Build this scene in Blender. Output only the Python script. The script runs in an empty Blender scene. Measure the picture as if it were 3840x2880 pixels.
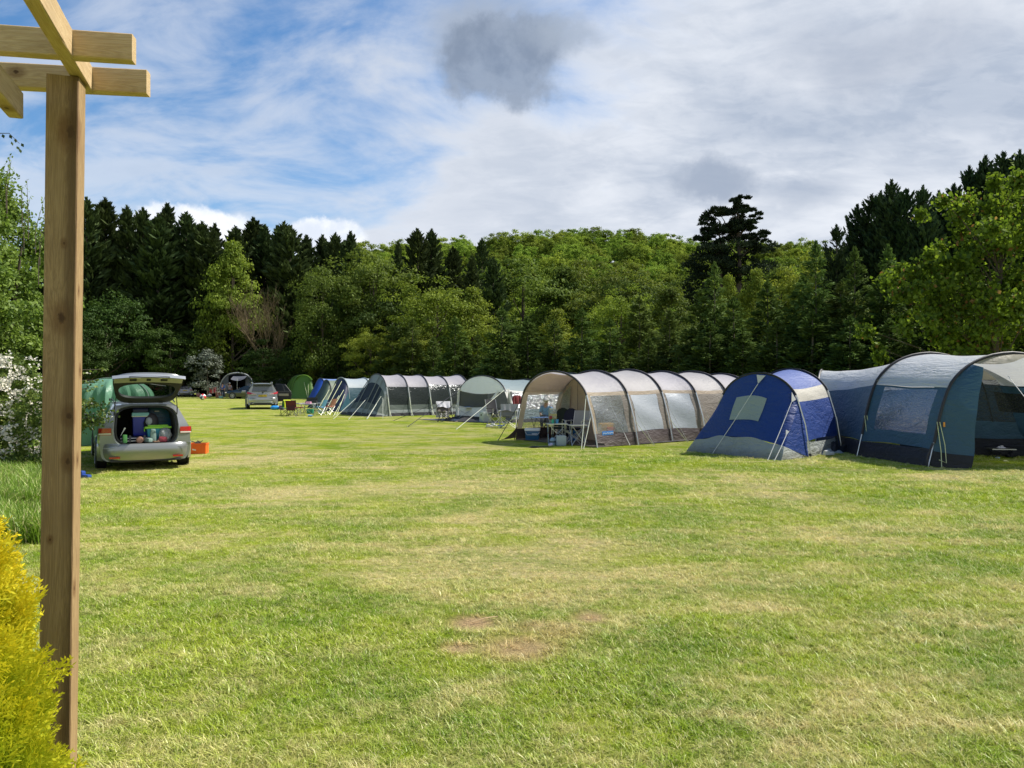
import bpy, bmesh, math, random
import numpy as np
from mathutils import Vector, Matrix, Quaternion
sc = bpy.context.scene
COL = sc.collection
R = math.radians
F, HY, CH = 2885.0, 1440.0, 1.62      # focal length and horizon of the photograph in its pixels, eye height in metres

# ------------------------------------------------------------------ camera
cam = bpy.data.cameras.new('camera'); co = bpy.data.objects.new('camera', cam); COL.objects.link(co)
cam.lens = F / 3840 * 36; cam.sensor_width = 36; cam.clip_start = 0.05; cam.clip_end = 9000
co.location = (0, 0, CH); co.rotation_euler = (R(90), 0, 0)
sc.camera = co
# ------------------------------------------------------------------ light
SUN_EL, SUN_AZ = 50.0, 70.0            # azimuth measured from +Y (ahead) towards +X (right)
sd = Vector((math.sin(R(SUN_AZ)) * math.cos(R(SUN_EL)), math.cos(R(SUN_AZ)) * math.cos(R(SUN_EL)), math.sin(R(SUN_EL))))
sl = bpy.data.lights.new('sun', 'SUN'); so = bpy.data.objects.new('sun', sl); COL.objects.link(so)
sl.energy = 5.0; sl.angle = R(0.6); sl.color = (1.0, 0.945, 0.85)
so.rotation_euler = sd.to_track_quat('Z', 'Y').to_euler()
sc.view_settings.view_transform = 'Standard'; sc.view_settings.look = 'None'
sc.view_settings.gamma = 1; sc.view_settings.exposure = 0.58; sc.view_settings.use_curve_mapping = False
sc.cycles.transparent_max_bounces = 24; sc.cycles.max_bounces = 8

world = bpy.data.worlds.new('World'); sc.world = world; world.use_nodes = True

class NT:
    """small helper for writing node trees"""
    def __init__(s, tree): s.t = tree; s.n = tree.nodes; s.l = tree.links
    def new(s, typ, inputs=None, **props):
        n = s.n.new(typ)
        for k, v in props.items(): setattr(n, k, v)
        if inputs:
            for k, v in inputs.items(): s.put(n, k, v)
        return n
    def put(s, n, k, v):
        sock = n.inputs[k]
        if isinstance(v, bpy.types.NodeSocket): s.l.new(v, sock)
        elif isinstance(v, bpy.types.Node): s.l.new(v.outputs[0], sock)
        else: sock.default_value = v
    def math(s, op, a, b=0.0, c=0.0, clamp=False):
        n = s.new('ShaderNodeMath', {0: a, 1: b, 2: c}, operation=op); n.use_clamp = clamp
        return n.outputs[0]
    def vmath(s, op, a, b=None, sc=None):
        n = s.new('ShaderNodeVectorMath', {0: a}, operation=op)
        if b is not None: s.put(n, 1, b)
        if sc is not None: s.put(n, 'Scale', sc)
        return n
    def mix(s, f, a, b):
        n = s.new('ShaderNodeMix', data_type='RGBA')
        s.put(n, 0, f); s.put(n, 6, a); s.put(n, 7, b)
        return n.outputs[2]
    def noise(s, vec, scale, detail=4, rough=0.55, dist=0.0):
        n = s.new('ShaderNodeTexNoise', {'Scale': scale, 'Detail': detail, 'Roughness': rough, 'Distortion': dist})
        if vec is not None: s.put(n, 'Vector', vec)
        return n
    def step(s, v, a, b, lo=0.0, hi=1.0):
        n = s.new('ShaderNodeMapRange', {0: v, 1: a, 2: b, 3: lo, 4: hi}); n.interpolation_type = 'SMOOTHSTEP'
        return n.outputs[0]
def c4(c): return (c[0], c[1], c[2], 1.0)

def build_world():
    w = NT(world.node_tree); w.n.clear()
    out = w.new('ShaderNodeOutputWorld'); bg = w.new('ShaderNodeBackground'); bg.inputs['Strength'].default_value = 0.092
    sky = w.new('ShaderNodeTexSky'); sky.sky_type = 'NISHITA'; sky.sun_disc = False
    sky.sun_elevation = R(SUN_EL); sky.sun_rotation = R(SUN_AZ); sky.air_density = 1.0; sky.dust_density = 0.3; sky.ozone_density = 2.2
    tc = w.new('ShaderNodeTexCoord')
    d = w.vmath('NORMALIZE', tc.outputs['Generated']).outputs[0]
    xyz = w.new('ShaderNodeSeparateXYZ', {0: d})
    x, y, z = xyz.outputs
    za = w.math('ADD', w.math('MAXIMUM', z, 0.0), 0.28)
    cp = w.new('ShaderNodeCombineXYZ', {0: w.math('DIVIDE', x, za), 1: w.math('DIVIDE', y, za), 2: 0.0})
    # a sheet of high cloud, seen in perspective
    mp = w.new('ShaderNodeMapping', {0: cp.outputs[0]}); mp.inputs['Rotation'].default_value = (0, 0, R(18)); mp.inputs['Scale'].default_value = (0.8, 1.2, 1)
    mp.inputs['Location'].default_value = (3.1, 0.7, 0)
    n1 = w.noise(mp.outputs[0], 1.5, 10, 0.56, 0.8).outputs[0]
    n2 = w.noise(mp.outputs[0], 4.0, 12, 0.58, 0.45).outputs[0]
    n3 = w.noise(mp.outputs[0], 11.0, 10, 0.60, 0.5).outputs[0]
    side = w.math('ADD', x, w.math('MULTIPLY', w.math('SUBTRACT', 0.33, z), 0.95))   # clearer sky lies to the left and overhead
    m = w.math('ADD', w.math('MULTIPLY', n1, 0.75), w.math('MULTIPLY', n2, 0.45))
    m = w.math('ADD', m, w.math('MULTIPLY', side, 0.58))
    sheet = w.step(m, 0.37, 0.66)
    wisp = w.math('MULTIPLY', w.step(w.math('ADD', n2, w.math('MULTIPLY', w.math('SUBTRACT', 0.30, z), 0.5)), 0.34, 0.66), 0.66)
    sheet = w.math('MAXIMUM', sheet, wisp)
    grey = w.step(w.math('ADD', w.math('MULTIPLY', n1, 0.45), w.math('MULTIPLY', n2, 0.38)), 0.32, 0.52)
    grey = w.math('ADD', w.math('MULTIPLY', grey, 0.8), w.math('MULTIPLY', w.step(n3, 0.42, 0.62), 0.2))
    grey = w.math('MULTIPLY', grey, w.step(x, -0.28, 0.38, 0.35, 1.0))
    ccol = w.mix(grey, (6.0, 6.3, 6.85, 1), (3.2, 3.75, 4.7, 1))
    skyc = w.new('ShaderNodeHueSaturation', {'Saturation': 1.24, 'Value': 1.12, 'Color': sky.outputs[0]}).outputs[0]
    col = w.mix(sheet, skyc, ccol)
    # clouds that stand alone: direction, size, colour
    warp = w.vmath('SUBTRACT', w.noise(d, 7.0, 7, 0.62, 0.0).outputs[1], (0.5, 0.5, 0.5)).outputs[0]
    warp2 = w.vmath('SUBTRACT', w.noise(d, 26.0, 6, 0.6, 0.0).outputs[1], (0.5, 0.5, 0.5)).outputs[0]
    shade = w.step(w.noise(d, 20.0, 6, 0.6, 0.2).outputs[0], 0.36, 0.62)
    def blob(col, px, py, rx, rz, c, soft=(0.55, 1.1), amp=0.10, ctr=None, puff=0.0, c2=None):
        v = Vector(((px - 1920) / F, 1, (HY - py) / F)).normalized()
        off = w.vmath('SUBTRACT', w.vmath('ADD', d, w.vmath('ADD', w.vmath('SCALE', warp, sc=amp).outputs[0], w.vmath('SCALE', warp2, sc=puff).outputs[0]).outputs[0]).outputs[0], tuple(v)).outputs[0]
        off = w.vmath('MULTIPLY', off, (1 / rx, 1 / rx, 1 / rz)).outputs[0]
        r = w.vmath('LENGTH', off).outputs['Value']
        f = w.step(r, soft[0], soft[1], 1.0, 0.0)
        if ctr: f = w.math('MULTIPLY', f, ctr)
        if c2: c = w.mix(shade, c, c2)
        return w.mix(f, col, c)
    col = blob(col, 1800, 110, 0.10, 0.05, (3.0, 3.5, 4.35, 1), (0.2, 1.15), 0.13, 0.9)
    col = blob(col, 1880, 240, 0.092, 0.055, (1.75, 2.2, 3.0, 1), (0.68, 1.02), 0.095, 0.93, 0.04, (2.4, 2.9, 3.75, 1))
    col = blob(col, 2100, 165, 0.05, 0.022, (2.9, 3.4, 4.2, 1), (0.1, 1.2), 0.10, 0.8)
    col = blob(col, 2690, 680, 0.062, 0.036, (2.7, 3.2, 4.1, 1), (0.45, 1.08), 0.07, 0.88, 0.035)
    col = blob(col, 3000, 720, 0.06, 0.03, (3.1, 3.6, 4.5, 1), (0.1, 1.2), 0.08, 0.6)
    col = blob(col, 3300, 200, 0.16, 0.05, (3.3, 3.7, 4.5, 1), (0.1, 1.2), 0.12, 0.6)
    for px, py, rx in ((640, 830, .045), (720, 860, .05), (800, 880, .04), (880, 900, .05), (1170, 880, .04), (1280, 880, .035), (1230, 910, .05), (560, 880, .05)):
        col = blob(col, px, py, rx, rx * 0.62, (7.6, 7.8, 8.1, 1), (0.72, 1.0), 0.035, 0.92, 0.03, (5.8, 6.3, 7.2, 1))
    w.l.new(col, bg.inputs['Color']); w.l.new(bg.outputs[0], out.inputs[0])
build_world()

# ------------------------------------------------------------------ terrain
def gz(x, y):
    """height of the field"""
    return (-0.13 * math.exp(-(((x + 7.2) / 4.5) ** 2 + ((y - 16.2) / 4.0) ** 2)) + 0.02 * math.sin(x * 0.35 + 1) * math.sin(y * 0.21))
def P(px, py, D): return Vector(((px - 1920) / F * D, D, CH - (py - HY) / F * D))
def G(px, py):
    D = CH * F / (py - HY); p = P(px, py, D)
    return Vector((p.x, p.y, gz(p.x, p.y)))
def XD(px, D): return ((px - 1920) / F * D, D)
def Zof(py, D): return CH - (py - HY) / F * D

# ------------------------------------------------------------------ mesh helper
class MB:
    def __init__(s): s.v = []; s.f = []
    def add(s, vs, fs):
        b = len(s.v); s.v.extend([tuple(p) for p in vs]); s.f.extend([tuple(b + i for i in f) for f in fs]); return s
    def box(s, c, d, rot=None):
        x, y, z = d[0] / 2, d[1] / 2, d[2] / 2
        vs = [Vector(p) for p in ((-x, -y, -z), (x, -y, -z), (x, y, -z), (-x, y, -z), (-x, -y, z), (x, -y, z), (x, y, z), (-x, y, z))]
        if rot is not None: vs = [rot @ p for p in vs]
        c = Vector(c)
        return s.add([p + c for p in vs], [(0, 3, 2, 1), (4, 5, 6, 7), (0, 1, 5, 4), (1, 2, 6, 5), (2, 3, 7, 6), (3, 0, 4, 7)])
    def rbox(s, c, d, b=0.02, rot=None, taper=1.0, seg=2):
        """box with rounded edges; taper narrows the bottom"""
        bm = bmesh.new(); bmesh.ops.create_cube(bm, size=1)
        for v in bm.verts:
            k = taper if v.co.z < 0 else 1
            v.co = Vector((v.co.x * d[0] * k, v.co.y * d[1] * k, v.co.z * d[2]))
        bmesh.ops.bevel(bm, geom=bm.edges[:], offset=b, segments=seg, profile=0.6, affect='EDGES')
        bm.verts.index_update()
        vs = [v.co.copy() for v in bm.verts]
        if rot is not None: vs = [rot @ p for p in vs]
        fs = [[v.index for v in f.verts] for f in bm.faces]; bm.free()
        c = Vector(c); return s.add([p + c for p in vs], fs)
    def bar(s, a, b, w, h=None, up=(0, 0, 1)):
        a, b = Vector(a), Vector(b); h = h or w; ax = (b - a); L = ax.length; ax.normalize()
        u = Vector(up)
        if abs(u.dot(ax)) > 0.98: u = Vector((1, 0, 0))
        sx = ax.cross(u).normalized(); sz = sx.cross(ax)
        M = Matrix((sx, ax, sz)).transposed()
        return s.box((a + b) / 2, (w, L, h), M)
    def tube(s, pts, r, n=6, cap=True):
        pts = [Vector(p) for p in pts]; rs = r if isinstance(r, (list, tuple)) else [r] * len(pts)
        rings = []; prev = None
        for i, p in enumerate(pts):
            t = (pts[min(i + 1, len(pts) - 1)] - pts[max(i - 1, 0)])
            if t.length < 1e-9: t = Vector((0, 0, 1))
            t.normalize()
            if prev is None:
                u = Vector((0, 0, 1)) if abs(t.z) < 0.9 else Vector((1, 0, 0))
                prev = t.cross(u).normalized()
            a = (prev - t * prev.dot(t)).normalized(); b = t.cross(a); prev = a
            rings.append([p + (a * math.cos(k * 2 * math.pi / n) + b * math.sin(k * 2 * math.pi / n)) * rs[i] for k in range(n)])
        vs = [q for rg in rings for q in rg]; fs = []
        for i in range(len(pts) - 1):
            for k in range(n):
                fs.append((i * n + k, i * n + (k + 1) % n, (i + 1) * n + (k + 1) % n, (i + 1) * n + k))
        if cap: fs.append(tuple(range(n - 1, -1, -1))); fs.append(tuple((len(pts) - 1) * n + k for k in range(n)))
        return s.add(vs, fs)
    def lathe(s, prof, c=(0, 0, 0), n=16, M=None):
        vs = []
        for r, z in prof:
            for k in range(n):
                a = 2 * math.pi * k / n; vs.append(Vector((r * math.cos(a), r * math.sin(a), z)))
        if M is not None: vs = [M @ v for v in vs]
        c = Vector(c); vs = [v + c for v in vs]; fs = []
        for i in range(len(prof) - 1):
            for k in range(n): fs.append((i * n + k, i * n + (k + 1) % n, (i + 1) * n + (k + 1) % n, (i + 1) * n + k))
        fs.append(tuple(range(n - 1, -1, -1))); fs.append(tuple((len(prof) - 1) * n + k for k in range(n)))
        return s.add(vs, fs)
    def grid(s, fn, nu, nv):
        vs = [fn(i / nu, j / nv) for i in range(nu + 1) for j in range(nv + 1)]
        fs = [(i * (nv + 1) + j, (i + 1) * (nv + 1) + j, (i + 1) * (nv + 1) + j + 1, i * (nv + 1) + j + 1) for i in range(nu) for j in range(nv)]
        return s.add(vs, fs)
    def poly(s, pts, ext):
        """polygon given as 3D points, thickened by the vector ext"""
        n = len(pts); e = Vector(ext); a = [Vector(p) for p in pts]; b = [p + e for p in a]
        fs = [tuple(range(n - 1, -1, -1)), tuple(range(n, 2 * n))] + [(i, (i + 1) % n, n + (i + 1) % n, n + i) for i in range(n)]
        return s.add(a + b, fs)
    def ball(s, c, r, n=10, m=6, noise=0.0, rnd=None):
        r3 = Vector(r) if hasattr(r, '__len__') else Vector((r, r, r)); c = Vector(c); vs = []
        for i in range(1, m):
            for k in range(n):
                a, b = 2 * math.pi * k / n, math.pi * i / m
                q = 1 + (rnd.uniform(-noise, noise) if rnd else 0)
                vs.append(c + Vector((r3.x * math.cos(a) * math.sin(b), r3.y * math.sin(a) * math.sin(b), r3.z * math.cos(b))) * q if not noise else
                          c + Vector((r3.x * math.cos(a) * math.sin(b) * q, r3.y * math.sin(a) * math.sin(b) * q, r3.z * math.cos(b) * q)))
        top, bot = len(vs), len(vs) + 1; vs += [c + Vector((0, 0, r3.z)), c - Vector((0, 0, r3.z))]; fs = []
        for i in range(m - 2):
            for k in range(n): fs.append((i * n + k, (i + 1) * n + k, (i + 1) * n + (k + 1) % n, i * n + (k + 1) % n))
        for k in range(n): fs.append((top, k, (k + 1) % n)); fs.append((bot, (m - 2) * n + (k + 1) % n, (m - 2) * n + k))
        return s.add(vs, fs)
    def mesh(s, name, mat, smooth=False, org=(0, 0, 0)):
        me = bpy.data.meshes.new(name); o = Vector(org)
        me.from_pydata([Vector(p) - o for p in s.v], [], s.f); me.update()
        if mat is not None: me.materials.append(mat)
        if smooth:
            me.polygons.foreach_set('use_smooth', [True] * len(me.polygons))
            try: me.set_sharp_from_angle(angle=R(38))
            except Exception: pass
        return me

def link(name, data, parent=None):
    o = bpy.data.objects.new(name, data); COL.objects.link(o)
    if parent is not None: o.parent = parent
    return o
def tag(o, label=None, cat=None, group=None, kind=None):
    if label: o['label'] = label
    if cat: o['category'] = cat
    if group: o['group'] = group
    if kind: o['kind'] = kind
    return o
def thing(name, label, cat, loc=(0, 0, 0), rz=0.0, group=None):
    o = link(name, None); o.location = loc; o.rotation_euler = (0, 0, rz); o.empty_display_size = 0.1
    return tag(o, label, cat, group)
def part(name, mb, mat, parent, smooth=False, world=False, label=None):
    """one mesh object under its thing; world=True: the mesh was written in world coordinates"""
    root = parent; org = (0, 0, 0)
    if world:
        while root.parent is not None: root = root.parent
        org = root.location
    o = link(name, mb.mesh(name, mat, smooth, org), parent)
    if label: o['label'] = label
    return o
def solo(name, mb, mat, label, cat, loc=(0, 0, 0), rz=0.0, smooth=False, group=None):
    o = link(name, mb.mesh(name, mat, smooth)); o.location = loc; o.rotation_euler = (0, 0, rz)
    return tag(o, label, cat, group)
def copy_tree(o, parent=None):
    c = o.copy(); COL.objects.link(c); c.parent = parent
    for ch in list(o.children): copy_tree(ch, c)
    return c

# ------------------------------------------------------------------ materials
MATS = {}
def newmat(name):
    m = bpy.data.materials.new(name); m.use_nodes = True; t = NT(m.node_tree); t.n.clear()
    out = t.new('ShaderNodeOutputMaterial'); return m, t, out
def plain(name, col, rough=0.5, metal=0.0, var=0.12, vscale=6.0, bump=0.0, bscale=40.0, coat=0.0, spec=0.5, emis=None):
    if name in MATS: return MATS[name]
    m, t, out = newmat(name)
    tc = t.new('ShaderNodeTexCoord'); nz = t.noise(tc.outputs['Object'], vscale, 6, 0.6).outputs[0]
    k = t.math('MULTIPLY_ADD', nz, 2 * var, 1 - var)
    colr = t.vmath('SCALE', c4(col)[:3], sc=k).outputs[0]
    b = t.new('ShaderNodeBsdfPrincipled', {'Base Color': colr, 'Roughness': rough, 'Metallic': metal, 'Coat Weight': coat, 'Specular IOR Level': spec})
    if emis: t.put(b, 'Emission Color', c4(emis)); t.put(b, 'Emission Strength', 1.0)
    if bump:
        bp = t.new('ShaderNodeBump', {'Strength': bump, 'Distance': 0.01, 'Height': t.noise(tc.outputs['Object'], bscale, 5, 0.6).outputs[0]})
        t.l.new(bp.outputs[0], b.inputs['Normal'])
    t.l.new(b.outputs[0], out.inputs[0]); MATS[name] = m; return m
def fabric(name, col, transl=0.3, rough=0.55, crease=0.5, cscale=(1.2, 1.2, 3.0), spec=0.35, var=0.10, dirt=0.0):
    """tent cloth: lets some light through, creased in long soft folds"""
    if name in MATS: return MATS[name]
    m, t, out = newmat(name)
    tc = t.new('ShaderNodeTexCoord'); mp = t.new('ShaderNodeMapping', {0: tc.outputs['Object']}); mp.inputs['Scale'].default_value = cscale
    mp.inputs['Rotation'].default_value = (0.3, 0.5, 0.6)
    w1 = t.noise(mp.outputs[0], 1.6, 3, 0.5, 1.2).outputs[0]; w2 = t.noise(tc.outputs['Object'], 7.0, 5, 0.6, 0.8).outputs[0]
    ridged = t.math('ABSOLUTE', t.math('SUBTRACT', t.noise(mp.outputs[0], 4.0, 3, 0.55, 0.9).outputs[0], 0.5))
    h = t.math('ADD', t.math('MULTIPLY', w1, 1.2), t.math('MULTIPLY', w2, 0.25)); h = t.math('SUBTRACT', h, t.math('MULTIPLY', ridged, 1.1))
    bp = t.new('ShaderNodeBump', {'Strength': crease * .6, 'Distance': 0.06, 'Height': h})
    k = t.math('MULTIPLY_ADD', t.noise(tc.outputs['Object'], 1.7, 5, 0.6).outputs[0], 2 * var, 1 - var)
    cc = t.vmath('SCALE', c4(col)[:3], sc=k).outputs[0]
    if dirt:
        sp = t.new('ShaderNodeSeparateXYZ', {0: tc.outputs['Object']})
        dz = t.math('ADD', sp.outputs[2], t.math('MULTIPLY', t.noise(tc.outputs['Object'], 5.0, 5, 0.7).outputs[0], -0.25))
        cc = t.mix(t.step(dz, -0.12, 0.12, dirt, 0.0), cc, (0.10, 0.085, 0.05, 1))
    b = t.new('ShaderNodeBsdfPrincipled', {'Base Color': cc, 'Roughness': rough, 'Specular IOR Level': spec, 'Normal': bp.outputs[0]})
    tr = t.new('ShaderNodeBsdfTranslucent', {'Color': cc, 'Normal': bp.outputs[0]})
    mx = t.new('ShaderNodeMixShader', {0: transl, 1: b.outputs[0], 2: tr.outputs[0]})
    t.l.new(mx.outputs[0], out.inputs[0]); MATS[name] = m; return m
def pvc(name, col, clear=0.55, crease=0.8, cscale=(2.0, 2.0, 6.0), rough=0.12, milky=0.35):
    """creased clear plastic window"""
    if name in MATS: return MATS[name]
    m, t, out = newmat(name)
    tc = t.new('ShaderNodeTexCoord'); mp = t.new('ShaderNodeMapping', {0: tc.outputs['Object']}); mp.inputs['Scale'].default_value = cscale
    mp.inputs['Rotation'].default_value = (0.6, 0.4, 0.3)
    r1 = t.math('ABSOLUTE', t.math('SUBTRACT', t.noise(mp.outputs[0], 1.8, 4, 0.55, 1.3).outputs[0], 0.5))
    r2 = t.noise(mp.outputs[0], 5.0, 4, 0.6, 1.0).outputs[0]
    bp = t.new('ShaderNodeBump', {'Strength': crease, 'Distance': 0.03, 'Height': t.math('ADD', t.math('MULTIPLY', r1, 2.0), t.math('MULTIPLY', r2, 0.5))})
    gl = t.new('ShaderNodeBsdfGlossy', {'Color': (0.6, 0.62, 0.65, 1), 'Roughness': rough, 'Normal': bp.outputs[0]})
    df = t.new('ShaderNodeBsdfDiffuse', {'Color': c4(col), 'Normal': bp.outputs[0]})
    tp = t.new('ShaderNodeBsdfTransparent', {'Color': (0.82, 0.84, 0.85, 1)})
    body = t.new('ShaderNodeMixShader', {0: t.math('MULTIPLY_ADD', t.step(r1, 0.0, 0.07, 1.0, 0.0), 0.25, 1 - clear), 1: tp.outputs[0], 2: df.outputs[0]})
    fr = t.new('ShaderNodeFresnel', {'IOR': 1.3, 'Normal': bp.outputs[0]})
    mx = t.new('ShaderNodeMixShader', {0: t.math('MULTIPLY', fr.outputs[0], 0.30, clamp=True), 1: body.outputs[0], 2: gl.outputs[0]})
    t.l.new(mx.outputs[0], out.inputs[0]); MATS[name] = m; return m
def leafmat(name, c1, c2, transl=0.35, objvar=0.25, gloss=0.06):
    if name in MATS: return MATS[name]
    m, t, out = newmat(name)
    at = t.new('ShaderNodeAttribute', attribute_name='tint'); oi = t.new('ShaderNodeObjectInfo')
    c = t.mix(at.outputs['Fac'], c4(c1), c4(c2))
    k = t.math('MULTIPLY_ADD', oi.outputs['Random'], 2 * objvar, 1 - objvar)
    hs = t.new('ShaderNodeHueSaturation', {'Hue': t.math('MULTIPLY_ADD', t.math('FRACT', t.math('MULTIPLY', oi.outputs['Random'], 7.3)), 0.03, 0.485), 'Value': k, 'Color': c})
    df = t.new('ShaderNodeBsdfDiffuse', {'Color': hs.outputs[0]}); tr = t.new('ShaderNodeBsdfTranslucent', {'Color': hs.outputs[0]})
    mx = t.new('ShaderNodeMixShader', {0: transl, 1: df.outputs[0], 2: tr.outputs[0]})
    gl = t.new('ShaderNodeBsdfGlossy', {'Color': (0.8, 0.85, 0.8, 1), 'Roughness': 0.6})
    m2 = t.new('ShaderNodeMixShader', {0: gloss * 0.35, 1: mx.outputs[0], 2: gl.outputs[0]})
    t.l.new(m2.outputs[0], out.inputs[0]); MATS[name] = m; return m
def glassmat(name, col=(0.02, 0.025, 0.03), clear=0.0):
    if name in MATS: return MATS[name]
    m, t, out = newmat(name)
    b = t.new('ShaderNodeBsdfPrincipled', {'Base Color': c4(col), 'Roughness': 0.03, 'Specular IOR Level': 0.8})
    if clear:
        tp = t.new('ShaderNodeBsdfTransparent', {'Color': (0.55, 0.62, 0.58, 1)})
        mx = t.new('ShaderNodeMixShader', {0: clear, 1: b.outputs[0], 2: tp.outputs[0]}); t.l.new(mx.outputs[0], out.inputs[0])
    else: t.l.new(b.outputs[0], out.inputs[0])
    MATS[name] = m; return m

# colour of the turf, shared by the soil under it and by the blades: depends on place only
BARE = [(G(1775, 2345), 0.27, 1.0), (G(1950, 2440), 0.40, 0.85), (G(2090, 2380), 0.34, 0.6), (G(2215, 2325), 0.20, 0.9), (G(1720, 2440), 0.20, 0.8), (G(2000, 2360), 0.25, 0.55)]
DRY = [(G(1750, 1960), 0.9), (G(2150, 2060), 1.1), (G(1500, 2150), 0.8), (G(2400, 2180), 0.8), (G(1100, 1850), 1.8), (G(1700, 1830), 2.2), (G(1350, 2560), 0.35), (G(2900, 2300), 0.5),
       (G(1950, 2130), 0.9), (G(700, 2030), 1.0), (G(2950, 1860), 1.2), (G(3300, 2050), 0.7), (G(2700, 1780), 2.2), (G(950, 2230), 0.5), (G(130, 1925), 0.35), (G(1000, 1700), 2.5), (G(3500, 1790), 1.0)]
LUSH = [(G(1150, 2350), 1.0), (G(1450, 2500), 0.7), (G(3650, 2100), 1.0), (G(2750, 2420), 0.8), (G(700, 2300), 0.8), (G(500, 2600), 0.6), (G(2300, 2600), 0.7), (G(1850, 2030), 0.7), (G(250, 1900), 1.2), (G(3300, 1850), 2.0), (G(2500, 1750), 3.0)]
def turf_group():
    g = bpy.data.node_groups.new('turf colour', 'ShaderNodeTree'); t = NT(g)
    g.interface.new_socket('Color', in_out='OUTPUT', socket_type='NodeSocketColor')
    g.interface.new_socket('Bare', in_out='OUTPUT', socket_type='NodeSocketFloat')
    go = t.new('NodeGroupOutput'); geo = t.new('ShaderNodeNewGeometry')
    p = t.vmath('MULTIPLY', geo.outputs['Position'], (1, 1, 0)).outputs[0]
    mp = t.new('ShaderNodeMapping', {0: p}); mp.inputs['Scale'].default_value = (0.75, 1.15, 1); mp.inputs['Rotation'].default_value = (0, 0, R(25))
    a = t.noise(mp.outputs[0], 0.42, 6, 0.62, 0.5).outputs[0]
    b = t.noise(mp.outputs[0], 2.1, 6, 0.66, 0.4).outputs[0]
    c = t.noise(p, 8.0, 6, 0.7).outputs[0]
    f = t.noise(p, 60.0, 4, 0.6).outputs[0]
    dry = t.math('ADD', t.math('MULTIPLY', a, 0.45), t.math('MULTIPLY', b, 0.60))
    dry = t.math('ADD', dry, t.math('MULTIPLY', c, 0.42)); dry = t.math('SUBTRACT', dry, 0.035)
    wob = t.math('MULTIPLY_ADD', b, 1.5, 0.25)
    def bump_at(q, r):
        dd = t.vmath('DISTANCE', p, (q.x, q.y, 0)).outputs['Value']
        return t.step(t.math('MULTIPLY', dd, wob), r * 0.1, r * 1.0, 1.0, 0.0)
    for q, r in DRY: dry = t.math('ADD', dry, t.math('MULTIPLY', bump_at(q, r), 0.09))
    for q, r in LUSH: dry = t.math('SUBTRACT', dry, t.math('MULTIPLY', bump_at(q, r), 0.10))
    streak = t.new('ShaderNodeMapping', {0: p}); streak.inputs['Rotation'].default_value = (0, 0, R(-32)); streak.inputs['Scale'].default_value = (0.25, 3.2, 1)
    dry = t.math('ADD', dry, t.math('MULTIPLY', t.math('SUBTRACT', t.noise(streak.outputs[0], 1.0, 5, 0.6, 0.3).outputs[0], 0.5), 0.34))
    k = t.math('MULTIPLY', t.step(dry, 0.60, 0.88), t.step(t.noise(p, 24.0, 5, 0.65).outputs[0], 0.30, 0.58, 0.45, 1.0))
    green = t.mix(t.step(t.noise(p, 0.8, 4, 0.6).outputs[0], 0.35, 0.65), (0.170, 0.268, 0.020, 1), (0.310, 0.375, 0.030, 1))
    col = t.mix(k, green, (0.62, 0.515, 0.275, 1))
    col = t.mix(t.math('MULTIPLY', t.step(c, 0.42, 0.62), 0.30), col, (0.30, 0.34, 0.040, 1))
    bare = None
    for q, r, s in BARE:
        v = t.math('MULTIPLY', bump_at(q, r), s); bare = v if bare is None else t.math('MAXIMUM', bare, v)
    col = t.mix(bare, col, (0.50, 0.35, 0.19, 1))
    col = t.mix(t.step(f, 0.3, 0.7, 0.0, 0.25), col, t.vmath('SCALE', col, sc=0.6).outputs[0])
    t.l.new(col, go.inputs[0]); t.l.new(bare, go.inputs[1]); return g
TURF = turf_group()
def turf_ground():
    m, t, out = newmat('mown turf')
    g = t.new('ShaderNodeGroup'); g.node_tree = TURF
    geo = t.new('ShaderNodeNewGeometry')
    h = t.math('ADD', t.noise(geo.outputs['Position'], 28, 6, 0.7).outputs[0], t.math('MULTIPLY', t.noise(geo.outputs['Position'], 5.0, 5, 0.65).outputs[0], 1.2))
    bp = t.new('ShaderNodeBump', {'Strength': 0.9, 'Distance': 0.05, 'Height': h})
    b = t.new('ShaderNodeBsdfDiffuse', {'Color': g.outputs[0], 'Roughness': 0.8, 'Normal': bp.outputs[0]})
    t.l.new(b.outputs[0], out.inputs[0]); return m
def turf_blade(name, tintc=None, lush=0.0):
    m, t, out = newmat(name)
    g = t.new('ShaderNodeGroup'); g.node_tree = TURF
    at = t.new('ShaderNodeAttribute', attribute_name='tint'); oi = t.new('ShaderNodeObjectInfo')
    c = g.outputs[0]
    if tintc: c = t.mix(lush, c, c4(tintc))
    c = t.mix(t.math('MULTIPLY', t.step(at.outputs['Fac'], 0.80, 0.84), 0.75), c, (0.60, 0.53, 0.27, 1))
    c = t.mix(t.math('MULTIPLY', t.step(at.outputs['Fac'], 0.0, 0.3, 1.0, 0.0), 0.5), c, (0.17, 0.26, 0.03, 1))
    k = t.math('MULTIPLY_ADD', oi.outputs['Random'], 0.45, 1.08)
    c = t.vmath('SCALE', c, sc=k).outputs[0]
    df = t.new('ShaderNodeBsdfDiffuse', {'Color': c}); tr = t.new('ShaderNodeBsdfTranslucent', {'Color': c})
    mx = t.new('ShaderNodeMixShader', {0: 0.35, 1: df.outputs[0], 2: tr.outputs[0]})
    gl = t.new('ShaderNodeBsdfGlossy', {'Color': (0.9, 0.95, 0.85, 1), 'Roughness': 0.4})
    m2 = t.new('ShaderNodeMixShader', {0: 0.025, 1: mx.outputs[0], 2: gl.outputs[0]})
    t.l.new(m2.outputs[0], out.inputs[0]); return m
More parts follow.
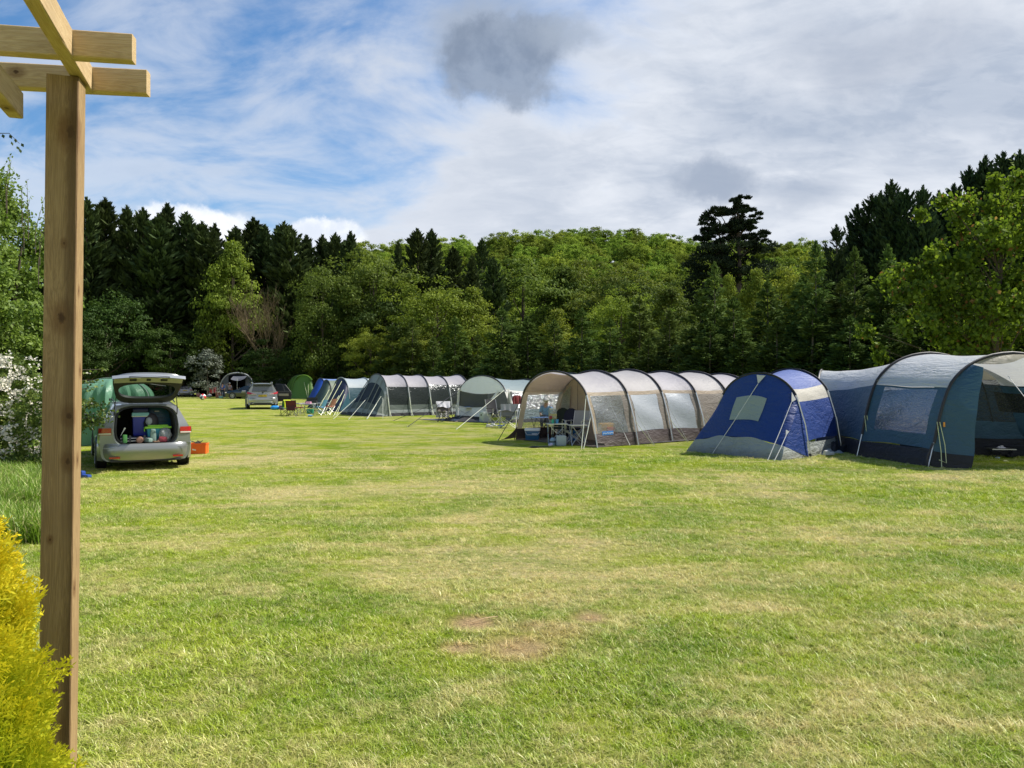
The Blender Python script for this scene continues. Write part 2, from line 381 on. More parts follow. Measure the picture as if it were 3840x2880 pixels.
def timber(name, c1, c2, knots=True, spots=(), stain=0.0):
    """sawn softwood, grain along the local X axis"""
    m, t, out = newmat(name); tc = t.new('ShaderNodeTexCoord'); o = tc.outputs['Object']
    mp = t.new('ShaderNodeMapping', {0: o}); mp.inputs['Scale'].default_value = (0.6, 10, 10)
    mp2 = t.new('ShaderNodeMapping', {0: o}); mp2.inputs['Scale'].default_value = (3.0, 60, 60)
    n = t.noise(mp.outputs[0], 2.2, 5, 0.6, 1.8).outputs[0]
    lines = t.math('PINGPONG', t.math('MULTIPLY', n, 9.0), 0.5)
    fine = t.noise(mp2.outputs[0], 3.0, 4, 0.6).outputs[0]
    k = t.math('ADD', t.math('MULTIPLY', lines, 1.1), t.math('MULTIPLY', fine, 0.5), clamp=True)
    col = t.mix(k, c4(c1), c4(c2))
    col = t.mix(t.step(t.noise(o, 2.3, 4, 0.6).outputs[0], 0.45, 0.68, 0, 0.45), col, (c1[0] * 0.55, c1[1] * 0.52, c1[2] * 0.5, 1))
    if knots:
        mk = t.new('ShaderNodeMapping', {0: o}); mk.inputs['Scale'].default_value = (3.0, 9.0, 9.0)
        vo = t.new('ShaderNodeTexVoronoi', {'Vector': mk.outputs[0], 'Scale': 1.0, 'Randomness': 1.0})
        kd = t.math('ADD', vo.outputs['Distance'], t.math('MULTIPLY', fine, 0.06))
        col = t.mix(t.step(kd, 0.08, 0.30, 0.6, 0.0), col, (0.16, 0.075, 0.03, 1))
        col = t.mix(t.step(kd, 0.07, 0.11, 0.85, 0.0), col, (0.06, 0.03, 0.015, 1))
    for (kx, ky, kz, kr) in spots:        # larger knots at their own places in the wood
        dv = t.vmath('MULTIPLY', t.vmath('SUBTRACT', o, (kx, ky, kz)).outputs[0], (0.62 / kr, 1 / kr, 1 / kr)).outputs[0]
        dd = t.math('ADD', t.vmath('LENGTH', dv).outputs['Value'], t.math('MULTIPLY', t.math('SUBTRACT', t.noise(o, 70, 3, .6).outputs[0], 0.5), 0.7))
        col = t.mix(t.step(dd, 0.7, 2.2, 0.62, 0.0), col, (0.13, 0.06, 0.022, 1))
        col = t.mix(t.step(dd, 0.25, 0.6, 0.8, 0.0), col, (0.045, 0.02, 0.01, 1))
    if stain:
        sp = t.new('ShaderNodeSeparateXYZ', {0: o})
        st = t.math('ADD', sp.outputs[1], t.math('MULTIPLY', t.math('SUBTRACT', t.noise(mp.outputs[0], 1.3, 4, .6).outputs[0], .5), .10))
        f = t.math('MULTIPLY', t.step(st, 0.008, 0.05), t.step(sp.outputs[2], -0.04, -0.048))
        col = t.mix(t.math('MULTIPLY', f, stain), col, (c2[0] * .45, c2[1] * .4, c2[2] * .4, 1))
    bp = t.new('ShaderNodeBump', {'Strength': 0.35, 'Distance': 0.004, 'Height': t.math('ADD', fine, lines)})
    b = t.new('ShaderNodeBsdfPrincipled', {'Base Color': col, 'Roughness': 0.75, 'Specular IOR Level': 0.2, 'Normal': bp.outputs[0]})
    t.l.new(b.outputs[0], out.inputs[0]); return m

# ================================================================== ground, hill
def sheet(name, xs, ys, fz, mat, kind='structure'):
    nx, ny = len(xs), len(ys)
    v = [(x, y, fz(x, y)) for x in xs for y in ys]
    f = [(i * ny + j, (i + 1) * ny + j, (i + 1) * ny + j + 1, i * ny + j + 1) for i in range(nx - 1) for j in range(ny - 1)]
    me = bpy.data.meshes.new(name); me.from_pydata(v, [], f); me.update(); me.materials.append(mat)
    me.polygons.foreach_set('use_smooth', [True] * len(me.polygons))
    o = link(name, me); return tag(o, kind=kind)
rnd = random.Random(5)
M_TURF = turf_ground()
xs = [-3000, -800, -300, -120, -60] + [x * 1.0 for x in range(-40, 41)] + [60, 120, 300, 800, 3000]
ys = [-60, -20, -8] + [y * 1.0 for y in range(-4, 50)] + [55, 60, 70, 80, 100, 130, 200, 400, 1000, 4000]
sheet('lawn', xs, ys, lambda x, y: gz(x, y) if y < 60 and abs(x) < 45 else 0.0, M_TURF)
def hill_z(x, y):
    t = min(1, max(0, (y - 118) / 215)); s = t * t * (3 - 2 * t)
    top = 49 + 2.2 * math.sin(x / 41 + 0.6) + 1.3 * math.sin(x / 17.0) - 0.04 * max(0, x - 60) - 0.10 * max(0, -x - 40)
    return s * top - 0.6 * (1 - t)
M_HILL = plain('woodland floor', (0.045, 0.06, 0.02), 0.95, var=0.4, vscale=0.2)
sheet('hillside', [x * 12.0 for x in range(-25, 34)], [116 + 8 * i for i in range(34)] + [420, 600], hill_z, M_HILL)

# ------------------------------------------------------------------ grass
def leaf_object(name, V, Fq, tint, mat, parent=None, smooth=False):
    """mesh from numpy arrays: V (n,3), Fq (m,k) with k = 3 or 4, tint per vertex"""
    me = bpy.data.meshes.new(name); n, m, k = len(V), len(Fq), Fq.shape[1]
    me.vertices.add(n); me.vertices.foreach_set('co', V.astype(np.float32).ravel())
    me.loops.add(m * k); me.loops.foreach_set('vertex_index', Fq.astype(np.int32).ravel())
    me.polygons.add(m); me.polygons.foreach_set('loop_start', np.arange(0, m * k, k, dtype=np.int32))
    me.update(calc_edges=True)
    a = me.attributes.new('tint', 'FLOAT', 'POINT'); a.data.foreach_set('value', tint.astype(np.float32))
    me.materials.append(mat)
    return me
def norm(a): return a / np.maximum(1e-9, np.linalg.norm(a, axis=1, keepdims=True))
def tuft_mesh(name, seed, mat, n=17, rad=0.05, hmin=0.012, hmax=0.048, wid=0.0027, lean=0.6):
    rg = np.random.default_rng(seed); V = []; Fq = []; T = []
    for i in range(n):
        a = rg.uniform(0, 6.28); r = rad * math.sqrt(rg.uniform()); b = np.array([r * math.cos(a), r * math.sin(a), -0.004])
        d = rg.normal(size=2) * lean; h = rg.uniform(hmin, hmax); w = wid * rg.uniform(0.7, 1.4)
        s = np.array([-d[1], d[0], 0]) / (np.hypot(*d) + 1e-6) * w
        p1 = b + np.array([d[0] * h * 0.35, d[1] * h * 0.35, h * 0.6]); p2 = b + np.array([d[0] * h, d[1] * h, h])
        k = len(V); V += [b - s, b + s, p1 + s * 0.8, p1 - s * 0.8, p2, p2 + s * 0.1]; Fq += [(k, k + 1, k + 2, k + 3), (k + 3, k + 2, k + 5, k + 4)]
        T += [rg.uniform()] * 1 * 6 if False else [rg.uniform()] * 6
    return leaf_object(name, np.array(V), np.array(Fq), np.array(T), mat)
def scatter(name, pts, scl, rot, meshes, label=None, cat=None):
    """one object whose points carry instances of the given tufts"""
    me = bpy.data.meshes.new(name); me.vertices.add(len(pts)); me.vertices.foreach_set('co', pts.astype(np.float32).ravel())
    for nm, typ, dat, key in (('scl', 'FLOAT', scl, 'value'), ('rot', 'FLOAT_VECTOR', rot, 'vector')):
        a = me.attributes.new(nm, typ, 'POINT'); a.data.foreach_set(key, dat.astype(np.float32).ravel())
    pick = np.random.default_rng(1).integers(0, len(meshes), len(pts)); a = me.attributes.new('pick', 'INT', 'POINT'); a.data.foreach_set('value', pick.astype(np.int32))
    o = link(name, me)
    g = bpy.data.node_groups.new(name, 'GeometryNodeTree'); t = NT(g)
    g.interface.new_socket('Geometry', in_out='INPUT', socket_type='NodeSocketGeometry'); g.interface.new_socket('Geometry', in_out='OUTPUT', socket_type='NodeSocketGeometry')
    gi = t.new('NodeGroupInput'); go = t.new('NodeGroupOutput'); join = t.new('GeometryNodeJoinGeometry')
    def attr(nm, typ): n = t.new('GeometryNodeInputNamedAttribute', data_type=typ); n.inputs[0].default_value = nm; return n.outputs[0]
    for i, tm in enumerate(meshes):
        to = bpy.data.objects.new(name + '_tuft', tm)
        oi = t.new('GeometryNodeObjectInfo'); oi.inputs['Object'].default_value = to; oi.inputs['As Instance'].default_value = True
        cmp = t.new('FunctionNodeCompare', data_type='INT', operation='EQUAL')
        ins = [s for s in cmp.inputs if s.type == 'INT']; t.l.new(attr('pick', 'INT'), ins[0]); ins[1].default_value = i
        ip = t.new('GeometryNodeInstanceOnPoints'); t.l.new(gi.outputs[0], ip.inputs['Points']); t.l.new(oi.outputs['Geometry'], ip.inputs['Instance'])
        t.l.new(cmp.outputs[0], ip.inputs['Selection']); t.l.new(attr('rot', 'FLOAT_VECTOR'), ip.inputs['Rotation']); t.l.new(attr('scl', 'FLOAT'), ip.inputs['Scale'])
        t.l.new(ip.outputs[0], join.inputs[0])
    t.l.new(join.outputs[0], go.inputs[0])
    md = o.modifiers.new('scatter', 'NODES'); md.node_group = g
    return tag(o, label, cat, kind='stuff')
M_BLADE = turf_blade('turf blades')
def turf_points(D0, D1, dens, rg):
    area = 0.70 * (D1 * D1 - D0 * D0) + (D1 - D0) * 0.6; n = int(area * dens)
    y = np.sqrt(rg.uniform(D0 * D0, D1 * D1, n)); x = rg.uniform(-0.72, 0.72, n) * y + rg.uniform(-0.3, 0.3, n)
    return x, y
rg = np.random.default_rng(7)
PX, PY, SC = [], [], []
for D0, D1, dens, s in ((2.6, 4.5, 1700, 0.62), (4.5, 7.0, 1050, 0.66), (7.0, 10, 560, 0.75), (10, 14, 230, 0.85), (14, 19, 70, 0.95)):
    x, y = turf_points(D0, D1, dens, rg); PX.append(x); PY.append(y); SC.append(np.full(len(x), s) * rg.uniform(0.55, 1.25, len(x)))
PX, PY, SC = map(np.concatenate, (PX, PY, SC))
keep = np.ones(len(PX), bool)
for q, r, s in BARE:
    dd = np.hypot(PX - q.x, PY - q.y); keep &= ~((dd < r * rg.uniform(0.45, 1.05, len(PX))) & (rg.uniform(0, 1, len(PX)) < s))
cl = np.sin(PX * 2.3 + np.sin(PY * 1.7) * 2) * np.sin(PY * 2.9 + np.sin(PX * 1.3) * 2)      # the turf grows in soft clumps
SC *= 1 + 0.22 * cl
for q, r in LUSH: SC *= 1 + 0.22 * np.exp(-((PX - q.x) ** 2 + (PY - q.y) ** 2) / (r * r * 0.8))
for q, r in DRY: SC *= 1 - 0.25 * np.exp(-((PX - q.x) ** 2 + (PY - q.y) ** 2) / (r * r * 0.8))
PX, PY, SC = PX[keep], PY[keep], SC[keep]
tall = rg.uniform(0, 1, len(PX)); SC = np.where(tall < .03, SC * 1.3, SC)
gzv = np.vectorize(gz)
pts = np.stack([PX, PY, gzv(PX, PY)], 1)
rot = np.stack([rg.normal(0, 0.12, len(PX)), rg.normal(0, 0.12, len(PX)), rg.uniform(0, 6.28, len(PX))], 1)
scatter('grass', pts, SC, rot, [tuft_mesh('grass_tuft', i, M_BLADE, lean=0.85 + 0.2 * i) for i in range(4)], 'short mown grass of the field with dry and lush patches', 'grass')
# long unmown grass at the left below the hedge
M_LONG = turf_blade('long blades', (0.12, 0.22, 0.02), 0.85)
n = 5200; y = rg.uniform(7.9, 21, n); fx = rg.uniform(0, 1, n); x = (-0.745 + 0.135 * fx) * y + rg.uniform(-.15, .15, n)
ok = ~((np.hypot(x - G(130, 1925).x, y - G(130, 1925).y) < 0.5)) & (y > 8.0 + 0.9 * np.sin(x * 3) * .4)
x, y = x[ok], y[ok]
scatter('long_grass', np.stack([x, y, gzv(x, y)], 1), rg.uniform(0.6, 1.25, len(x)), np.stack([rg.normal(0, .1, len(x)), rg.normal(0, .1, len(x)), rg.uniform(0, 6.28, len(x))], 1),
        [tuft_mesh('long_tuft', 20 + i, M_LONG, n=34, rad=0.13, hmin=0.12, hmax=0.30, wid=0.007, lean=0.5) for i in range(3)], 'long unmown green grass below the hedge behind the post', 'long grass')

# stick lying by the bare patch
q = G(1770, 2350)
solo('stick', MB().tube([(0, 0, 0.015), (0.09, 0.05, 0.03), (0.17, 0.12, 0.02)], [0.004, 0.004, 0.003], 5), plain('dry twig', (0.45, 0.33, 0.18), 0.8), 'thin pale twig lying on the bare soil patch in the lawn', 'twig', q)

# ================================================================== trees
M_BARK = plain('bark', (0.09, 0.07, 0.05), 0.9, var=0.3, vscale=8, bump=0.6, bscale=18)
M_BARKL = plain('pale bark', (0.11, 0.095, 0.065), 0.9, var=0.3, vscale=8, bump=0.6, bscale=18)
L_CON = leafmat('dark conifer foliage', (0.014, 0.028, 0.011), (0.066, 0.094, 0.030), 0.15, 0.22, 0.02)
L_CONR = leafmat('darkest conifer foliage', (0.010, 0.024, 0.014), (0.040, 0.068, 0.028), 0.15, 0.2, 0.02)
L_FEA = leafmat('feathery conifer foliage', (0.030, 0.056, 0.014), (0.120, 0.175, 0.038), 0.28, 0.22, 0.03)
L_BRT = leafmat('fresh yellow green leaves', (0.10, 0.145, 0.012), (0.29, 0.34, 0.038), 0.42, 0.18, 0.04)
L_MID = leafmat('mid green leaves', (0.058, 0.090, 0.012), (0.17, 0.22, 0.030), 0.38, 0.22, 0.04)
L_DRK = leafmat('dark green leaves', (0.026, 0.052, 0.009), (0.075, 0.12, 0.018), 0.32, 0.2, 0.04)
L_HIL = leafmat('hill wood leaves', (0.095, 0.155, 0.016), (0.25, 0.33, 0.042), 0.40, 0.38, 0.02)
L_GRY = leafmat('silvery leaves', (0.07, 0.09, 0.06), (0.26, 0.29, 0.23), 0.2, 0.1, 0.05)
L_PIN = leafmat('pine needles', (0.013, 0.024, 0.012), (0.032, 0.048, 0.024), 0.12, 0.1, 0.02)
L_MAP = leafmat('maple leaves', (0.075, 0.125, 0.010), (0.20, 0.27, 0.020), 0.55, 0.0, 0.05)
L_MAPR = leafmat('reddish young leaves', (0.20, 0.10, 0.03), (0.32, 0.20, 0.05), 0.45, 0.0, 0.05)
L_HAZ = leafmat('hedge tree leaves', (0.085, 0.155, 0.018), (0.24, 0.33, 0.050), 0.45, 0.0, 0.07)
L_HAW = leafmat('hawthorn leaves', (0.060, 0.110, 0.018), (0.17, 0.22, 0.04), 0.38, 0.0, 0.06)
L_FLO = leafmat('cream blossom', (0.62, 0.56, 0.47), (0.85, 0.82, 0.74), 0.25, 0.0, 0.02)
L_GOLD = leafmat('golden conifer sprays', (0.28, 0.42, 0.020), (0.97, 0.86, 0.032), 0.35, 0.0, 0.05)

def quads(C, N, U, L, W, tint, jit=None):
    """a pointed leaf per centre C: length L along U, width W, facing N"""
    S = norm(np.cross(N, U)); L = L[:, None]; W = W[:, None]
    a = C - U * L * 0.5; b = C + S * W * 0.5 - U * L * 0.05; c = C + U * L * 0.5; d = C - S * W * 0.5 - U * L * 0.05
    V = np.stack([a, b, c, d], 1).reshape(-1, 3); n = len(C)
    return V, np.arange(4 * n).reshape(n, 4), np.repeat(tint, 4)
def rand_dir(rg, n): return norm(rg.normal(size=(n, 3)))
def broad_crown(name, mat, seed, R0, H0, zb, ncl, per, size, lump=0.27, cone=0.0, droop=0.0, flat=0.6):
    """a crown of leaf clumps on an uneven outline. R0 radius, from zb to H0"""
    rg = np.random.default_rng(seed)
    u = rand_dir(rg, ncl); rr = rg.uniform(0.45, 1.0, ncl) ** 0.6
    lob = 1 + 0.22 * np.sin(3 * np.arctan2(u[:, 1], u[:, 0]) + seed) + 0.15 * np.sin(5 * u[:, 2] + seed * 2) + rg.uniform(-.12, .12, ncl)
    c = u * (rr * lob)[:, None]; c[:, 2] = np.clip(c[:, 2], -1.0, .90 if cone else 1.02)
    if cone: c[:, :2] *= np.where(c[:, 2] > .6, .45, 1.0)[:, None]
    zc = (zb + H0) / 2; hz = (H0 - zb) / 2
    k = 1 - cone * np.clip((c[:, 2] + 1) / 2, 0, 1)
    C = np.stack([c[:, 0] * R0 * k, c[:, 1] * R0 * k, zc + c[:, 2] * hz * 0.93], 1)
    r = R0 * lump * rg.uniform(0.55, 1.15, ncl) * (1 - 0.35 * cone * np.clip(c[:, 2], 0, 1))
    idx = np.repeat(np.arange(ncl), per); n = len(idx)
    d = rand_dir(rg, n); d[:, 2] = np.where(d[:, 2] < -0.3, -d[:, 2], d[:, 2])
    q = np.where(rg.uniform(0, 1, n) < .3, np.abs(rg.normal(0, .8, n)), rg.uniform(0.55, 1.08, n)); q = np.minimum(q, 1.6)
    pos = C[idx] + d * (r[idx] * q)[:, None] * np.array([1, 1, flat]); pos[:, 2] -= droop * r[idx] * (1 - d[:, 2]) * 0.5
    out = norm(C[idx] - np.array([0, 0, zc * 0.8]))
    N = norm(d * 0.7 + out * 0.35 + rand_dir(rg, n) * 0.75 + np.array([0, 0, 0.35]))
    U = norm(np.cross(N, rand_dir(rg, n))); U[:, 2] -= 0.3; U = norm(U)
    clt = rg.uniform(0, 1, ncl)
    tint = np.clip(0.45 * clt[idx] + 0.5 * rg.uniform(0, 1, n) + 0.15 * (d[:, 2]), 0, 1)
    sz = size * rg.uniform(0.6, 1.25, n)
    V, Fq, T = quads(pos, N, U, sz, sz * 0.72, tint)
    return leaf_object(name, V, Fq, T, mat), C
def conifer_crown(name, mat, seed, Rb, H0, n, size, power=0.75, up=0.5, base=0.02, leader=1.0, droop=0.0, nb=150, waist=0.22):
    """sprays carried on many rising branches; pointed outline with ragged tips"""
    rg = np.random.default_rng(seed)
    t = rg.uniform(0, 1, nb) ** 0.85; t = np.sort(t); z0 = base * H0 + t * (0.97 - base) * H0
    ang = np.cumsum(rg.uniform(1.9, 2.9, nb)); rad = Rb * (1 - t) ** power * rg.uniform(0.50, 1.22, nb) * np.clip(0.7 + t / waist * 0.3, 0, 1) + 0.05 * Rb
    dirh = np.stack([np.cos(ang), np.sin(ang), np.zeros(nb)], 1)
    w = rad * (0.6 + 0 * t); idx = rg.choice(nb, n, p=w / w.sum())
    s = rg.uniform(0.12, 1.0, n) ** 0.6                                   # along the branch
    lift = up * (0.5 + 0.7 * t[idx])
    width = (0.20 * (1 - s) + 0.07) * rad[idx] + 0.05
    side = np.stack([-dirh[idx, 1], dirh[idx, 0], np.zeros(n)], 1)
    pos = dirh[idx] * (rad[idx] * s)[:, None] + side * (rg.normal(0, 1, n) * width)[:, None]
    pos[:, 2] = z0[idx] + rad[idx] * s * lift * (0.6 + 0.5 * s) + rg.normal(0, 1, n) * width * 0.55 - droop * rad[idx] * s * s
    pos[:, 2] = np.minimum(pos[:, 2], H0 * 0.995)
    U = norm(dirh[idx] * 1.0 + side * rg.normal(0, .45, n)[:, None] + np.stack([np.zeros(n), np.zeros(n), lift * 1.3 - droop * 2.0 * s + rg.normal(0, .3, n)], 1))
    N = norm(np.stack([np.zeros(n), np.zeros(n), np.ones(n)], 1) + dirh[idx] * 0.55 + rand_dir(rg, n) * 0.55)
    sz = size * rg.uniform(0.6, 1.3, n) * (1 - 0.4 * t[idx])
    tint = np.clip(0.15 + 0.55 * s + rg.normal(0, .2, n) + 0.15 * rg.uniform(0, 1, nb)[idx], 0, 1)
    V, Fq, T = quads(pos, N, U, sz, sz * 0.34, tint)
    # leader
    m = 160; lt = rg.uniform(0, 1, m); zz = H0 * (0.90 + 0.10 * lt * leader); la = rg.uniform(0, 6.28, m); lr = (1 - lt) * Rb * 0.20 * rg.uniform(0, 1, m)
    pp = np.stack([np.cos(la) * lr, np.sin(la) * lr, zz + lr * 0.5], 1); uu = norm(np.stack([np.cos(la) * .7, np.sin(la) * .7, np.full(m, 0.9)], 1))
    V2, F2, T2 = quads(pp, rand_dir(rg, m), uu, np.full(m, size * 0.6), np.full(m, size * 0.2), rg.uniform(.3, .9, m))
    V = np.concatenate([V, V2]); Fq = np.concatenate([Fq, F2 + 4 * n]); T = np.concatenate([T, T2])
    return leaf_object(name, V, Fq, T, mat)
def trunk_mesh(name, mat, H0, r, limbs=(), lean=(0, 0), seed=0):
    rd = random.Random(seed); mb = MB(); k = 7
    pts = [(lean[0] * (i / k) ** 1.5 + rd.uniform(-.03, .03) * H0 * .1, lean[1] * (i / k) ** 1.5 + rd.uniform(-.03, .03) * H0 * .1, H0 * i / k - 0.1) for i in range(k + 1)]
    mb.tube(pts, [r * (1.25 if i == 0 else 1) * (1 - 0.8 * i / k) for i in range(k + 1)], 7)
    for (x, y, z) in limbs:
        zs = max(0.12 * H0, min(z * 0.72, H0 * 0.9) - 0.25 * math.hypot(x, y)); rr = r * 0.42 * (1 - 0.6 * zs / H0)
        mb.tube([(0, 0, zs), (x * 0.45, y * 0.45, zs + (z - zs) * 0.35), (x * 0.95, y * 0.95, z)], [rr, rr * 0.6, rr * 0.15], 5)
    return mb.mesh(name, mat, True)
def tree(name, label, pos, crown, trunk, s=(1, 1, 1), rz=0.0, group=None, crownmat=None):
    t = thing(name, label, 'tree', pos, rz, group); t.scale = s
    c = link('crown', crown, t); link('trunk', trunk, t)
    return t
rt = random.Random(11)
# ---- prototypes
CON = [(conifer_crown('crown', L_CON, 30 + i, 3.9, 20, 9500, 1.10, 0.62 + 0.06 * i, 0.75, 0.0, nb=210, waist=0.1), trunk_mesh('trunk', M_BARK, 19, 0.3, seed=i)) for i in range(3)]
CONR = [(conifer_crown('crown', L_CONR, 40 + i, 2.9, 16, 9500, 0.66, 0.60, 0.8, 0.0, nb=210, waist=0.1), trunk_mesh('trunk', M_BARK, 15, 0.25, seed=i)) for i in range(3)]
FEA = [(conifer_crown('crown', L_FEA, 50 + i, 2.5, 8, 8000, 0.42, 0.80, 0.55, 0.0, droop=0.35, nb=120, waist=0.1), trunk_mesh('trunk', M_BARKL, 7.6, 0.11, seed=i)) for i in range(4)]
def bro(mat, seed, ncl=130, per=110, size=0.20, **k):
    c, C = broad_crown('crown', mat, seed, 3.6, 10, 1.2, ncl, per, size, **k)
    return (c, trunk_mesh('trunk', M_BARK, 8.0, 0.2, [tuple(p) for p in C[:14]], seed=seed))
BRT = [bro(L_BRT, 60), bro(L_BRT, 61, cone=0.5)]
MID = [bro(L_MID, 63), bro(L_MID, 64, cone=0.35), bro(L_MID, 65, size=0.18, droop=0.5)]
DRK = [bro(L_DRK, 66), bro(L_DRK, 67, cone=0.3)]
HIL = []
for i in range(5):
    c, C = broad_crown('crown', L_HIL, 70 + i, 4.4, 11.5, 2.0, 80, 66, 0.46, lump=0.27, flat=0.75)
    HIL.append((c, trunk_mesh('trunk', M_BARK, 9, 0.25, seed=i)))
def put(kind, name, label, px, top, D, wid=1.0, H0=10, group=None, rz=None, zbase=0.0):
    """plant a prototype so that its top shows at that height; wid scales its width"""
    x, y = XD(px, D); h = Zof(top, D) - zbase; s = h / H0
    return tree(name, label, (x, y, zbase + (gz(x, y) if y < 60 else 0)), kind[0], kind[1], (s * wid, s * wid, s), rt.uniform(0, 6.28) if rz is None else rz, group)

# ---- the tall dark conifers along the left
tips = [(325, 742), (393, 745), (476, 775), (537, 781), (592, 806), (628, 766), (698, 797), (757, 833), (800, 862), (883, 851), (951, 818), (992, 845), (1064, 833), (1089, 849), (1150, 885), (1256, 876), (1307, 899)]
where = ['rising nearest the right edge of the wooden post', 'whose tip stands just right of the wooden post', 'above the left end of the raised tailgate', 'above the middle of the raised tailgate', 'low one between two taller ones above the tailgate',
         'rising highest above the raised tailgate', 'in front of the small white cloud', 'standing under the left cumulus cloud', 'short one sloping down to the pale green tree', 'behind the top of the pale green climbing tree',
         'just right of the tall pale green tree', 'second to the right of the pale green tree', 'above the bare brown branches', 'twin topped one above the bare brown branches', 'at the right end of the unbroken dark row',
         'standing alone above the dark arched tent, by the round green tree', 'behind the left shoulder of the round green tree']
for i, ((px, py), wh) in enumerate(zip(tips, where)):
    put(CON[i % 3], 'dark_conifer', 'tall dark conifer ' + wh, px, py, 104 + (i * 7) % 9, 0.98 + 0.13 * ((i * 5) % 3), 20, 'tall dark conifers at the far left of the field')
for i, px in enumerate(range(190, 1330, 85)):
    put(CON[(i + 1) % 3], 'dark_conifer', 'dark conifer filling the gap low in the shaded row at the far left', px + (i % 2) * 20, 822 + (i * 37) % 60 + max(0, (px - 900)) * 0.12, 116, 1.0, 20, 'lower dark conifers inside the far row')
# ---- dark conifers at the middle of the hill foot
for px, py, D, w_, lab in ((1493, 906, 112, .7, 'slim dark conifer left of the two tallest hill foot conifers'), (1565, 860, 100, 1.0, 'left of the two tallest dark conifers at the hill foot'), (1618, 862, 103, .95, 'right of the two tallest dark conifers at the hill foot'),
                         (1700, 925, 104, 1.0, 'broad dark conifer just right of the tallest pair at the hill foot'), (1807, 896, 150, .7, 'small dark conifer high on the wooded hill'), (1850, 965, 98, .95, 'dark conifer column leaning over the bright sycamore'), (1770, 960, 101, 1.0, 'dull conifer between the hill foot pair and the column')):
    put(CON[rt.randrange(3)], 'dark_conifer', lab, px, py, D, w_, 20, 'dark conifers at the foot of the hill', zbase=hill_z(0, D) if D > 120 else 0)
# ---- conifers at the right
tipr = [(3137, 843), (3215, 769), (3269, 729), (3303, 717), (3343, 677), (3401, 709), (3461, 697), (3521, 717), (3578, 690), (3635, 623), (3696, 586), (3764, 569), (3824, 563), (3900, 575)]
wr = ['lowest, at the left end of the right hand row', 'second from the left end of the right hand row', 'left one of a close pair in the right hand row', 'right one of a close pair in the right hand row', 'with a bent leader, in the middle of the right hand row',
      'right of the one with the bent leader', 'above the low shoulder of the maple', 'just left of the maple top', 'at the left edge of the maple top', 'first of the three high tips above the maple', 'middle of the three high tips above the maple',
      'last of the three high tips above the maple', 'cut by the right edge of the picture', 'just beyond the right edge of the picture']
for i, ((px, py), wh) in enumerate(zip(tipr, wr)):
    put(CONR[i % 3], 'dark_conifer', 'very dark conifer ' + wh, px, py, 56 + (i * 5) % 6, 0.82 + 0.10 * (i % 3), 16, 'very dark conifers at the right')
for i, px in enumerate(range(3190, 3960, 110)):
    put(CONR[(i + 2) % 3], 'dark_conifer', 'very dark conifer set back inside the right hand row', px, 900 - (px - 3190) * 0.30, 62, 1.1, 16, 'inner dark conifers at the right')
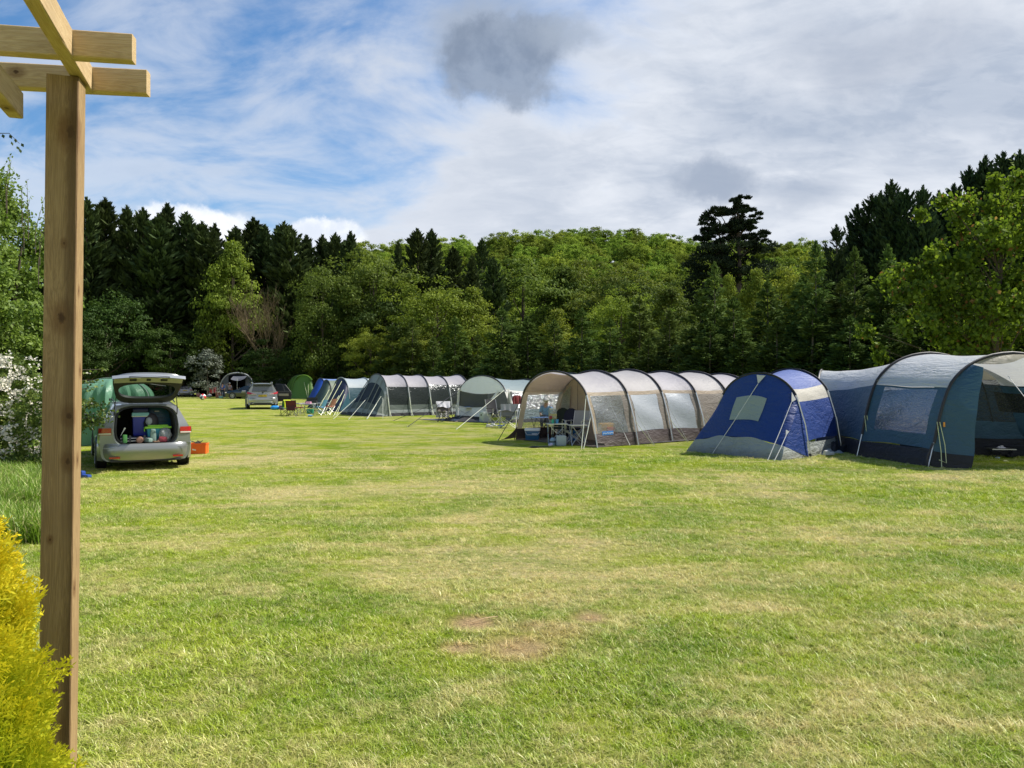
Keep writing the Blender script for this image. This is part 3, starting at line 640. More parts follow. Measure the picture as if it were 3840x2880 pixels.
# ---- broadleaved trees in front of the far row
spec = [
 (BRT[1], 'pale_green_tree', 'tall narrow pale green tree climbing in front of the dark conifers', 872, 880, 100, .62),
 (MID[1], 'small_green_tree', 'lower pale green branches under the tall narrow tree', 825, 1080, 100, .75),
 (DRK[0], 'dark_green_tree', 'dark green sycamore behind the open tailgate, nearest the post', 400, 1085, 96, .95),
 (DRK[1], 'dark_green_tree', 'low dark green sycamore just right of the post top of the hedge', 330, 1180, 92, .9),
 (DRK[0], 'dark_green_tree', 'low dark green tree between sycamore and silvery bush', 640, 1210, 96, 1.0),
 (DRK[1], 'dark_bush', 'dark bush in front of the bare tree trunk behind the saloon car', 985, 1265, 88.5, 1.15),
 (DRK[0], 'dark_bush', 'dark bush left of the bright green dome tent', 1100, 1300, 98, 1.2),
 (MID[2], 'birch_tree', 'drooping grey green birch right of the bare brown branches', 1210, 1010, 92, .72),
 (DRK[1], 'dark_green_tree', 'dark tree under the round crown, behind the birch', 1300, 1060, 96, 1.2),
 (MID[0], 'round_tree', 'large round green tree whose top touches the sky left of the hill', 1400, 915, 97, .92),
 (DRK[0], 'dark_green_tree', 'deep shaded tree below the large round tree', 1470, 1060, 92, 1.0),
 (BRT[0], 'bright_sycamore', 'bright sycamore in front of the hill foot conifers', 1640, 1020, 84, .95),
 (BRT[1], 'bright_sycamore', 'lower right bright sycamore with leafy tufts', 1770, 1060, 82, .8),
 (BRT[0], 'bright_sapling', 'bright sapling group behind the blue tent top', 1390, 1215, 84, .9),
 (BRT[1], 'bright_sapling', 'thin bright sapling above the bright green dome tent', 1180, 1250, 93, .5),
 (BRT[0], 'bright_sapling', 'bright sapling above the long grey tunnel tent', 1560, 1225, 80, .9),
 (MID[0], 'green_tree', 'rounded green tree at the foot of the hill above the white tent', 1960, 960, 108, 1.0),
 (MID[1], 'green_tree', 'tall green tree beside the rounded one at the hill foot', 2110, 985, 110, .9),
 (MID[2], 'green_tree', 'loose pale tree at the hill foot left of centre', 2220, 985, 112, .8),
 (BRT[1], 'bright_tree', 'bright narrow tree hung with leaves above the white awning tent', 2090, 1145, 62, .8),
 (MID[0], 'green_tree', 'green tree at the hill foot behind the beige tent', 2330, 1000, 105, 1.0),
 (BRT[0], 'bright_tree', 'bright topped tree at the hill foot above the beige roof', 2330, 1060, 85, .8),
 (MID[1], 'green_tree', 'round green tree left of the tall pine', 2500, 1065, 80, .95),
 (DRK[0], 'dark_green_tree', 'dark tree between the two green crowns left of the pine', 2420, 1010, 100, 1.0),
 (BRT[1], 'pale_sapling', 'left of two pale leafed saplings in front of the tall pine', 2730, 1010, 55, .45),
 (BRT[1], 'pale_sapling', 'right of two pale leafed saplings in front of the tall pine', 2835, 985, 55, .48),
 (BRT[0], 'bright_tree', 'bright sunlit tree right of the pine before the hill', 3010, 925, 62, .7),
 (MID[1], 'green_tree', 'mid green tree between pine and right hand conifers', 2930, 985, 66, .8),
 (MID[0], 'green_tree', 'mid green tree at the hill foot right of the pine', 3020, 960, 90, 1.0),
 (MID[2], 'green_tree', 'soft green tree under the right hand conifers', 3230, 1130, 46, .9),
]
for k, nm, lab, px, top, D, w_ in spec: put(k, nm, lab, px, top, D, w_, 10)
# ---- feathery hedge of young conifers behind the tents
def interp(x, xs_, ys_): return float(np.interp(x, xs_, ys_))
hx = [1130, 1500, 1900, 2600, 3200, 3840, 4100]; hd = [98, 80, 62, 50, 40, 33, 31]
ht = [1290, 1225, 1180, 1120, 1000, 960, 960]
ORD = ['first', 'second', 'third', 'fourth', 'fifth', 'sixth', 'seventh', 'eighth', 'ninth', 'tenth']
px = 1140; i = 0; cnt = {}
near = ['bright green dome tent', 'blue ridge tent', 'pale blue roofed tent', 'long grey tunnel tent', 'white awning tent', 'beige tunnel tent', 'royal blue tent', 'teal tunnel tent']
nx_ = [1175, 1245, 1345, 1700, 2040, 2720, 3150, 9999]
while px < 4000:
    D = interp(px, hx, hd); top = interp(px, hx, ht) + rt.uniform(-30, 60)
    nn = next(n_ for n_, lim in zip(near, nx_) if px < lim)
    cnt[nn] = cnt.get(nn, -1) + 1; od = ORD[min(9, cnt[nn])]
    put(FEA[i % 4], 'young_conifer', od + ' tall feathery conifer from the left behind the ' + nn, px, top, D, rt.uniform(1.0, 1.3), 8, 'feathery young conifers in the hedge behind the tents')
    put(FEA[(i + 1) % 4], 'young_conifer', od + ' low feathery conifer from the left behind the ' + nn, px + 35, top + 110 + rt.uniform(0, 50), D - 4, rt.uniform(1.3, 1.7), 8, 'lower conifers in the hedge behind the tents')
    px += 2885 * 2.1 / D; i += 1
for px, top, D, lab in ((2680, 985, 49, 'thin feathery young conifer standing tall left of the pale saplings'), (3060, 905, 42, 'thin feathery young conifer with a nodding tip under the right hand row'), (3205, 928, 40, 'left of two nodding young conifers before the dark row'), (3330, 920, 39, 'right of two nodding young conifers before the dark row')):
    put(FEA[0], 'young_conifer', lab, px, top, D, .75, 8)
# ---- wood on the hillside
cells = []
yy = 152.0; row = 0
while yy < 335:
    x0, x1 = XD(1240, yy)[0], XD(3330, yy)[0]; st = 6.9 + (yy - 152) * 0.010; n = int((x1 - x0) / st) + 1
    for j in range(n): cells.append((x0 + (j + 0.5 * (row % 2)) * st + rt.uniform(-2.2, 2.2), yy + rt.uniform(-3, 3)))
    yy += 8.2; row += 1
rest = cells[300:]; cells = cells[:300]
print('hill trees', len(cells), 'last row', yy)
for j, (x, y) in enumerate(cells):
    pr = HIL[rt.randrange(5)]; s = rt.uniform(0.72, 1.2)
    t = tree('hill_tree', 'broadleaved tree among many in the sunlit green wood on the hillside', (x, y, hill_z(x, y) - 0.5), pr[0], pr[1], (s * rt.uniform(.85, 1.1), s, s * rt.uniform(.85, 1.15)), rt.uniform(0, 6.28), 'trees of the hillside wood')
R3 = np.array([(x, y, hill_z(x, y) - .5) for x, y in rest]); rg = np.random.default_rng(6); n = len(R3)
scatter('far_wood', R3, rg.uniform(.8, 1.25, n), np.stack([np.zeros(n), np.zeros(n), rg.uniform(0, 6.28, n)], 1), [h[0] for h in HIL], 'far upper part of the green wood along the crest of the hill', 'wood')
# ---- the tall pine
def pine():
    D = 92; x, y = XD(2745, D); H0 = Zof(742, D)
    rg = np.random.default_rng(3); limbs = []; K = []
    def zz(py): return Zof(py, D)
    def xx(px): return (px - 2745) / F * D
    tops = [(2768, 752, .6), (2766, 775, .7), (2768, 815, .9), (2772, 860, 1.), (2775, 840, .8), (2748, 800, .9), (2790, 800, .8), (2800, 840, .9), (2830, 822, .6), (2735, 845, .8), (2700, 800, .7), (2672, 800, .6), (2650, 830, .8), (2660, 870, .8), (2640, 890, .6), (2700, 870, .9), (2760, 850, 1.0), (2815, 880, .9), (2850, 880, .8),
            (2780, 890, .9), (2730, 895, .9), (2690, 905, .9), (2640, 915, .7), (2850, 905, .7), (2808, 915, .8), (2620, 895, .5)]
    for px, py, r in tops:
        for q in range(5): K.append((xx(px) + rg.normal(0, .5), np.clip(rg.normal(0, 1.0), -1.6, 1.6) * (.35 if py < 800 else 1), zz(py) + rg.normal(0, .38), r * rg.uniform(.55, 1.0)))
    for i in range(260):
        py = rg.uniform(925, 1330); wd = np.interp(py, [925, 1000, 1100, 1330], [110, 150, 165, 150])
        K.append((xx(2740 + rg.uniform(-1, 1) * wd), rg.normal(0, 2.6), zz(py), rg.uniform(.8, 1.4)))
    K = np.array(K); per = 105; idx = np.repeat(np.arange(len(K)), per); n = len(idx)
    d = rand_dir(rg, n); d[:, 2] = np.abs(d[:, 2]) * 0.9 - 0.15
    pos = K[idx, :3] + d * (K[idx, 3] * rg.uniform(.5, 1, n))[:, None] * np.array([1, 1, .85])
    U = norm(d + rand_dir(rg, n) * 0.4 + np.array([0, 0, .3])); N = rand_dir(rg, n)
    V, Fq, T = quads(pos, N, U, np.full(n, .42), np.full(n, .17), rg.uniform(0, 1, n))
    me = leaf_object('crown', V, Fq, T, L_PIN)
    mb = MB(); mb.tube([(0.2, 0, 0), (0.6, 0, 9), (.9, 0, 15), (.75, 0, H0 - 1)], [.55, .42, .26, .05], 8)
    mb.tube([(.6, 0, 9), (-1.2, .2, 13), (-1.5, .1, zz(830))], [.3, .2, .05], 7)
    for px, py, r in tops: mb.tube([(0.8 if px > 2720 else -1.3, 0, zz(py) - 2.2), (xx(px) * .6, 0, zz(py) - 1), (xx(px), 0, zz(py) - .1)], [.12, .07, .02], 5)
    tr = mb.mesh('trunk', M_BARK, True)
    tree('pine_tree', 'tall dark pine with an open ragged top rising above the hill', (x, y, 0), me, tr)
pine()
# ---- bare branched tree
def bare_tree():
    D = 90; x, y = XD(985, D); rg = random.Random(4); mb = MB(); tw = MB()
    mb.tube([(0, 0, 0), (.2, 0, 3), (.1, 0, 6)], [.22, .17, .12], 7)
    def grow(p, d, L, r, lev, m):
        pts = [p]; q = p.copy(); dd = d.copy()
        for i in range(4):
            dd = (dd + Vector((rg.uniform(-.25, .25), rg.uniform(-.25, .25), .16))).normalized(); q = q + dd * L / 4; pts.append(q.copy())
        m.tube(pts, [r * (1 - .2 * i) for i in range(5)], 4)
        if lev < 3:
            for k in range(4 if lev else 5):
                a = pts[rg.randrange(1, 5)]; nd = (dd + Vector((rg.uniform(-.9, .9), rg.uniform(-.9, .9), rg.uniform(0, .5)))).normalized()
                grow(a, nd, L * .68, r * .55, lev + 1, tw)
    for i in range(9):
        a = i * .7; grow(Vector((.1, 0, 2.5 + i * .45)), Vector((math.cos(a), math.sin(a) * .6, .55)).normalized(), 3.9, .09, 0, mb)
    t = thing('bare_tree', 'leafless brown branched tree in front of the dark conifers', 'tree', (x, y, 0.5)); t.scale = (1.0, 1.0, .98)
    mat = plain('dead twigs', (0.11, 0.08, 0.04), .9, var=.3)
    part('trunk', mb, mat, t, True); part('twigs', tw, mat, t)
bare_tree()
# ---- silvery bush
c, C = broad_crown('crown', L_GRY, 91, 2.3, 5.6, 0.3, 80, 60, 0.22, cone=.35, lump=.3)
tree('silvery_tree', 'small silvery leaved tree left of the dark arched tent', (*XD(778, 94), 0), c, trunk_mesh('trunk', M_BARK, 4.5, .1, seed=1), (1.0, 1.0, 1.12))
c, C = broad_crown('crown', L_DRK, 92, 2.3, 4.2, 0.1, 60, 60, 0.25, lump=.3)
tree('dark_bush', 'dark bush beside the silvery tree above the far grey car', (*XD(690, 101), 0), c, trunk_mesh('trunk', M_BARK, 3, .1, seed=1))
# ---- maple at the right, near
def maple():
    D = 27; x, y = XD(3700, D); rg = np.random.default_rng(8); K = []
    def add(px, py, rpx, dy=0): K.append(((px - 3700) / F * D, dy, Zof(py, D), rpx / F * D))
    for a in [(3560, 790, 40), (3600, 760, 30), (3620, 870, 60), (3700, 730, 45), (3760, 700, 40), (3690, 800, 60), (3780, 780, 60), (3820, 740, 50), (3850, 800, 70), (3650, 950, 70), (3740, 900, 80), (3830, 900, 90), (3580, 1000, 50),
              (3425, 985, 32), (3500, 975, 30), (3395, 1050, 38), (3460, 1060, 45), (3530, 1070, 60), (3600, 1080, 70), (3690, 1060, 80), (3790, 1030, 90), (3860, 1060, 90), (3380, 1120, 45), (3440, 1150, 55), (3520, 1160, 60),
              (3610, 1170, 80), (3710, 1170, 90), (3810, 1160, 90), (3500, 1230, 50), (3580, 1250, 70), (3670, 1270, 80), (3770, 1270, 90), (3860, 1250, 90), (3320, 1230, 30), (3340, 1290, 30), (3560, 1330, 60), (3650, 1350, 70), (3760, 1360, 90), (3900, 1150, 110), (3950, 1000, 110), (3920, 850, 90)]:
        for q in range(3): add(a[0] + rg.normal(0, 24), a[1] + rg.normal(0, 22), a[2] * rg.uniform(.5, 1.0), rg.normal(0, 1.0))
    K = np.array(K); per = 240; idx = np.repeat(np.arange(len(K)), per); n = len(idx)
    d = rand_dir(rg, n); pos = K[idx, :3] + d * (K[idx, 3] * (np.abs(rg.normal(0, .62, n)) + .15))[:, None]
    N = norm(rand_dir(rg, n) + np.array([0, -.2, .9])); U = norm(np.cross(N, rand_dir(rg, n)) + np.array([0, 0, -.55])); sz = .165 * rg.uniform(.6, 1.25, n)
    sel = rg.uniform(0, 1, n) < 0.03
    def mk(s, mat, nm):
        V, Fq, T = quads(pos[s], N[s], U[s], sz[s], sz[s] * .8, rg.uniform(0, 1, s.sum())); return leaf_object(nm, V, Fq, T, mat)
    mb = MB(); mb.tube([(.3, 0, 0), (.3, 0, 2.5), (.5, 0, 5.5), (.6, 0, 8)], [.12, .10, .06, .02], 8)
    for k in K[::3]: mb.tube([(.4, 0, max(1.2, k[2] - 2.2)), (k[0] * .55, k[1] * .5, k[2] - .7), (k[0], k[1], k[2])], [.03, .02, .006], 5)
    t = tree('maple_tree', 'large leaved young maple with yellow green leaves at the right edge', (x, y, 0), mk(~sel, L_MAP, 'crown'), mb.mesh('trunk', M_BARK, True))
    link('young_leaves', mk(sel, L_MAPR, 'young_leaves'), t)
maple()
# ---- hedge tree and hawthorn at the left, near
def hedge_tree():
    D = 19; rg = np.random.default_rng(21); x0, y0 = XD(20, D); K = []
    def add(px, py, rpx): K.append((XD(px, D)[0] - x0 + rg.normal(0, .1), rg.uniform(-1.3, 1.3), Zof(py, D), rpx / F * D))
    for py in range(690, 1640, 42):
        right = interp(py, [690, 760, 860, 1000, 1200, 1640], [20, 70, 100, 135, 150, 120])
        for px in range(-420, int(right), 62): add(px + rg.uniform(-25, 25), py + rg.uniform(-20, 20), rg.uniform(36, 62))
    K = np.array(K); per = 430; idx = np.repeat(np.arange(len(K)), per); n = len(idx)
    d = rand_dir(rg, n); pos = K[idx, :3] + d * (K[idx, 3] * rg.uniform(.35, 1.45, n))[:, None] * np.array([1, 1, .8])
    pos[:, 2] = np.maximum(pos[:, 2], 0.05)
    N = norm(rand_dir(rg, n) * .9 + np.array([.25, -.2, .7])); U = norm(np.cross(N, rand_dir(rg, n)) + np.array([0, 0, -.35])); sz = .105 * rg.uniform(.6, 1.3, n)
    V, Fq, T = quads(pos, N, U, sz, sz * .62, np.clip(rg.uniform(0, 1, n) * .8 + .2 * rg.uniform(0, 1, len(K))[idx], 0, 1))
    # long shoots at the top
    sh = MB(); LV = []; 
    for (px, py, tx, ty) in ((10, 720, 12, 610), (30, 730, 36, 600), (60, 760, 50, 690), (110, 860, 125, 740), (130, 860, 160, 720), (85, 800, 70, 660), (140, 900, 150, 790), (0, 700, -20, 600), (55, 700, 62, 590), (160, 980, 172, 850)):
        a = Vector((XD(px, D)[0] - x0, rg.uniform(-.4, .4), Zof(py, D))); b = Vector((XD(tx, D)[0] - x0, a.y + .1, Zof(ty, D)))
        sh.tube([a + Vector((0, 0, -.6)), a, b], [.012, .008, .003], 5)
        for k in range(16): LV.append(a.lerp(b, k / 15) + Vector((rg.normal(0, .035), rg.normal(0, .035), 0)))
    LV = np.array([tuple(v) for v in LV]); m = len(LV)
    V2, F2, T2 = quads(LV, norm(rand_dir(rg, m) + np.array([0, 0, .6])), norm(rand_dir(rg, m) + np.array([0, 0, .3])), np.full(m, .085), np.full(m, .05), rg.uniform(.4, 1, m))
    V = np.concatenate([V, V2]); Fq = np.concatenate([Fq, F2 + 4 * n]); T = np.concatenate([T, T2])
    sh.tube([(-1.5, 0, 0), (-1.3, 0, 2.2), (-.9, 0, 5)], [.12, .1, .05], 7); sh.tube([(-1.4, 0, 1), (0, .2, 3), (.4, 0, 5)], [.08, .06, .02], 6)
    tree('hedge_tree', 'tall leafy yellow green hedge tree behind the post at the left edge', (x0, y0, 0), leaf_object('crown', V, Fq, T, L_HAZ), sh.mesh('trunk', M_BARK, True))
hedge_tree()
def hawthorn():
    D = 14.8; rg = np.random.default_rng(33); x0, y0 = XD(40, D); K = []; FL = []
    def add(px, py, rpx, L=None): (K if L is None else L).append((XD(px, D)[0] - x0, rg.uniform(-.5, .5), max(.12, Zof(py, D)), rpx / F * D))
    for py in range(1350, 1730, 34):
        right = interp(py, [1350, 1430, 1560, 1730], [80, 160, 300, 200])
        for px in range(-400, int(right), 50):
            add(px + rg.uniform(-20, 20), py + rg.uniform(-15, 15), rg.uniform(28, 46))
            if px < 170 and rg.uniform() < .95: add(px + rg.uniform(-20, 20), py - 8, rg.uniform(30, 46), FL)
    K = np.array(K); per = 110; idx = np.repeat(np.arange(len(K)), per); n = len(idx)
    d = rand_dir(rg, n); pos = K[idx, :3] + d * (K[idx, 3] * rg.uniform(.3, 1.05, n))[:, None]
    # sprays of twigs and leaves reaching out on the right of the post
    ends = [(330, 1380, 400, 1385), (325, 1440, 385, 1432), (320, 1470, 395, 1450), (300, 1530, 400, 1515), (300, 1550, 425, 1550), (300, 1570, 380, 1590), (300, 1545, 350, 1505), (300, 1560, 415, 1565), (320, 1420, 370, 1425)]
    tw = MB(); E = []
    for (a, b, c_, d_) in ends:
        p = Vector((XD(a - 120, D)[0] - x0, -.2, Zof(b + 30, D))); q = Vector((XD(c_, D)[0] - x0, rg.uniform(-.3, 0), Zof(d_, D)))
        tw.tube([p, p.lerp(q, .5) + Vector((0, 0, .05)), q], [.014, .01, .004], 5)
        for k in range(120 if b > 1500 else 20): E.append(p.lerp(q, rg.uniform(.35, 1.05)) + Vector((rg.normal(0, .06), rg.normal(0, .08), rg.normal(0, .065 if b > 1500 else .02))))
    E = np.array([tuple(v) for v in E]); m = len(E)
    pos = np.concatenate([pos, E]); n = len(pos)
    N = norm(rand_dir(rg, n) + np.array([.2, -.3, .6])); U = norm(np.cross(N, rand_dir(rg, n)) + np.array([0, 0, -.2])); sz = .070 * rg.uniform(.6, 1.35, n)
    V, Fq, T = quads(pos, N, U, sz, sz * .7, rg.uniform(0, 1, n))
    FL = np.array(FL); per = 120; fi = np.repeat(np.arange(len(FL)), per); fn = len(fi)
    d = rand_dir(rg, fn); d[:, 1] = -np.abs(d[:, 1]); fp = FL[fi, :3] + d * (FL[fi, 3] * rg.uniform(.75, 1.15, fn))[:, None]
    keepf = (np.sin(fp[:, 0] * 11 + fp[:, 1] * 7) * np.sin(fp[:, 2] * 14 + 1)) > -.25; fp = fp[keepf]; 
    # a few blossoms along the reaching sprays
    Eb = E[rg.uniform(0, 1, m) < .16]; fp = np.concatenate([fp, Eb + rg.normal(0, .02, Eb.shape)]); fn = len(fp)
    V3, F3, T3 = quads(fp, norm(rand_dir(rg, fn) * .6 + np.array([.2, -.6, .6])), rand_dir(rg, fn), np.full(fn, .048) * rg.uniform(.6, 1.2, fn), np.full(fn, .045), rg.uniform(0, 1, fn))
    tw.tube([(-.8, .2, 0), (-.5, .2, 1), (-.2, 0, 1.6)], [.07, .05, .02], 6); tw.tube([(-.6, .2, .6), (.4, 0, 1.1)], [.04, .02], 6)
    t = tree('hawthorn_bush', 'hawthorn bush full of cream blossom behind the wooden post', (x0, y0, 0), leaf_object('crown', V, Fq, T, L_HAW), tw.mesh('trunk', M_BARK, True))
    link('blossom', leaf_object('blossom', V3, F3, T3, L_FLO), t)
hawthorn()
# ---- leafy twig hanging in at the top left
tw = MB(); q0 = P(-60, 420, 2.6); tw.tube([(0, 0, 0), (.04, .0, .0), (.075, 0, -.035)], [.0016, .0012, .0008], 5)
rg = np.random.default_rng(2); lp = np.array([(.045, 0, -.012), (.05, 0, -.035), (.062, 0, -.025), (.07, 0, -.05), (.085, 0, -.04), (.078, 0, -.06), (.02, 0, -.01)])
V, Fq, T = quads(lp, norm(rand_dir(rg, 7) + np.array([0, -.5, .4])), norm(np.array([[.3, 0, -1]] * 7) + rand_dir(rg, 7) * .3), np.full(7, .016), np.full(7, .011), np.full(7, .4))
t = thing('hanging_twig', 'small leafy twig hanging in front of the sky under the pergola beam end', 'twig', P(-10, 500, 2.6)); part('stem', tw, M_BARK, t); link('leaves', leaf_object('leaves', V, Fq, T, L_DRK), t)

# ---- golden conifer in the lower left corner
def golden():
    rg = np.random.default_rng(77); x0, y0 = -1.63, 2.0; base = Vector((x0, y0, 0))
    # one flat spray: a stem with alternating branchlets that fork again
    def spray(seed):
        r = np.random.default_rng(seed); Cn, Ud, Ln = [], [], []
        L = .085
        for i in range(11):
            t = i / 10; p = np.array([0, 0, t * L]); sd_ = 1 if i % 2 else -1; ang = sd_ * (0.95 - .35 * t) + r.normal(0, .1); l = .036 * (1 - .62 * t) + .006
            u = np.array([math.sin(ang), r.normal(0, .08), math.cos(ang)]); Cn.append(p + u * l * .5); Ud.append(u); Ln.append(l)
            for k in range(3):
                q = p + u * l * (.35 + .22 * k); a2 = ang + (1 if k % 2 else -1) * .65; u2 = np.array([math.sin(a2), r.normal(0, .1), math.cos(a2)]); l2 = l * .5
                Cn.append(q + u2 * l2 * .5); Ud.append(u2); Ln.append(l2)
        Cn.append(np.array([0, 0, L])); Ud.append(np.array([0, 0, 1.])); Ln.append(.02)
        return np.array(Cn), norm(np.array(Ud)), np.array(Ln)
    S = [spray(i) for i in range(4)]
    def rad(z): return np.interp(z, [0, .35, .76, 1.13, 1.30, 1.60], [.34, .36, .31, .20, .125, .0])
    Vs, Fs, Ts, Vi = [], [], [], 0; stems = MB()
    nS = 4300
    for i in range(nS):
        z = 0.30 + 1.29 * (rg.uniform() ** 0.9); th = rg.uniform(-2.6, 1.2) if rg.uniform() < .85 else rg.uniform(0, 6.28)
        lump = 1 + .13 * math.sin(th * 5 + z * 9) * math.sin(z * 17 + th * 2)
        dep = rg.uniform() ** 2.2; r = rad(z) * lump * (1 - .42 * dep); 
        c = np.array([r * math.cos(th), r * math.sin(th), z])
        out = np.array([math.cos(th) * .75, math.sin(th) * .75, .95]) + rg.normal(0, .22, 3); out /= np.linalg.norm(out)
        side = np.cross(out, rg.normal(size=3)); side /= np.linalg.norm(side); nn = np.cross(out, side)
        Cn, Ud, Ln = S[i % 4]; sc_ = rg.uniform(.7, 1.25) * (.8 if z > 1.3 else 1)
        M = np.stack([side, nn, out], 1)
        C2 = (Cn * sc_) @ M.T + c; U2 = Ud @ M.T
        N2 = np.tile(nn, (len(C2), 1)) + rg.normal(0, .25, C2.shape); N2 = norm(N2)
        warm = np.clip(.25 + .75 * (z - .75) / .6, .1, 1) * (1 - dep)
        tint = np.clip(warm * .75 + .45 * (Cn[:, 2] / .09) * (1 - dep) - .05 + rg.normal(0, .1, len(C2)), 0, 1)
        v, f, t = quads(C2, N2, U2, Ln * sc_ * 1.15, np.full(len(C2), .0048) * sc_, tint)
        Vs.append(v); Fs.append(f + Vi); Ts.append(t); Vi += len(v)
        if i % 45 == 0: stems.tube([(0, 0, max(.05, z - .35)), tuple(c * np.array([.6, .6, 1]) - np.array([0, 0, .12])), tuple(c)], [.008, .005, .0015], 5)
    stems.tube([(0, 0, 0), (0, 0, 1.5)], [.03, .006], 7)
    me = leaf_object('foliage', np.concatenate(Vs), np.concatenate(Fs), np.concatenate(Ts), L_GOLD)
    t = thing('golden_conifer', 'golden yellow dwarf conifer in front of the foot of the wooden post', 'shrub', base); link('foliage', me, t); part('stem', stems, plain('reddish twigs', (.10, .05, .025), .8), t, True)
golden()

# ================================================================== pergola
W_POST = timber('sawn post timber', (0.42, 0.29, 0.145), (0.20, 0.13, 0.06), True, ((1.90, .008, -.05, .026), (2.16, .012, -.05, .008), (1.13, -.02, -.05, .007), (1.40, .032, -.05, .016), (1.56, .034, -.05, .017), (2.55, .03, -.05, .03), (2.0, .05, -.01, .010), (1.40, .05, 0, .012), (.95, .05, -.02, .014), (1.72, .05, .02, .012)), .75); W_BEAM = timber('pale beam timber', (0.60, 0.46, 0.27), (0.38, 0.26, 0.125), True, ((2.03, .0225, -.02, .012), (1.75, -.022, .01, .014), (1.98, -.022, .02, .008), (1.62, -.022, -.015, .010), (.10, 0, -.045, .015)))
def log(name, a, b, w, h, mat, parent, roll=0.0, wane=0.0):
    """sawn piece from a to b (centre line), grain along its own X axis, slightly worn arrises"""
    a, b = Vector(a), Vector(b); L = (b - a).length
    rd = random.Random(hash(name) % 7 + int(L * 50)); bm = bmesh.new(); n = 30; ch = 0.0035; rings = []
    for i in range(n + 1):
        x = L * i / n; e = [rd.uniform(-1, 1) * (0.0012 + wane) for _ in range(8)]
        y, z = w / 2, h / 2
        cs = [(y - ch + e[0], z), (y, z - ch + e[1]), (y, -z + ch + e[2]), (y - ch + e[3], -z), (-y + ch + e[4], -z), (-y, -z + ch + e[5]), (-y, z - ch + e[6]), (-y + ch + e[7], z)]
        rings.append([bm.verts.new((x, p[0], p[1])) for p in cs])
    for i in range(n):
        for k in range(8): bm.faces.new((rings[i][k], rings[i][(k + 1) % 8], rings[i + 1][(k + 1) % 8], rings[i + 1][k]))
    bm.faces.new(rings[0]); bm.faces.new(list(reversed(rings[-1]))); bmesh.ops.recalc_face_normals(bm, faces=bm.faces)
    me = bpy.data.meshes.new(name); bm.to_mesh(me); bm.free(); me.materials.append(mat)
    o = link(name, me, parent); x = (b - a).normalized(); up = Vector((0, 0, 1))
    if abs(x.z) > .9: up = Vector((-math.sin(R(roll)), math.cos(R(roll)), 0))
    z = (up - x * up.dot(x)).normalized(); y = z.cross(x)
    o.matrix_local = Matrix.Translation(a - parent.location) @ Matrix((x, y, z)).transposed().to_4x4()
    return o
th = R(16); pc = Vector((-1.611 + .05 * (math.cos(th) - math.sin(th)), 2.66 + .05 * (math.sin(th) + math.cos(th)), 0))
perg = thing('pergola', 'new timber pergola corner with square post and crossing beams at the left edge', 'pergola', pc)
log('post', pc + Vector((-.034, 0, -.05)), pc + Vector((0, 0, 2.694)), .1, .1, W_POST, perg, 16, .0008)
def beam(a, b, z0, w=.045, h=.089): log('beam', (a[0], a[1], z0 + h / 2), (b[0], b[1], z0 + h / 2), w, h, W_BEAM, perg)
d1 = Vector((.985, .168)); n1 = Vector((-.168, .985))
e1 = Vector((-1.267, 2.565)) + n1 * .0225; beam(e1 - d1 * 2.2, e1, 2.70)
d2 = Vector((.99, .139)); e2 = Vector((-1.358, 2.858)) + Vector((-.139, .99)) * .0225; beam(e2 - d2 * 2.2, e2, 2.70)
p1 = Vector((-1.553 - .024, 2.855)); beam(p1, p1 + Vector((.31, -.95)) * 3.3, 2.697, .046, .093)
p2 = Vector((-1.69, 2.62)); beam(p2, p2 + Vector((.32, -.947)) * 1.6, 2.525)
for k, (a, b) in enumerate((((-1.50, 2.50), .02), ((-1.535, 2.53), -.02))):
    part('screw', MB().lathe([(.006, 0), (.005, .003)], (a[0] + .02, a[1] + .03, 2.745), 8, Matrix.Rotation(R(90), 3, 'X')), plain('screw head', (.25, .24, .22), .4, .8), perg, False, True)

# ================================================================== tents
PROF = ([0, .07, .14, .24, .36, .52, .74, 1.0], [0, .24, .48, .70, .82, .91, .975, 1.0])
ROUND = ([0, .02, .07, .155, .28, .45, .70, 1.0], [0, .25, .46, .64, .79, .905, .975, 1.0])
def cat(arr, u):
    i = int(min(max(u, 0), 6.9999)); f = u - i
    p = [arr[max(0, i - 1)], arr[i], arr[i + 1], arr[min(7, i + 2)]]
    if i == 0: p[0] = 2 * arr[0] - arr[1]
    if i == 6: p[3] = 2 - arr[6] if arr is not None and False else arr[6]
    if i == 6: p[3] = arr[7] + (arr[7] - arr[6]) * (.9 if arr[3] < .5 else -.6)
    return .5 * (2 * p[1] + (p[2] - p[0]) * f + (2 * p[0] - 5 * p[1] + 4 * p[2] - p[3]) * f * f + (3 * p[1] - p[0] - 3 * p[2] + p[3]) * f ** 3)
class Hoop:
    def __init__(s, N, Fp, h, prof=PROF): s.N = Vector((N[0], N[1], gz(N[0], N[1]))); s.F = Vector((Fp[0], Fp[1], gz(N[0], N[1]))); s.h = h; s.p = prof
    def at(s, u):
        m = u > 7; q = 14 - u if m else u; t = cat(s.p[0], q) * .5; z = cat(s.p[1], q) * s.h
        if m: t = 1 - t
        v = s.N.lerp(s.F, t); return Vector((v.x, v.y, s.N.z + z))
    def core(s): v = (s.N + s.F) / 2; return Vector((v.x, v.y, s.h * .45))
    def out(s, u, d):
        p = s.at(u); c = s.core(); return p + (p - c).normalized() * d
def wr(p, a): return Vector((math.sin(p.y * 5.1 + p.z * 7.3), math.sin(p.x * 4.7 + p.z * 6.1 + 1), math.sin(p.x * 5.9 - p.y * 4.3))) * a
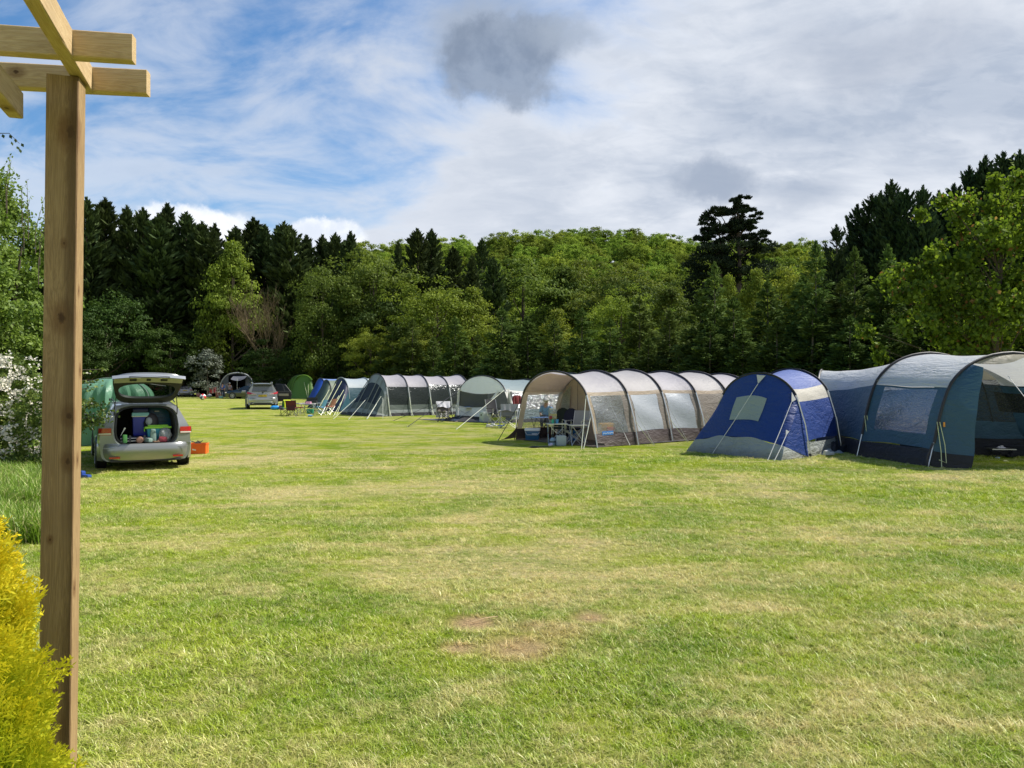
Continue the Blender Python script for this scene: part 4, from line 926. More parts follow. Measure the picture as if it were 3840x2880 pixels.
class Tent:
    def __init__(s, name, label, hoops, group=None):
        s.h = hoops; c = hoops[0].core(); s.t = thing(name, label, 'tent', (c.x, c.y, 0), 0, group)
    def panel(s, name, i, j, ua, ub, mat, va=0, vb=1, sag=.05, nu=None, nv=10, lift=0.0, parent=None, label=None, crease=.006):
        A, B = s.h[i], s.h[j]; nu = nu or max(2, int((ub - ua) * 3)); mb = MB()
        def fn(a, b):
            u = ua + (ub - ua) * a; v = va + (vb - va) * b; p = A.at(u).lerp(B.at(u), v); c = A.core().lerp(B.core(), v)
            k = 4 * v * (1 - v) * sag * (1 if 0.6 < u < 13.4 else .4)
            p = p - (p - c).normalized() * (k - lift); return p + wr(p, crease)
        mb.grid(fn, nu, nv); return part(name, mb, mat, parent or s.t, True, True, label)
    def cap(s, name, i, ua, ub, wa, wb, gN, gF, mat, nu=None, nw=8, bulge=.05, lift=0.0, fu=(3, 11), parent=None, crease=.006):
        """end wall stretched from hoop i to the ground line N - gN - gF - F"""
        A = s.h[i]; gN = Vector((gN[0], gN[1], gz(*gN[:2]))); gF = Vector((gF[0], gF[1], gz(*gF[:2]))); nu = nu or max(2, int((ub - ua) * 2)); mb = MB()
        d = (gN + gF) / 2 - (A.N + A.F) / 2; d.z = 0; d = d.normalized() if d.length > .01 else Vector((A.N.y - A.F.y, A.F.x - A.N.x, 0)).normalized() * -1
        def fn(a, b):
            u = ua + (ub - ua) * a; w = wa + (wb - wa) * b
            g = A.N.lerp(gN, u / fu[0]) if u < fu[0] else (gN.lerp(gF, (u - fu[0]) / (fu[1] - fu[0])) if u < fu[1] else gF.lerp(A.F, (u - fu[1]) / (14 - fu[1])))
            p = A.at(u).lerp(g, w) + d * lift; return p + wr(p, crease)
        mb.grid(fn, nu, nw); return part(name, mb, mat, parent or s.t, True, True)
    def poles(s, sleeve, leg=None, r=.018, idx=None, ul=3, far=True):
        for k, A in enumerate(s.h):
            if idx is not None and k not in idx: continue
            if sleeve: part('pole_sleeve', MB().tube([A.out(ul + (14 - 2 * ul) * i / 22, r * .8) for i in range(23)], r, 6), sleeve, s.t, True, True)
            if leg:
                part('pole', MB().tube([A.out(0, .05), A.out(ul * .5, .05), A.out(ul, .03)], r * .62, 6), leg, s.t, True, True)
                if far: part('pole', MB().tube([A.out(14, .05), A.out(14 - ul * .5, .05), A.out(14 - ul, .03)], r * .62, 6), leg, s.t, True, True)
    def rope(s, a, b, mat, r=.006, sagz=0.02, peg=True):
        a, b = Vector(a), Vector(b); part('guy_rope', MB().tube([a, a.lerp(b, .5) - Vector((0, 0, sagz)), b], r, 5), mat, s.t, True, True)
        if peg: part('peg', MB().tube([b + Vector((0, 0, .05)), b + (b - a).normalized() * .02 - Vector((0, 0, .05))], .006, 4), M_STEEL, s.t, False, True)
def V2(v): return Vector((v[0], v[1]))
AX = V2((.83, .557)); CR = V2((-.557, .83))
M_STEEL = plain('pole steel', (.62, .61, .58), .32, .9, var=.05); M_ALU = plain('dull aluminium', (.60, .60, .58), .4, .8, var=.05)
M_BLKP = plain('black sleeve', (.018, .018, .024), .55); M_ROPE = plain('pale green cord', (.52, .56, .34), .8); M_ROPEW = plain('white cord', (.62, .62, .60), .8)
M_WEB = plain('pale webbing', (.50, .52, .44), .8)
T_PALE = fabric('pale lilac grey cloth', (.48, .465, .51), .42); T_PALE2 = fabric('pale warm grey cloth', (.50, .485, .495), .42)
T_BROWN = fabric('brown mud skirt', (.055, .040, .042), .05, crease=.6, dirt=.3); T_TAUPE = fabric('taupe cloth', (.20, .175, .15), .22); T_TAN = fabric('tan cloth', (.42, .34, .25), .42)
T_GREYC = pvc('curtained window', (.33, .36, .40), .08, .18, (2.2, 2.2, 5.0), .35); T_CLR = pvc('clear window', (.24, .265, .27), .66, .28, rough=.25); T_CLRD = pvc('smoky window', (.045, .052, .055), .35, .4, rough=.2)

# ---- teal tunnel tent, nearest on the right
def teal():
    ax = V2((.18, -.984)); cr = V2((.984, .18))
    nB = V2(G(3487, 1752)); nA = V2(G(3219, 1712)); d = (nB - nA); nC = nA - d.normalized() * 2.7; cr = V2((-d.y, d.x)).normalized()
    hoops = [Hoop((8.3, 21.0), (9.9, 24.2), 2.0), Hoop(nA, nA + cr * 3.6, 2.30), Hoop(nB, nB + cr * 3.7, 2.22)]
    T = Tent('tunnel_tent', 'large teal and silver tunnel tent at the right edge with its front end open', hoops); t = T.t
    roof = fabric('silver roof cloth', (.58, .60, .63), .30, .35, 1.2, (.6, .6, 6.0)); wall = fabric('teal cloth', (.038, .092, .150), .14, .55, .8); navy = fabric('navy mud skirt', (.014, .016, .024), .03, .6, .9, dirt=.15)
    trans = fabric('translucent porch roof', (.46, .43, .36), .6, .5, .6)
    for i, j in ((0, 1), (1, 2)):
        T.panel('roof', i, j, 3, 11, roof, sag=.04 if i else .14, nu=30, nv=14)
        T.panel('wall', i, j, .62, 3, wall, 0, .13 if i else 1, sag=.08)
        T.panel('skirt', i, j, 0, .62, navy, sag=.03)
        T.panel('skirt', i, j, 13.4, 14, navy, sag=.03)
    T.panel('wall', 1, 2, .62, 3, wall, .84, 1, sag=.08); T.panel('wall', 1, 2, .62, 1.12, wall, .13, .84, sag=.08); T.panel('wall', 1, 2, 2.9, 3, wall, .13, .84, sag=.08)
    T.panel('window', 1, 2, 1.12, 2.9, pvc('teal tent window', (.06, .075, .10), .40, .30, (1.4, 1.4, 5), .2), .13, .84, sag=.08, nu=8)
    T.panel('wall', 1, 2, 11, 11.35, wall, sag=.08); T.panel('wall', 1, 2, 12.2, 13.4, wall, sag=.08); T.panel('wall', 1, 2, 11.35, 12.2, wall, 0, .12, sag=.08)
    T.panel('window', 1, 2, 11.35, 12.2, T_CLRD, .12, .95, sag=.08); T.panel('wall', 0, 1, 11, 13.4, wall)
    # porch in front of the last hoop: side strip of cloth, and beyond the opening the far side seen from inside
    q = V2(G(3643, 1758)); u3 = hoops[2].at(3.0); u5 = hoops[2].at(4.6); top = P(3684, 1379, q.y + .12)
    def strip(a, b):
        p = hoops[2].at(.0 + 4.9 * b); e = Vector((q.x, q.y, 0)).lerp(top, b) + Vector((.02 * math.sin(b * 9), 0, 0)); r = p.lerp(e, a); return r + wr(r, .008)
    mb = MB(); mb.grid(lambda a, b: strip(a, .12 + .88 * b), 8, 18); part('front_panel', mb, wall, t, True, True)
    mb = MB(); mb.grid(lambda a, b: strip(a, .12 * b), 8, 3); part('front_skirt', mb, navy, t, True, True)
    fE = V2((q.x + 3.9, q.y + .1)); h3 = Hoop(q + V2((-.1, .25)), fE + V2((.3, .4)), 2.26); T.h.append(h3)
    T.panel('porch_roof', 2, 3, 5.0, 11.0, trans, sag=.04, nu=16); T.panel('porch_wall', 2, 3, 11, 11.2, wall, sag=.02); T.panel('porch_window', 2, 3, 11.2, 12.3, T_CLRD, .0, 1, sag=.02); T.panel('porch_wall', 2, 3, 12.3, 13.4, wall, sag=.02); T.panel('porch_skirt', 2, 3, 13.4, 14, navy, sag=.02)
    # inner wall: tan upper part, dark window, blue strip and black skirt
    fI = hoops[1]
    def inner(z0, z1, mat, nm, x0=0.0, x1=1.0, off=0.0):
        a0 = Vector((q.x + 1.0, q.y + 3.1, 0)); a1 = Vector((q.x + 4.6, q.y + 1.3, 0)); mb = MB()
        mb.grid(lambda a, b: (a0.lerp(a1, x0 + (x1 - x0) * a) + Vector((0, -off, z0 + (z1 - z0) * b))) + wr(Vector((a * 3, 0, b * 2)), .01), 10, 4); part(nm, mb, mat, t, True, True)
    inner(.0, .40, navy, 'inner_skirt'); inner(.40, .78, wall, 'inner_wall'); inner(.78, 1.72, T_CLRD, 'inner_window', .12, 1); inner(.78, 1.72, wall, 'inner_wall', 0, .12); inner(1.72, 2.15, trans, 'inner_gable')
    for k, A in enumerate(hoops[:3]): part('pole_sleeve', MB().tube([A.out(.9 + 12.2 * i / 26, .022) for i in range(27)], .030, 7), M_BLKP, t, True, True); part('pole', MB().tube([A.out(.05, .05), A.out(1.0, .03)], .012, 6), M_STEEL, t, True, True)
    for A in (hoops[1], hoops[2]):
        a = A.out(1.65, .05); g = A.N + Vector((.06, -.18, 0)); part('guy_rope', MB().tube([a, a.lerp(g, .5) + Vector((.05, -.03, -.12)), g + Vector((.07, 0, .02))], .008, 5), M_ROPE, t, True, True)
        a2 = a + Vector((.04, -.02, 0)); part('guy_rope', MB().tube([a2, a2.lerp(g, .5) + Vector((.10, -.03, 0)), g + Vector((.16, 0, .10)), g + Vector((.02, 0, .16))], .008, 5), M_ROPE, t, True, True)
    part('tension_strap', MB().tube([hoops[2].out(.1, .08), hoops[2].out(.5, .13), hoops[2].out(.9, .05)], .022, 5), M_BLKP, t, True, True)
    part('care_tag', MB().box(strip(.12, .33) + Vector((-.005, -.03, 0)), (.035, .01, .09)), plain('orange tag', (.65, .28, .05), .7), t, False, True)
    a = P(3780, 1410, q.y + .3); T.rope(a, P(3905, 1560, q.y - 1.0), M_ROPEW, peg=False)
    T.rope(hoops[0].at(4), hoops[1].at(3.1) + Vector((0, -.03, .05)), M_ROPEW, peg=False)
    # things seen inside through the window
    bx = hoops[1].N.lerp(hoops[2].N, .42) + Vector((.75, .1, .52)); solo('blue_crate', MB().rbox((0, 0, 0), (.62, .3, .16), .02), plain('blue plastic', (.04, .22, .52), .4), 'blue crate just behind the clear window of the teal tent', 'crate', bx, R(-80)); solo('storage_box', MB().rbox((0, 0, .23), (.7, .4, .46), .02), plain('dark box', (.03, .04, .05), .6), 'dark storage box under the blue crate inside the teal tent', 'box', (bx.x, bx.y, 0), R(-80))
    return T, q
TEAL, tq = teal()

# ---- royal blue tent with sloping front
def royal():
    n1 = V2(G(3034, 1715)); n2 = V2(G(3152, 1690)); cr = V2((-.74, .673)); gN = G(2927, 1727); gF = G(2575, 1690)
    hoops = [Hoop(n1, n1 + cr * 2.35, 1.86), Hoop(n2, n2 + cr * 2.5, 1.98), Hoop(n2 + V2((.0, 1.3)), n2 + cr * 2.4 + V2((.6, 1.5)), 1.5)]
    T = Tent('family_tent', 'royal blue tent with a sloping front and grey mud skirt left of the teal tent', hoops); t = T.t
    blue = fabric('royal blue cloth', (.018, .050, .215), .16, .5, .8); bl = fabric('light blue roof', (.16, .22, .52), .40, .45, .9, (.8, .8, 5)); band = fabric('cream band', (.52, .50, .44), .25); sk = fabric('grey mud skirt cloth', (.30, .33, .32), .1, .7, 1.3, dirt=.45)
    T.panel('roof', 0, 1, 3.9, 10.1, bl, sag=.08, nu=24); T.panel('band', 0, 1, 2.75, 3.9, band, sag=.07, nu=8); T.panel('band', 0, 1, 10.1, 11.2, band, sag=.05)
    T.panel('wall', 0, 1, .75, 2.75, blue, sag=.06); T.panel('wall', 0, 1, 11.2, 14, blue, sag=.05); T.panel('skirt', 0, 1, 0, .75, sk, 0, .88, sag=-.05, crease=.02); T.panel('vent', 0, 1, .15, .75, plain('vent mesh', (.05, .06, .05), .9), .88, .98, sag=0)
    T.panel('rear_roof', 1, 2, 3, 11, blue, sag=.05, nu=16); T.panel('rear_wall', 1, 2, 0, 3, blue, sag=.04)
    g0, g1 = Vector((gN.x, gN.y, 0)), Vector((gF.x, gF.y, 0))
    T.cap('front', 0, 2.6, 11.4, 0, .77, g0, g1, blue, nu=24, nw=14, fu=(2.6, 11.4)); T.cap('side_panel', 0, 0, 2.6, 0, .77, g0, g1, blue, nw=10, fu=(2.6, 11.4)); T.cap('side_panel', 0, 11.4, 14, 0, 1, g0, g1, blue, fu=(2.6, 11.4))
    T.cap('front_skirt', 0, 0, 11.4, .77, 1.03, g0, g1, sk, nu=40, nw=5, lift=.012, fu=(2.6, 11.4), crease=.022)
    T.cap('window_cover', 0, 5.6, 8.15, .27, .56, g0, g1, fabric('grey window cover', (.30, .36, .35), .2, .6, .9), nu=8, nw=6, lift=.02, fu=(2.6, 11.4), crease=.008)
    tabm = plain('grey tab', (.50, .50, .46), .8)
    def fr(u, w, l=.03):
        A = hoops[0]; g = g0.lerp(g1, (u - 2.6) / 8.8); p = A.at(u).lerp(g, w); return p + Vector((-.02, -l, .01))
    for u in (3.3, 6.7, 11.0): a, b, c = fr(u - .35, .02), fr(u + .35, .02), fr(u, .13); part('tab', MB().poly([a, b, c], (0, -.004, 0)), tabm, t, False, True)
    T.rope(fr(6.7, .13), fr(8.9, 1.03) + Vector((0, -.1, -.02)), M_ROPEW, .008); T.rope(fr(3.3, .13), fr(3.35, 1.02) + Vector((-.1, -.1, 0)), M_ROPEW, .008)
    T.rope(fr(2.75, .55), fr(3.0, 1.02) + Vector((-.05, -.1, 0)), M_ROPEW, .008); part('tab', MB().poly([fr(2.6, .5), fr(2.95, .52), fr(2.8, .60)], (0, -.004, 0)), tabm, t, False, True)
    a = hoops[0].at(1.9) + Vector((-.22, -.12, 0)); part('tab', MB().poly([a + Vector((0, 0, .1)), a + Vector((.07, 0, -.1)), a + Vector((-.06, 0, -.1))], (0, -.004, 0)), tabm, t, False, True); T.rope(a + Vector((0, 0, -.1)), hoops[0].N + Vector((-.2, -.15, 0)), M_ROPEW, .007)
    T.poles(M_BLKP, M_STEEL, .024, [0, 1], 3.2, False)
    part('pole_boot', MB().tube([hoops[0].out(0, .05), hoops[0].out(.25, .05)], .028, 6), M_BLKP, t, True, True)
    # faded printed square and line of print on the skirt
    c = hoops[0].N.lerp(hoops[1].N, .36); d = (hoops[1].N - hoops[0].N).normalized(); ink = plain('faded print', (.17, .19, .19), .9)
    mb = MB()
    for k in range(9): mb.box(c + d * (.35 + .035 * k) + Vector((0, -.045, .20)), (.022, .004, .022), Matrix.Rotation(math.atan2(d.y, d.x), 3, 'Z'))
    part('print', mb, ink, t, False, True)
    return T
ROYAL = royal()
def crumple(name, mat, c, sx, sy, h, seed, lab, cat_, n=14, rz=0.0):
    rd = random.Random(seed); ph = [rd.uniform(0, 6) for _ in range(8)]
    def fn(a, b):
        x, y = (a - .5), (b - .5); e = max(0, 1 - (2 * abs(x)) ** 3) * max(0, 1 - (2 * abs(y)) ** 3)
        z = e * (.45 + .3 * math.sin(x * 11 + ph[0] + 2 * math.sin(y * 7 + ph[1])) + .25 * abs(math.sin(x * 7 - y * 15 + ph[2]))) * h
        return Vector((x * sx * (1 + .08 * math.sin(y * 13 + ph[3])), y * sy * (1 + .1 * math.sin(x * 11 + ph[4])), max(.004, z)))
    return solo(name, MB().grid(fn, n, n), mat, lab, cat_, c, rz, True)
sg = fabric('grey flap', (.34, .37, .36), .1, .7, 1.0); q = G(3110, 1703)
crumple('loose_flap', sg, (q.x, q.y + .1, q.z), .95, .35, .12, 3, 'loose crumpled grey flap lying between the blue and teal tents', 'flap', rz=R(35))
crumple('dark_bag', plain('black nylon', (.012, .013, .016), .6), (q.x + .35, q.y + .45, q.z), .7, .35, .28, 5, 'black bag squashed in the corner between the blue and teal tents', 'bag', rz=R(30))
solo('shoe', MB().rbox((0, 0, .05), (.27, .09, .07), .03).rbox((-.06, 0, .09), (.13, .085, .07), .03), plain('shoe white', (.55, .56, .55), .6), 'pale shoe on the grass beside the loose grey flap', 'shoe', G(3108, 1710), R(20), True)

# ---- long beige tunnel tent
def beige():
    ft = [V2(G(2237, 1676)), V2(G(2391, 1666)), V2(G(2520, 1655)), V2(G(2648, 1649))]
    ax = (ft[3] - ft[0]).normalized(); cr = V2((-ax.y, ax.x)); ft += [ft[3] + ax * 1.4, ft[3] + ax * 2.8]
    hs = [1.965, 2.0, 2.045, 1.995, 2.0, 1.93]; hoops = [Hoop(p, p + cr * 3.5, h) for p, h in zip(ft, hs)]
    T = Tent('tunnel_tent', 'long beige and brown tunnel tent with open front porch, middle of the row', hoops); t = T.t
    for i in range(5):
        j = i + 1; T.panel('roof', i, j, 3.15, 10.85, T_PALE2 if i % 2 else T_PALE, sag=.07, nu=24, nv=12)
        T.panel('band', i, j, 2.85, 3.15, T_TAN, sag=.06); T.panel('skirt', i, j, 0, .72, T_BROWN, sag=.02, crease=.014)
        T.panel('band', i, j, 10.85, 11.15, T_TAN, sag=.05); T.panel('skirt', i, j, 13.3, 14, T_BROWN, sag=.02)
        if i < 3:
            T.panel('wall', i, j, .72, 2.85, T_TAUPE if i else T_TAN, 0, .10, sag=.05); T.panel('wall', i, j, .72, 2.85, T_TAUPE, .84, 1, sag=.05)
            T.panel('window', i, j, .72, 2.85, T_CLR if i == 0 else T_GREYC, .10, .84, sag=.05, nu=10, nv=14, crease=.012)
        else: T.panel('wall', i, j, .72, 2.85, T_TAUPE, sag=.05)
        if i == 0:
            T.panel('wall', i, j, 11.15, 13.3, T_TAN, 0, .12, sag=.03); T.panel('wall', i, j, 11.15, 13.3, T_TAN, .9, 1, sag=.03); T.panel('window', i, j, 11.15, 13.3, T_CLR, .12, .9, sag=.03, nu=8)
        else: T.panel('wall', i, j, 11.15, 13.3, T_TAUPE, sag=.04)
    T.panel('added_roof_sheet', 0, 1, 7.2, 10.9, fabric('added lit tan sheet', (.62, .50, .36), .62, .6, .7), sag=.06, nu=10, lift=-.03)  # sheet added inside the roof; its pale tan stands for light coming through
    nf = lambda k: (hoops[k].N, hoops[k].F)
    n2, f2 = nf(1); T.cap('curtain', 1, 3.6, 14, 0, 1, n2.lerp(f2, .16), f2, T_TAN, nu=20, fu=(3.6, 11)); T.cap('curtain', 1, 0, 3.6, 0, 1, n2.lerp(f2, .14), f2, T_TAN, fu=(3.6, 11))
    T.cap('curtain_window', 1, 9.2, 10.6, .12, .93, n2.lerp(f2, .16), f2, pvc('grey inner window', (.28, .28, .26), .3), nu=4, lift=-.0, fu=(3.6, 11)).location = (-.05, -.03, 0)
    a = f2.lerp(n2, .33); part('zip', MB().bar((a.x - .06, a.y - .04, .05), (a.x - .06, a.y - .04, 1.85), .02, .01), M_BLKP, t, False, True)
    # tied back door of the porch, hanging from the far part of the hoop
    T.poles(plain('dark plum sleeve', (.035, .028, .034), .6), M_STEEL, .030, None, 2.9, False)
    part('pole', MB().tube([hoops[0].out(14, .05), hoops[0].out(12.4, .05), hoops[0].out(11, .03)], .014, 6), M_BLKP, t, True, True)
    N = hoops[0].N
    T.rope(hoops[0].at(2.9), G(2180, 1684), M_WEB, .010); T.rope(hoops[0].at(1.75), G(2188, 1682), M_WEB, .010); T.rope(hoops[1].at(6.9), Vector((*G(2363, 1671)[:2], 0.0)), M_ROPEW, .006, .0)
    for k in (1, 2, 3):
        g = hoops[k].N + Vector((.38 * ax.x + .10, .38 * ax.y - .34, 0)); T.rope(hoops[k].at(1.55), g, M_ROPE, .006); T.rope(hoops[k].at(2.9), g + Vector((.02, -.02, 0)), M_ROPEW, .005)
    T.rope(hoops[0].at(11.2), hoops[0].F + Vector((-.5, -.35, 0)), M_BLKP, .01)
    part('porch_flap', MB().grid(lambda u, v: hoops[0].at(13.9 - .7 * v).lerp(hoops[0].F + Vector((-.45, -.3, 0)), u * (1 - v)) + Vector((0, 0, .01)), 4, 4), T_BROWN, t, True, True)
    # blue maker's patch with white lettering, unreadable from here
    p0 = hoops[0].N.lerp(hoops[1].N, .10) + Vector((0, 0, .36)); p1_ = hoops[0].N.lerp(hoops[1].N, .36) + Vector((0, 0, .37)); dd = (p1_ - p0).normalized(); nn = Vector((dd.y, -dd.x, 0)) * .055
    part('maker_patch', MB().bar(p0 + nn, p1_ + nn, .008, .105), plain('blue print', (.05, .20, .60), .6), t, False, True)
    mb = MB()
    for k in range(9): mb.bar(p0 + nn * 1.12 + dd * (.03 + .042 * k) + Vector((0, 0, -.02 + .012 * (k % 2))), p0 + nn * 1.12 + dd * (.055 + .042 * k) + Vector((0, 0, .02 - .01 * (k % 3))), .006, .012)
    part('lettering', mb, plain('white print', (.75, .78, .8), .6), t, False, True)
    # small side porch at the back
    s0, s1 = hoops[4].N, hoops[5].N; o_ = Vector((-cr.x * 1.05, -cr.y * 1.05, 0)); a0 = hoops[4].at(3.3); a1 = hoops[5].at(3.3); b0, b1 = s0 + o_ + Vector((0, 0, 1.22)), s1 + o_ + Vector((0, 0, 1.25))
    part('side_porch_roof', MB().grid(lambda u, v: a0.lerp(b0, u).lerp(a1.lerp(b1, u), v) + Vector((0, 0, .12 * math.sin(math.pi * v) * u)), 6, 8), fabric('khaki cloth', (.42, .38, .22), .4), t, True, True)
    part('side_porch_wall', MB().grid(lambda u, v: Vector((*a0.lerp(b0, u)[:2], 0)).lerp(a0.lerp(b0, u), v), 6, 6), T_TAUPE, t, True, True)
    part('side_porch_door', MB().grid(lambda u, v: Vector((*b0.lerp(b1, u)[:2], 0)).lerp(b0.lerp(b1, u), v) + wr(Vector((u * 3, v * 2, 0)), .03), 8, 6), T_CLRD, t, True, True)
    part('pole', MB().tube([s0 + o_, b0], .014, 6), M_STEEL, t, True, True)
    part('groundsheet', MB().poly([hoops[0].N + Vector((0, 0, .012)), hoops[1].N + Vector((0, 0, .012)), hoops[1].F + Vector((0, 0, .012)), hoops[0].F + Vector((0, 0, .012))], (0, 0, .006)), plain('brown groundsheet', (.10, .085, .065), .8, var=.3), t, False, True)
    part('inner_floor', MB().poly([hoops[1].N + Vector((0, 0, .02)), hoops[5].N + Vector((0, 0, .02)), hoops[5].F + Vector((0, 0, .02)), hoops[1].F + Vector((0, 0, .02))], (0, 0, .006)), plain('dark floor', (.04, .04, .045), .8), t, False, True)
    T.cap('rear_wall', 5, 0, 14, 0, 1, hoops[5].N, hoops[5].F, T_TAUPE, nu=20, fu=(3, 11))
    return T, ax, cr
BEIGE, ax3, cr3 = beige()

# ---- white awning tent
def awning():
    n1 = V2(G(1922, 1586)); W = 4.9; hoops = [Hoop(n1, n1 + CR * W, 1.96), Hoop(n1 + AX * 2.3, n1 + AX * 2.3 + CR * W, 1.80), Hoop(n1 + AX * 4.8, n1 + AX * 4.8 + CR * W, 2.12), Hoop(n1 + AX * 7, n1 + AX * 7 + CR * W, 2.0)]
    T = Tent('awning_tent', 'white and grey family tent with dark front window left of the beige tunnel tent', hoops); t = T.t
    wh = fabric('off white cloth', (.88, .86, .86), .5, .6, .5); lb = fabric('pale blue cloth', (.40, .50, .56), .6, .5, .8, (.7, .7, 4)); gm = fabric('grey mesh', (.085, .085, .08), .15, .8, .6); bs = fabric('black base', (.02, .02, .024), .03); gw = pvc('grey side window', (.16, .16, .17), .25, 1.0, (1.6, 1.6, 5)); gm2 = fabric('grey wall cloth', (.19, .19, .20), .15)
    for i in range(3):
        T.panel('roof', i, i + 1, 3, 11, lb, sag=.08, nu=24); T.panel('roof_edge', i, i + 1, 2.75, 3, wh, sag=.06); T.panel('wall', i, i + 1, 11, 14, gm2)
        T.panel('side_window', i, i + 1, 1.15, 2.75, gw, sag=.05, va=.06); T.panel('wall', i, i + 1, .3, 1.15, lb, sag=.04); T.panel('skirt', i, i + 1, 0, .3, bs, sag=.0); T.panel('wall', i, i + 1, 1.15, 2.75, wh, vb=.06)
    A = hoops[0]; d = (A.F - A.N); L = d.length; d.normalize(); nrm = Vector((-AX.x, -AX.y, 0))
    def fp(s_, z, o=0.02): return A.N + d * s_ + Vector((0, 0, z)) + nrm * o
    def ztop(s_):
        lo, hi = 0.0, 7.0; tgt = min(s_, L - s_)
        for _ in range(30):
            m = (lo + hi) / 2
            if (A.at(m) - A.N).xy.length < tgt: lo = m
            else: hi = m
        return A.at(lo).z - A.N.z
    def zlow(s_): return 1.33 - .16 * math.sin(math.pi * (s_ - .35) / (L - .7))
    mb = MB(); mb.grid(lambda a, b: fp(.35 + (L - .7) * a, zlow(.35 + (L - .7) * a) * (1 - b) + ztop(.35 + (L - .7) * a) * b, .02 + .03 * math.sin(b * 3)), 24, 6); part('front_canopy', mb, wh, t, True, True)
    mb = MB(); mb.grid(lambda a, b: fp(1.95 + (L - 2.2) * a, .62 - .08 * math.sin(a * 3) + (zlow(1.95 + (L - 2.2) * a) - .58) * b, 0), 12, 6); part('front_window', mb, gm, t, True, True)
    mb = MB(); mb.grid(lambda a, b: fp(1.75 + (L - 1.95) * a, .14 + (.50 - .08 * math.sin(a * 3)) * b, .03), 12, 4); part('front_wall', mb, wh, t, True, True)
    mb = MB(); mb.grid(lambda a, b: fp(1.7 + (L - 1.8) * a, .16 * b, .05), 12, 2); part('front_skirt', mb, bs, t, True, True)
    part('white_strip', MB().poly([fp(L - .52, .6, .04), fp(L - .32, .6, .04), fp(L - .42, 1.42, .04), fp(L - .60, 1.42, .04)], nrm * .01), wh, t, False, True)
    part('white_strip', MB().poly([fp(1.95, .45, .06), fp(2.35, .45, .06), fp(1.05, 1.33, .06), fp(.85, 1.33, .06)], nrm * .01), wh, t, False, True)
    part('white_strip', MB().poly([fp(.20, 1.40, .03), fp(.34, 1.40, .03), fp(.10, .80, .03), fp(-.05, .80, .03)], nrm * .01), wh, t, False, True)
    mb = MB(); mb.grid(lambda a, b: fp(.05 + .45 * a * (1 - .5 * b), .05 + 1.25 * b, .03 * math.sin(a * 8)), 6, 8); part('door_flap', mb, gm2, t, True, True)
    T.poles(M_BLKP, None, .030, None, 2.8)
    T.rope(A.at(3), G(1711, 1610), M_WEB, .009, 0); T.rope(A.at(7), G(1657, 1560) + Vector((0, 0, 0)), M_BLKP, .012, 0); T.rope(A.at(11), G(1528, 1601), M_BLKP, .012, 0); T.rope(A.at(11.5), G(1475, 1577), M_BLKP, .010, 0)
    part('groundsheet', MB().poly([fp(-.1, .012, .9), fp(L - .2, .012, 2.0), fp(L - .2, .012, -.1), fp(-.1, .012, -.1)], (0, 0, .008)), plain('slate groundsheet', (.085, .09, .10), .8, var=.25), t, False, True)
    T.cap('rear_wall', 3, 0, 14, 0, 1, hoops[3].N, hoops[3].F, gm2, nu=20, fu=(3, 11))
    return T, fp
AWN, fp4 = awning()

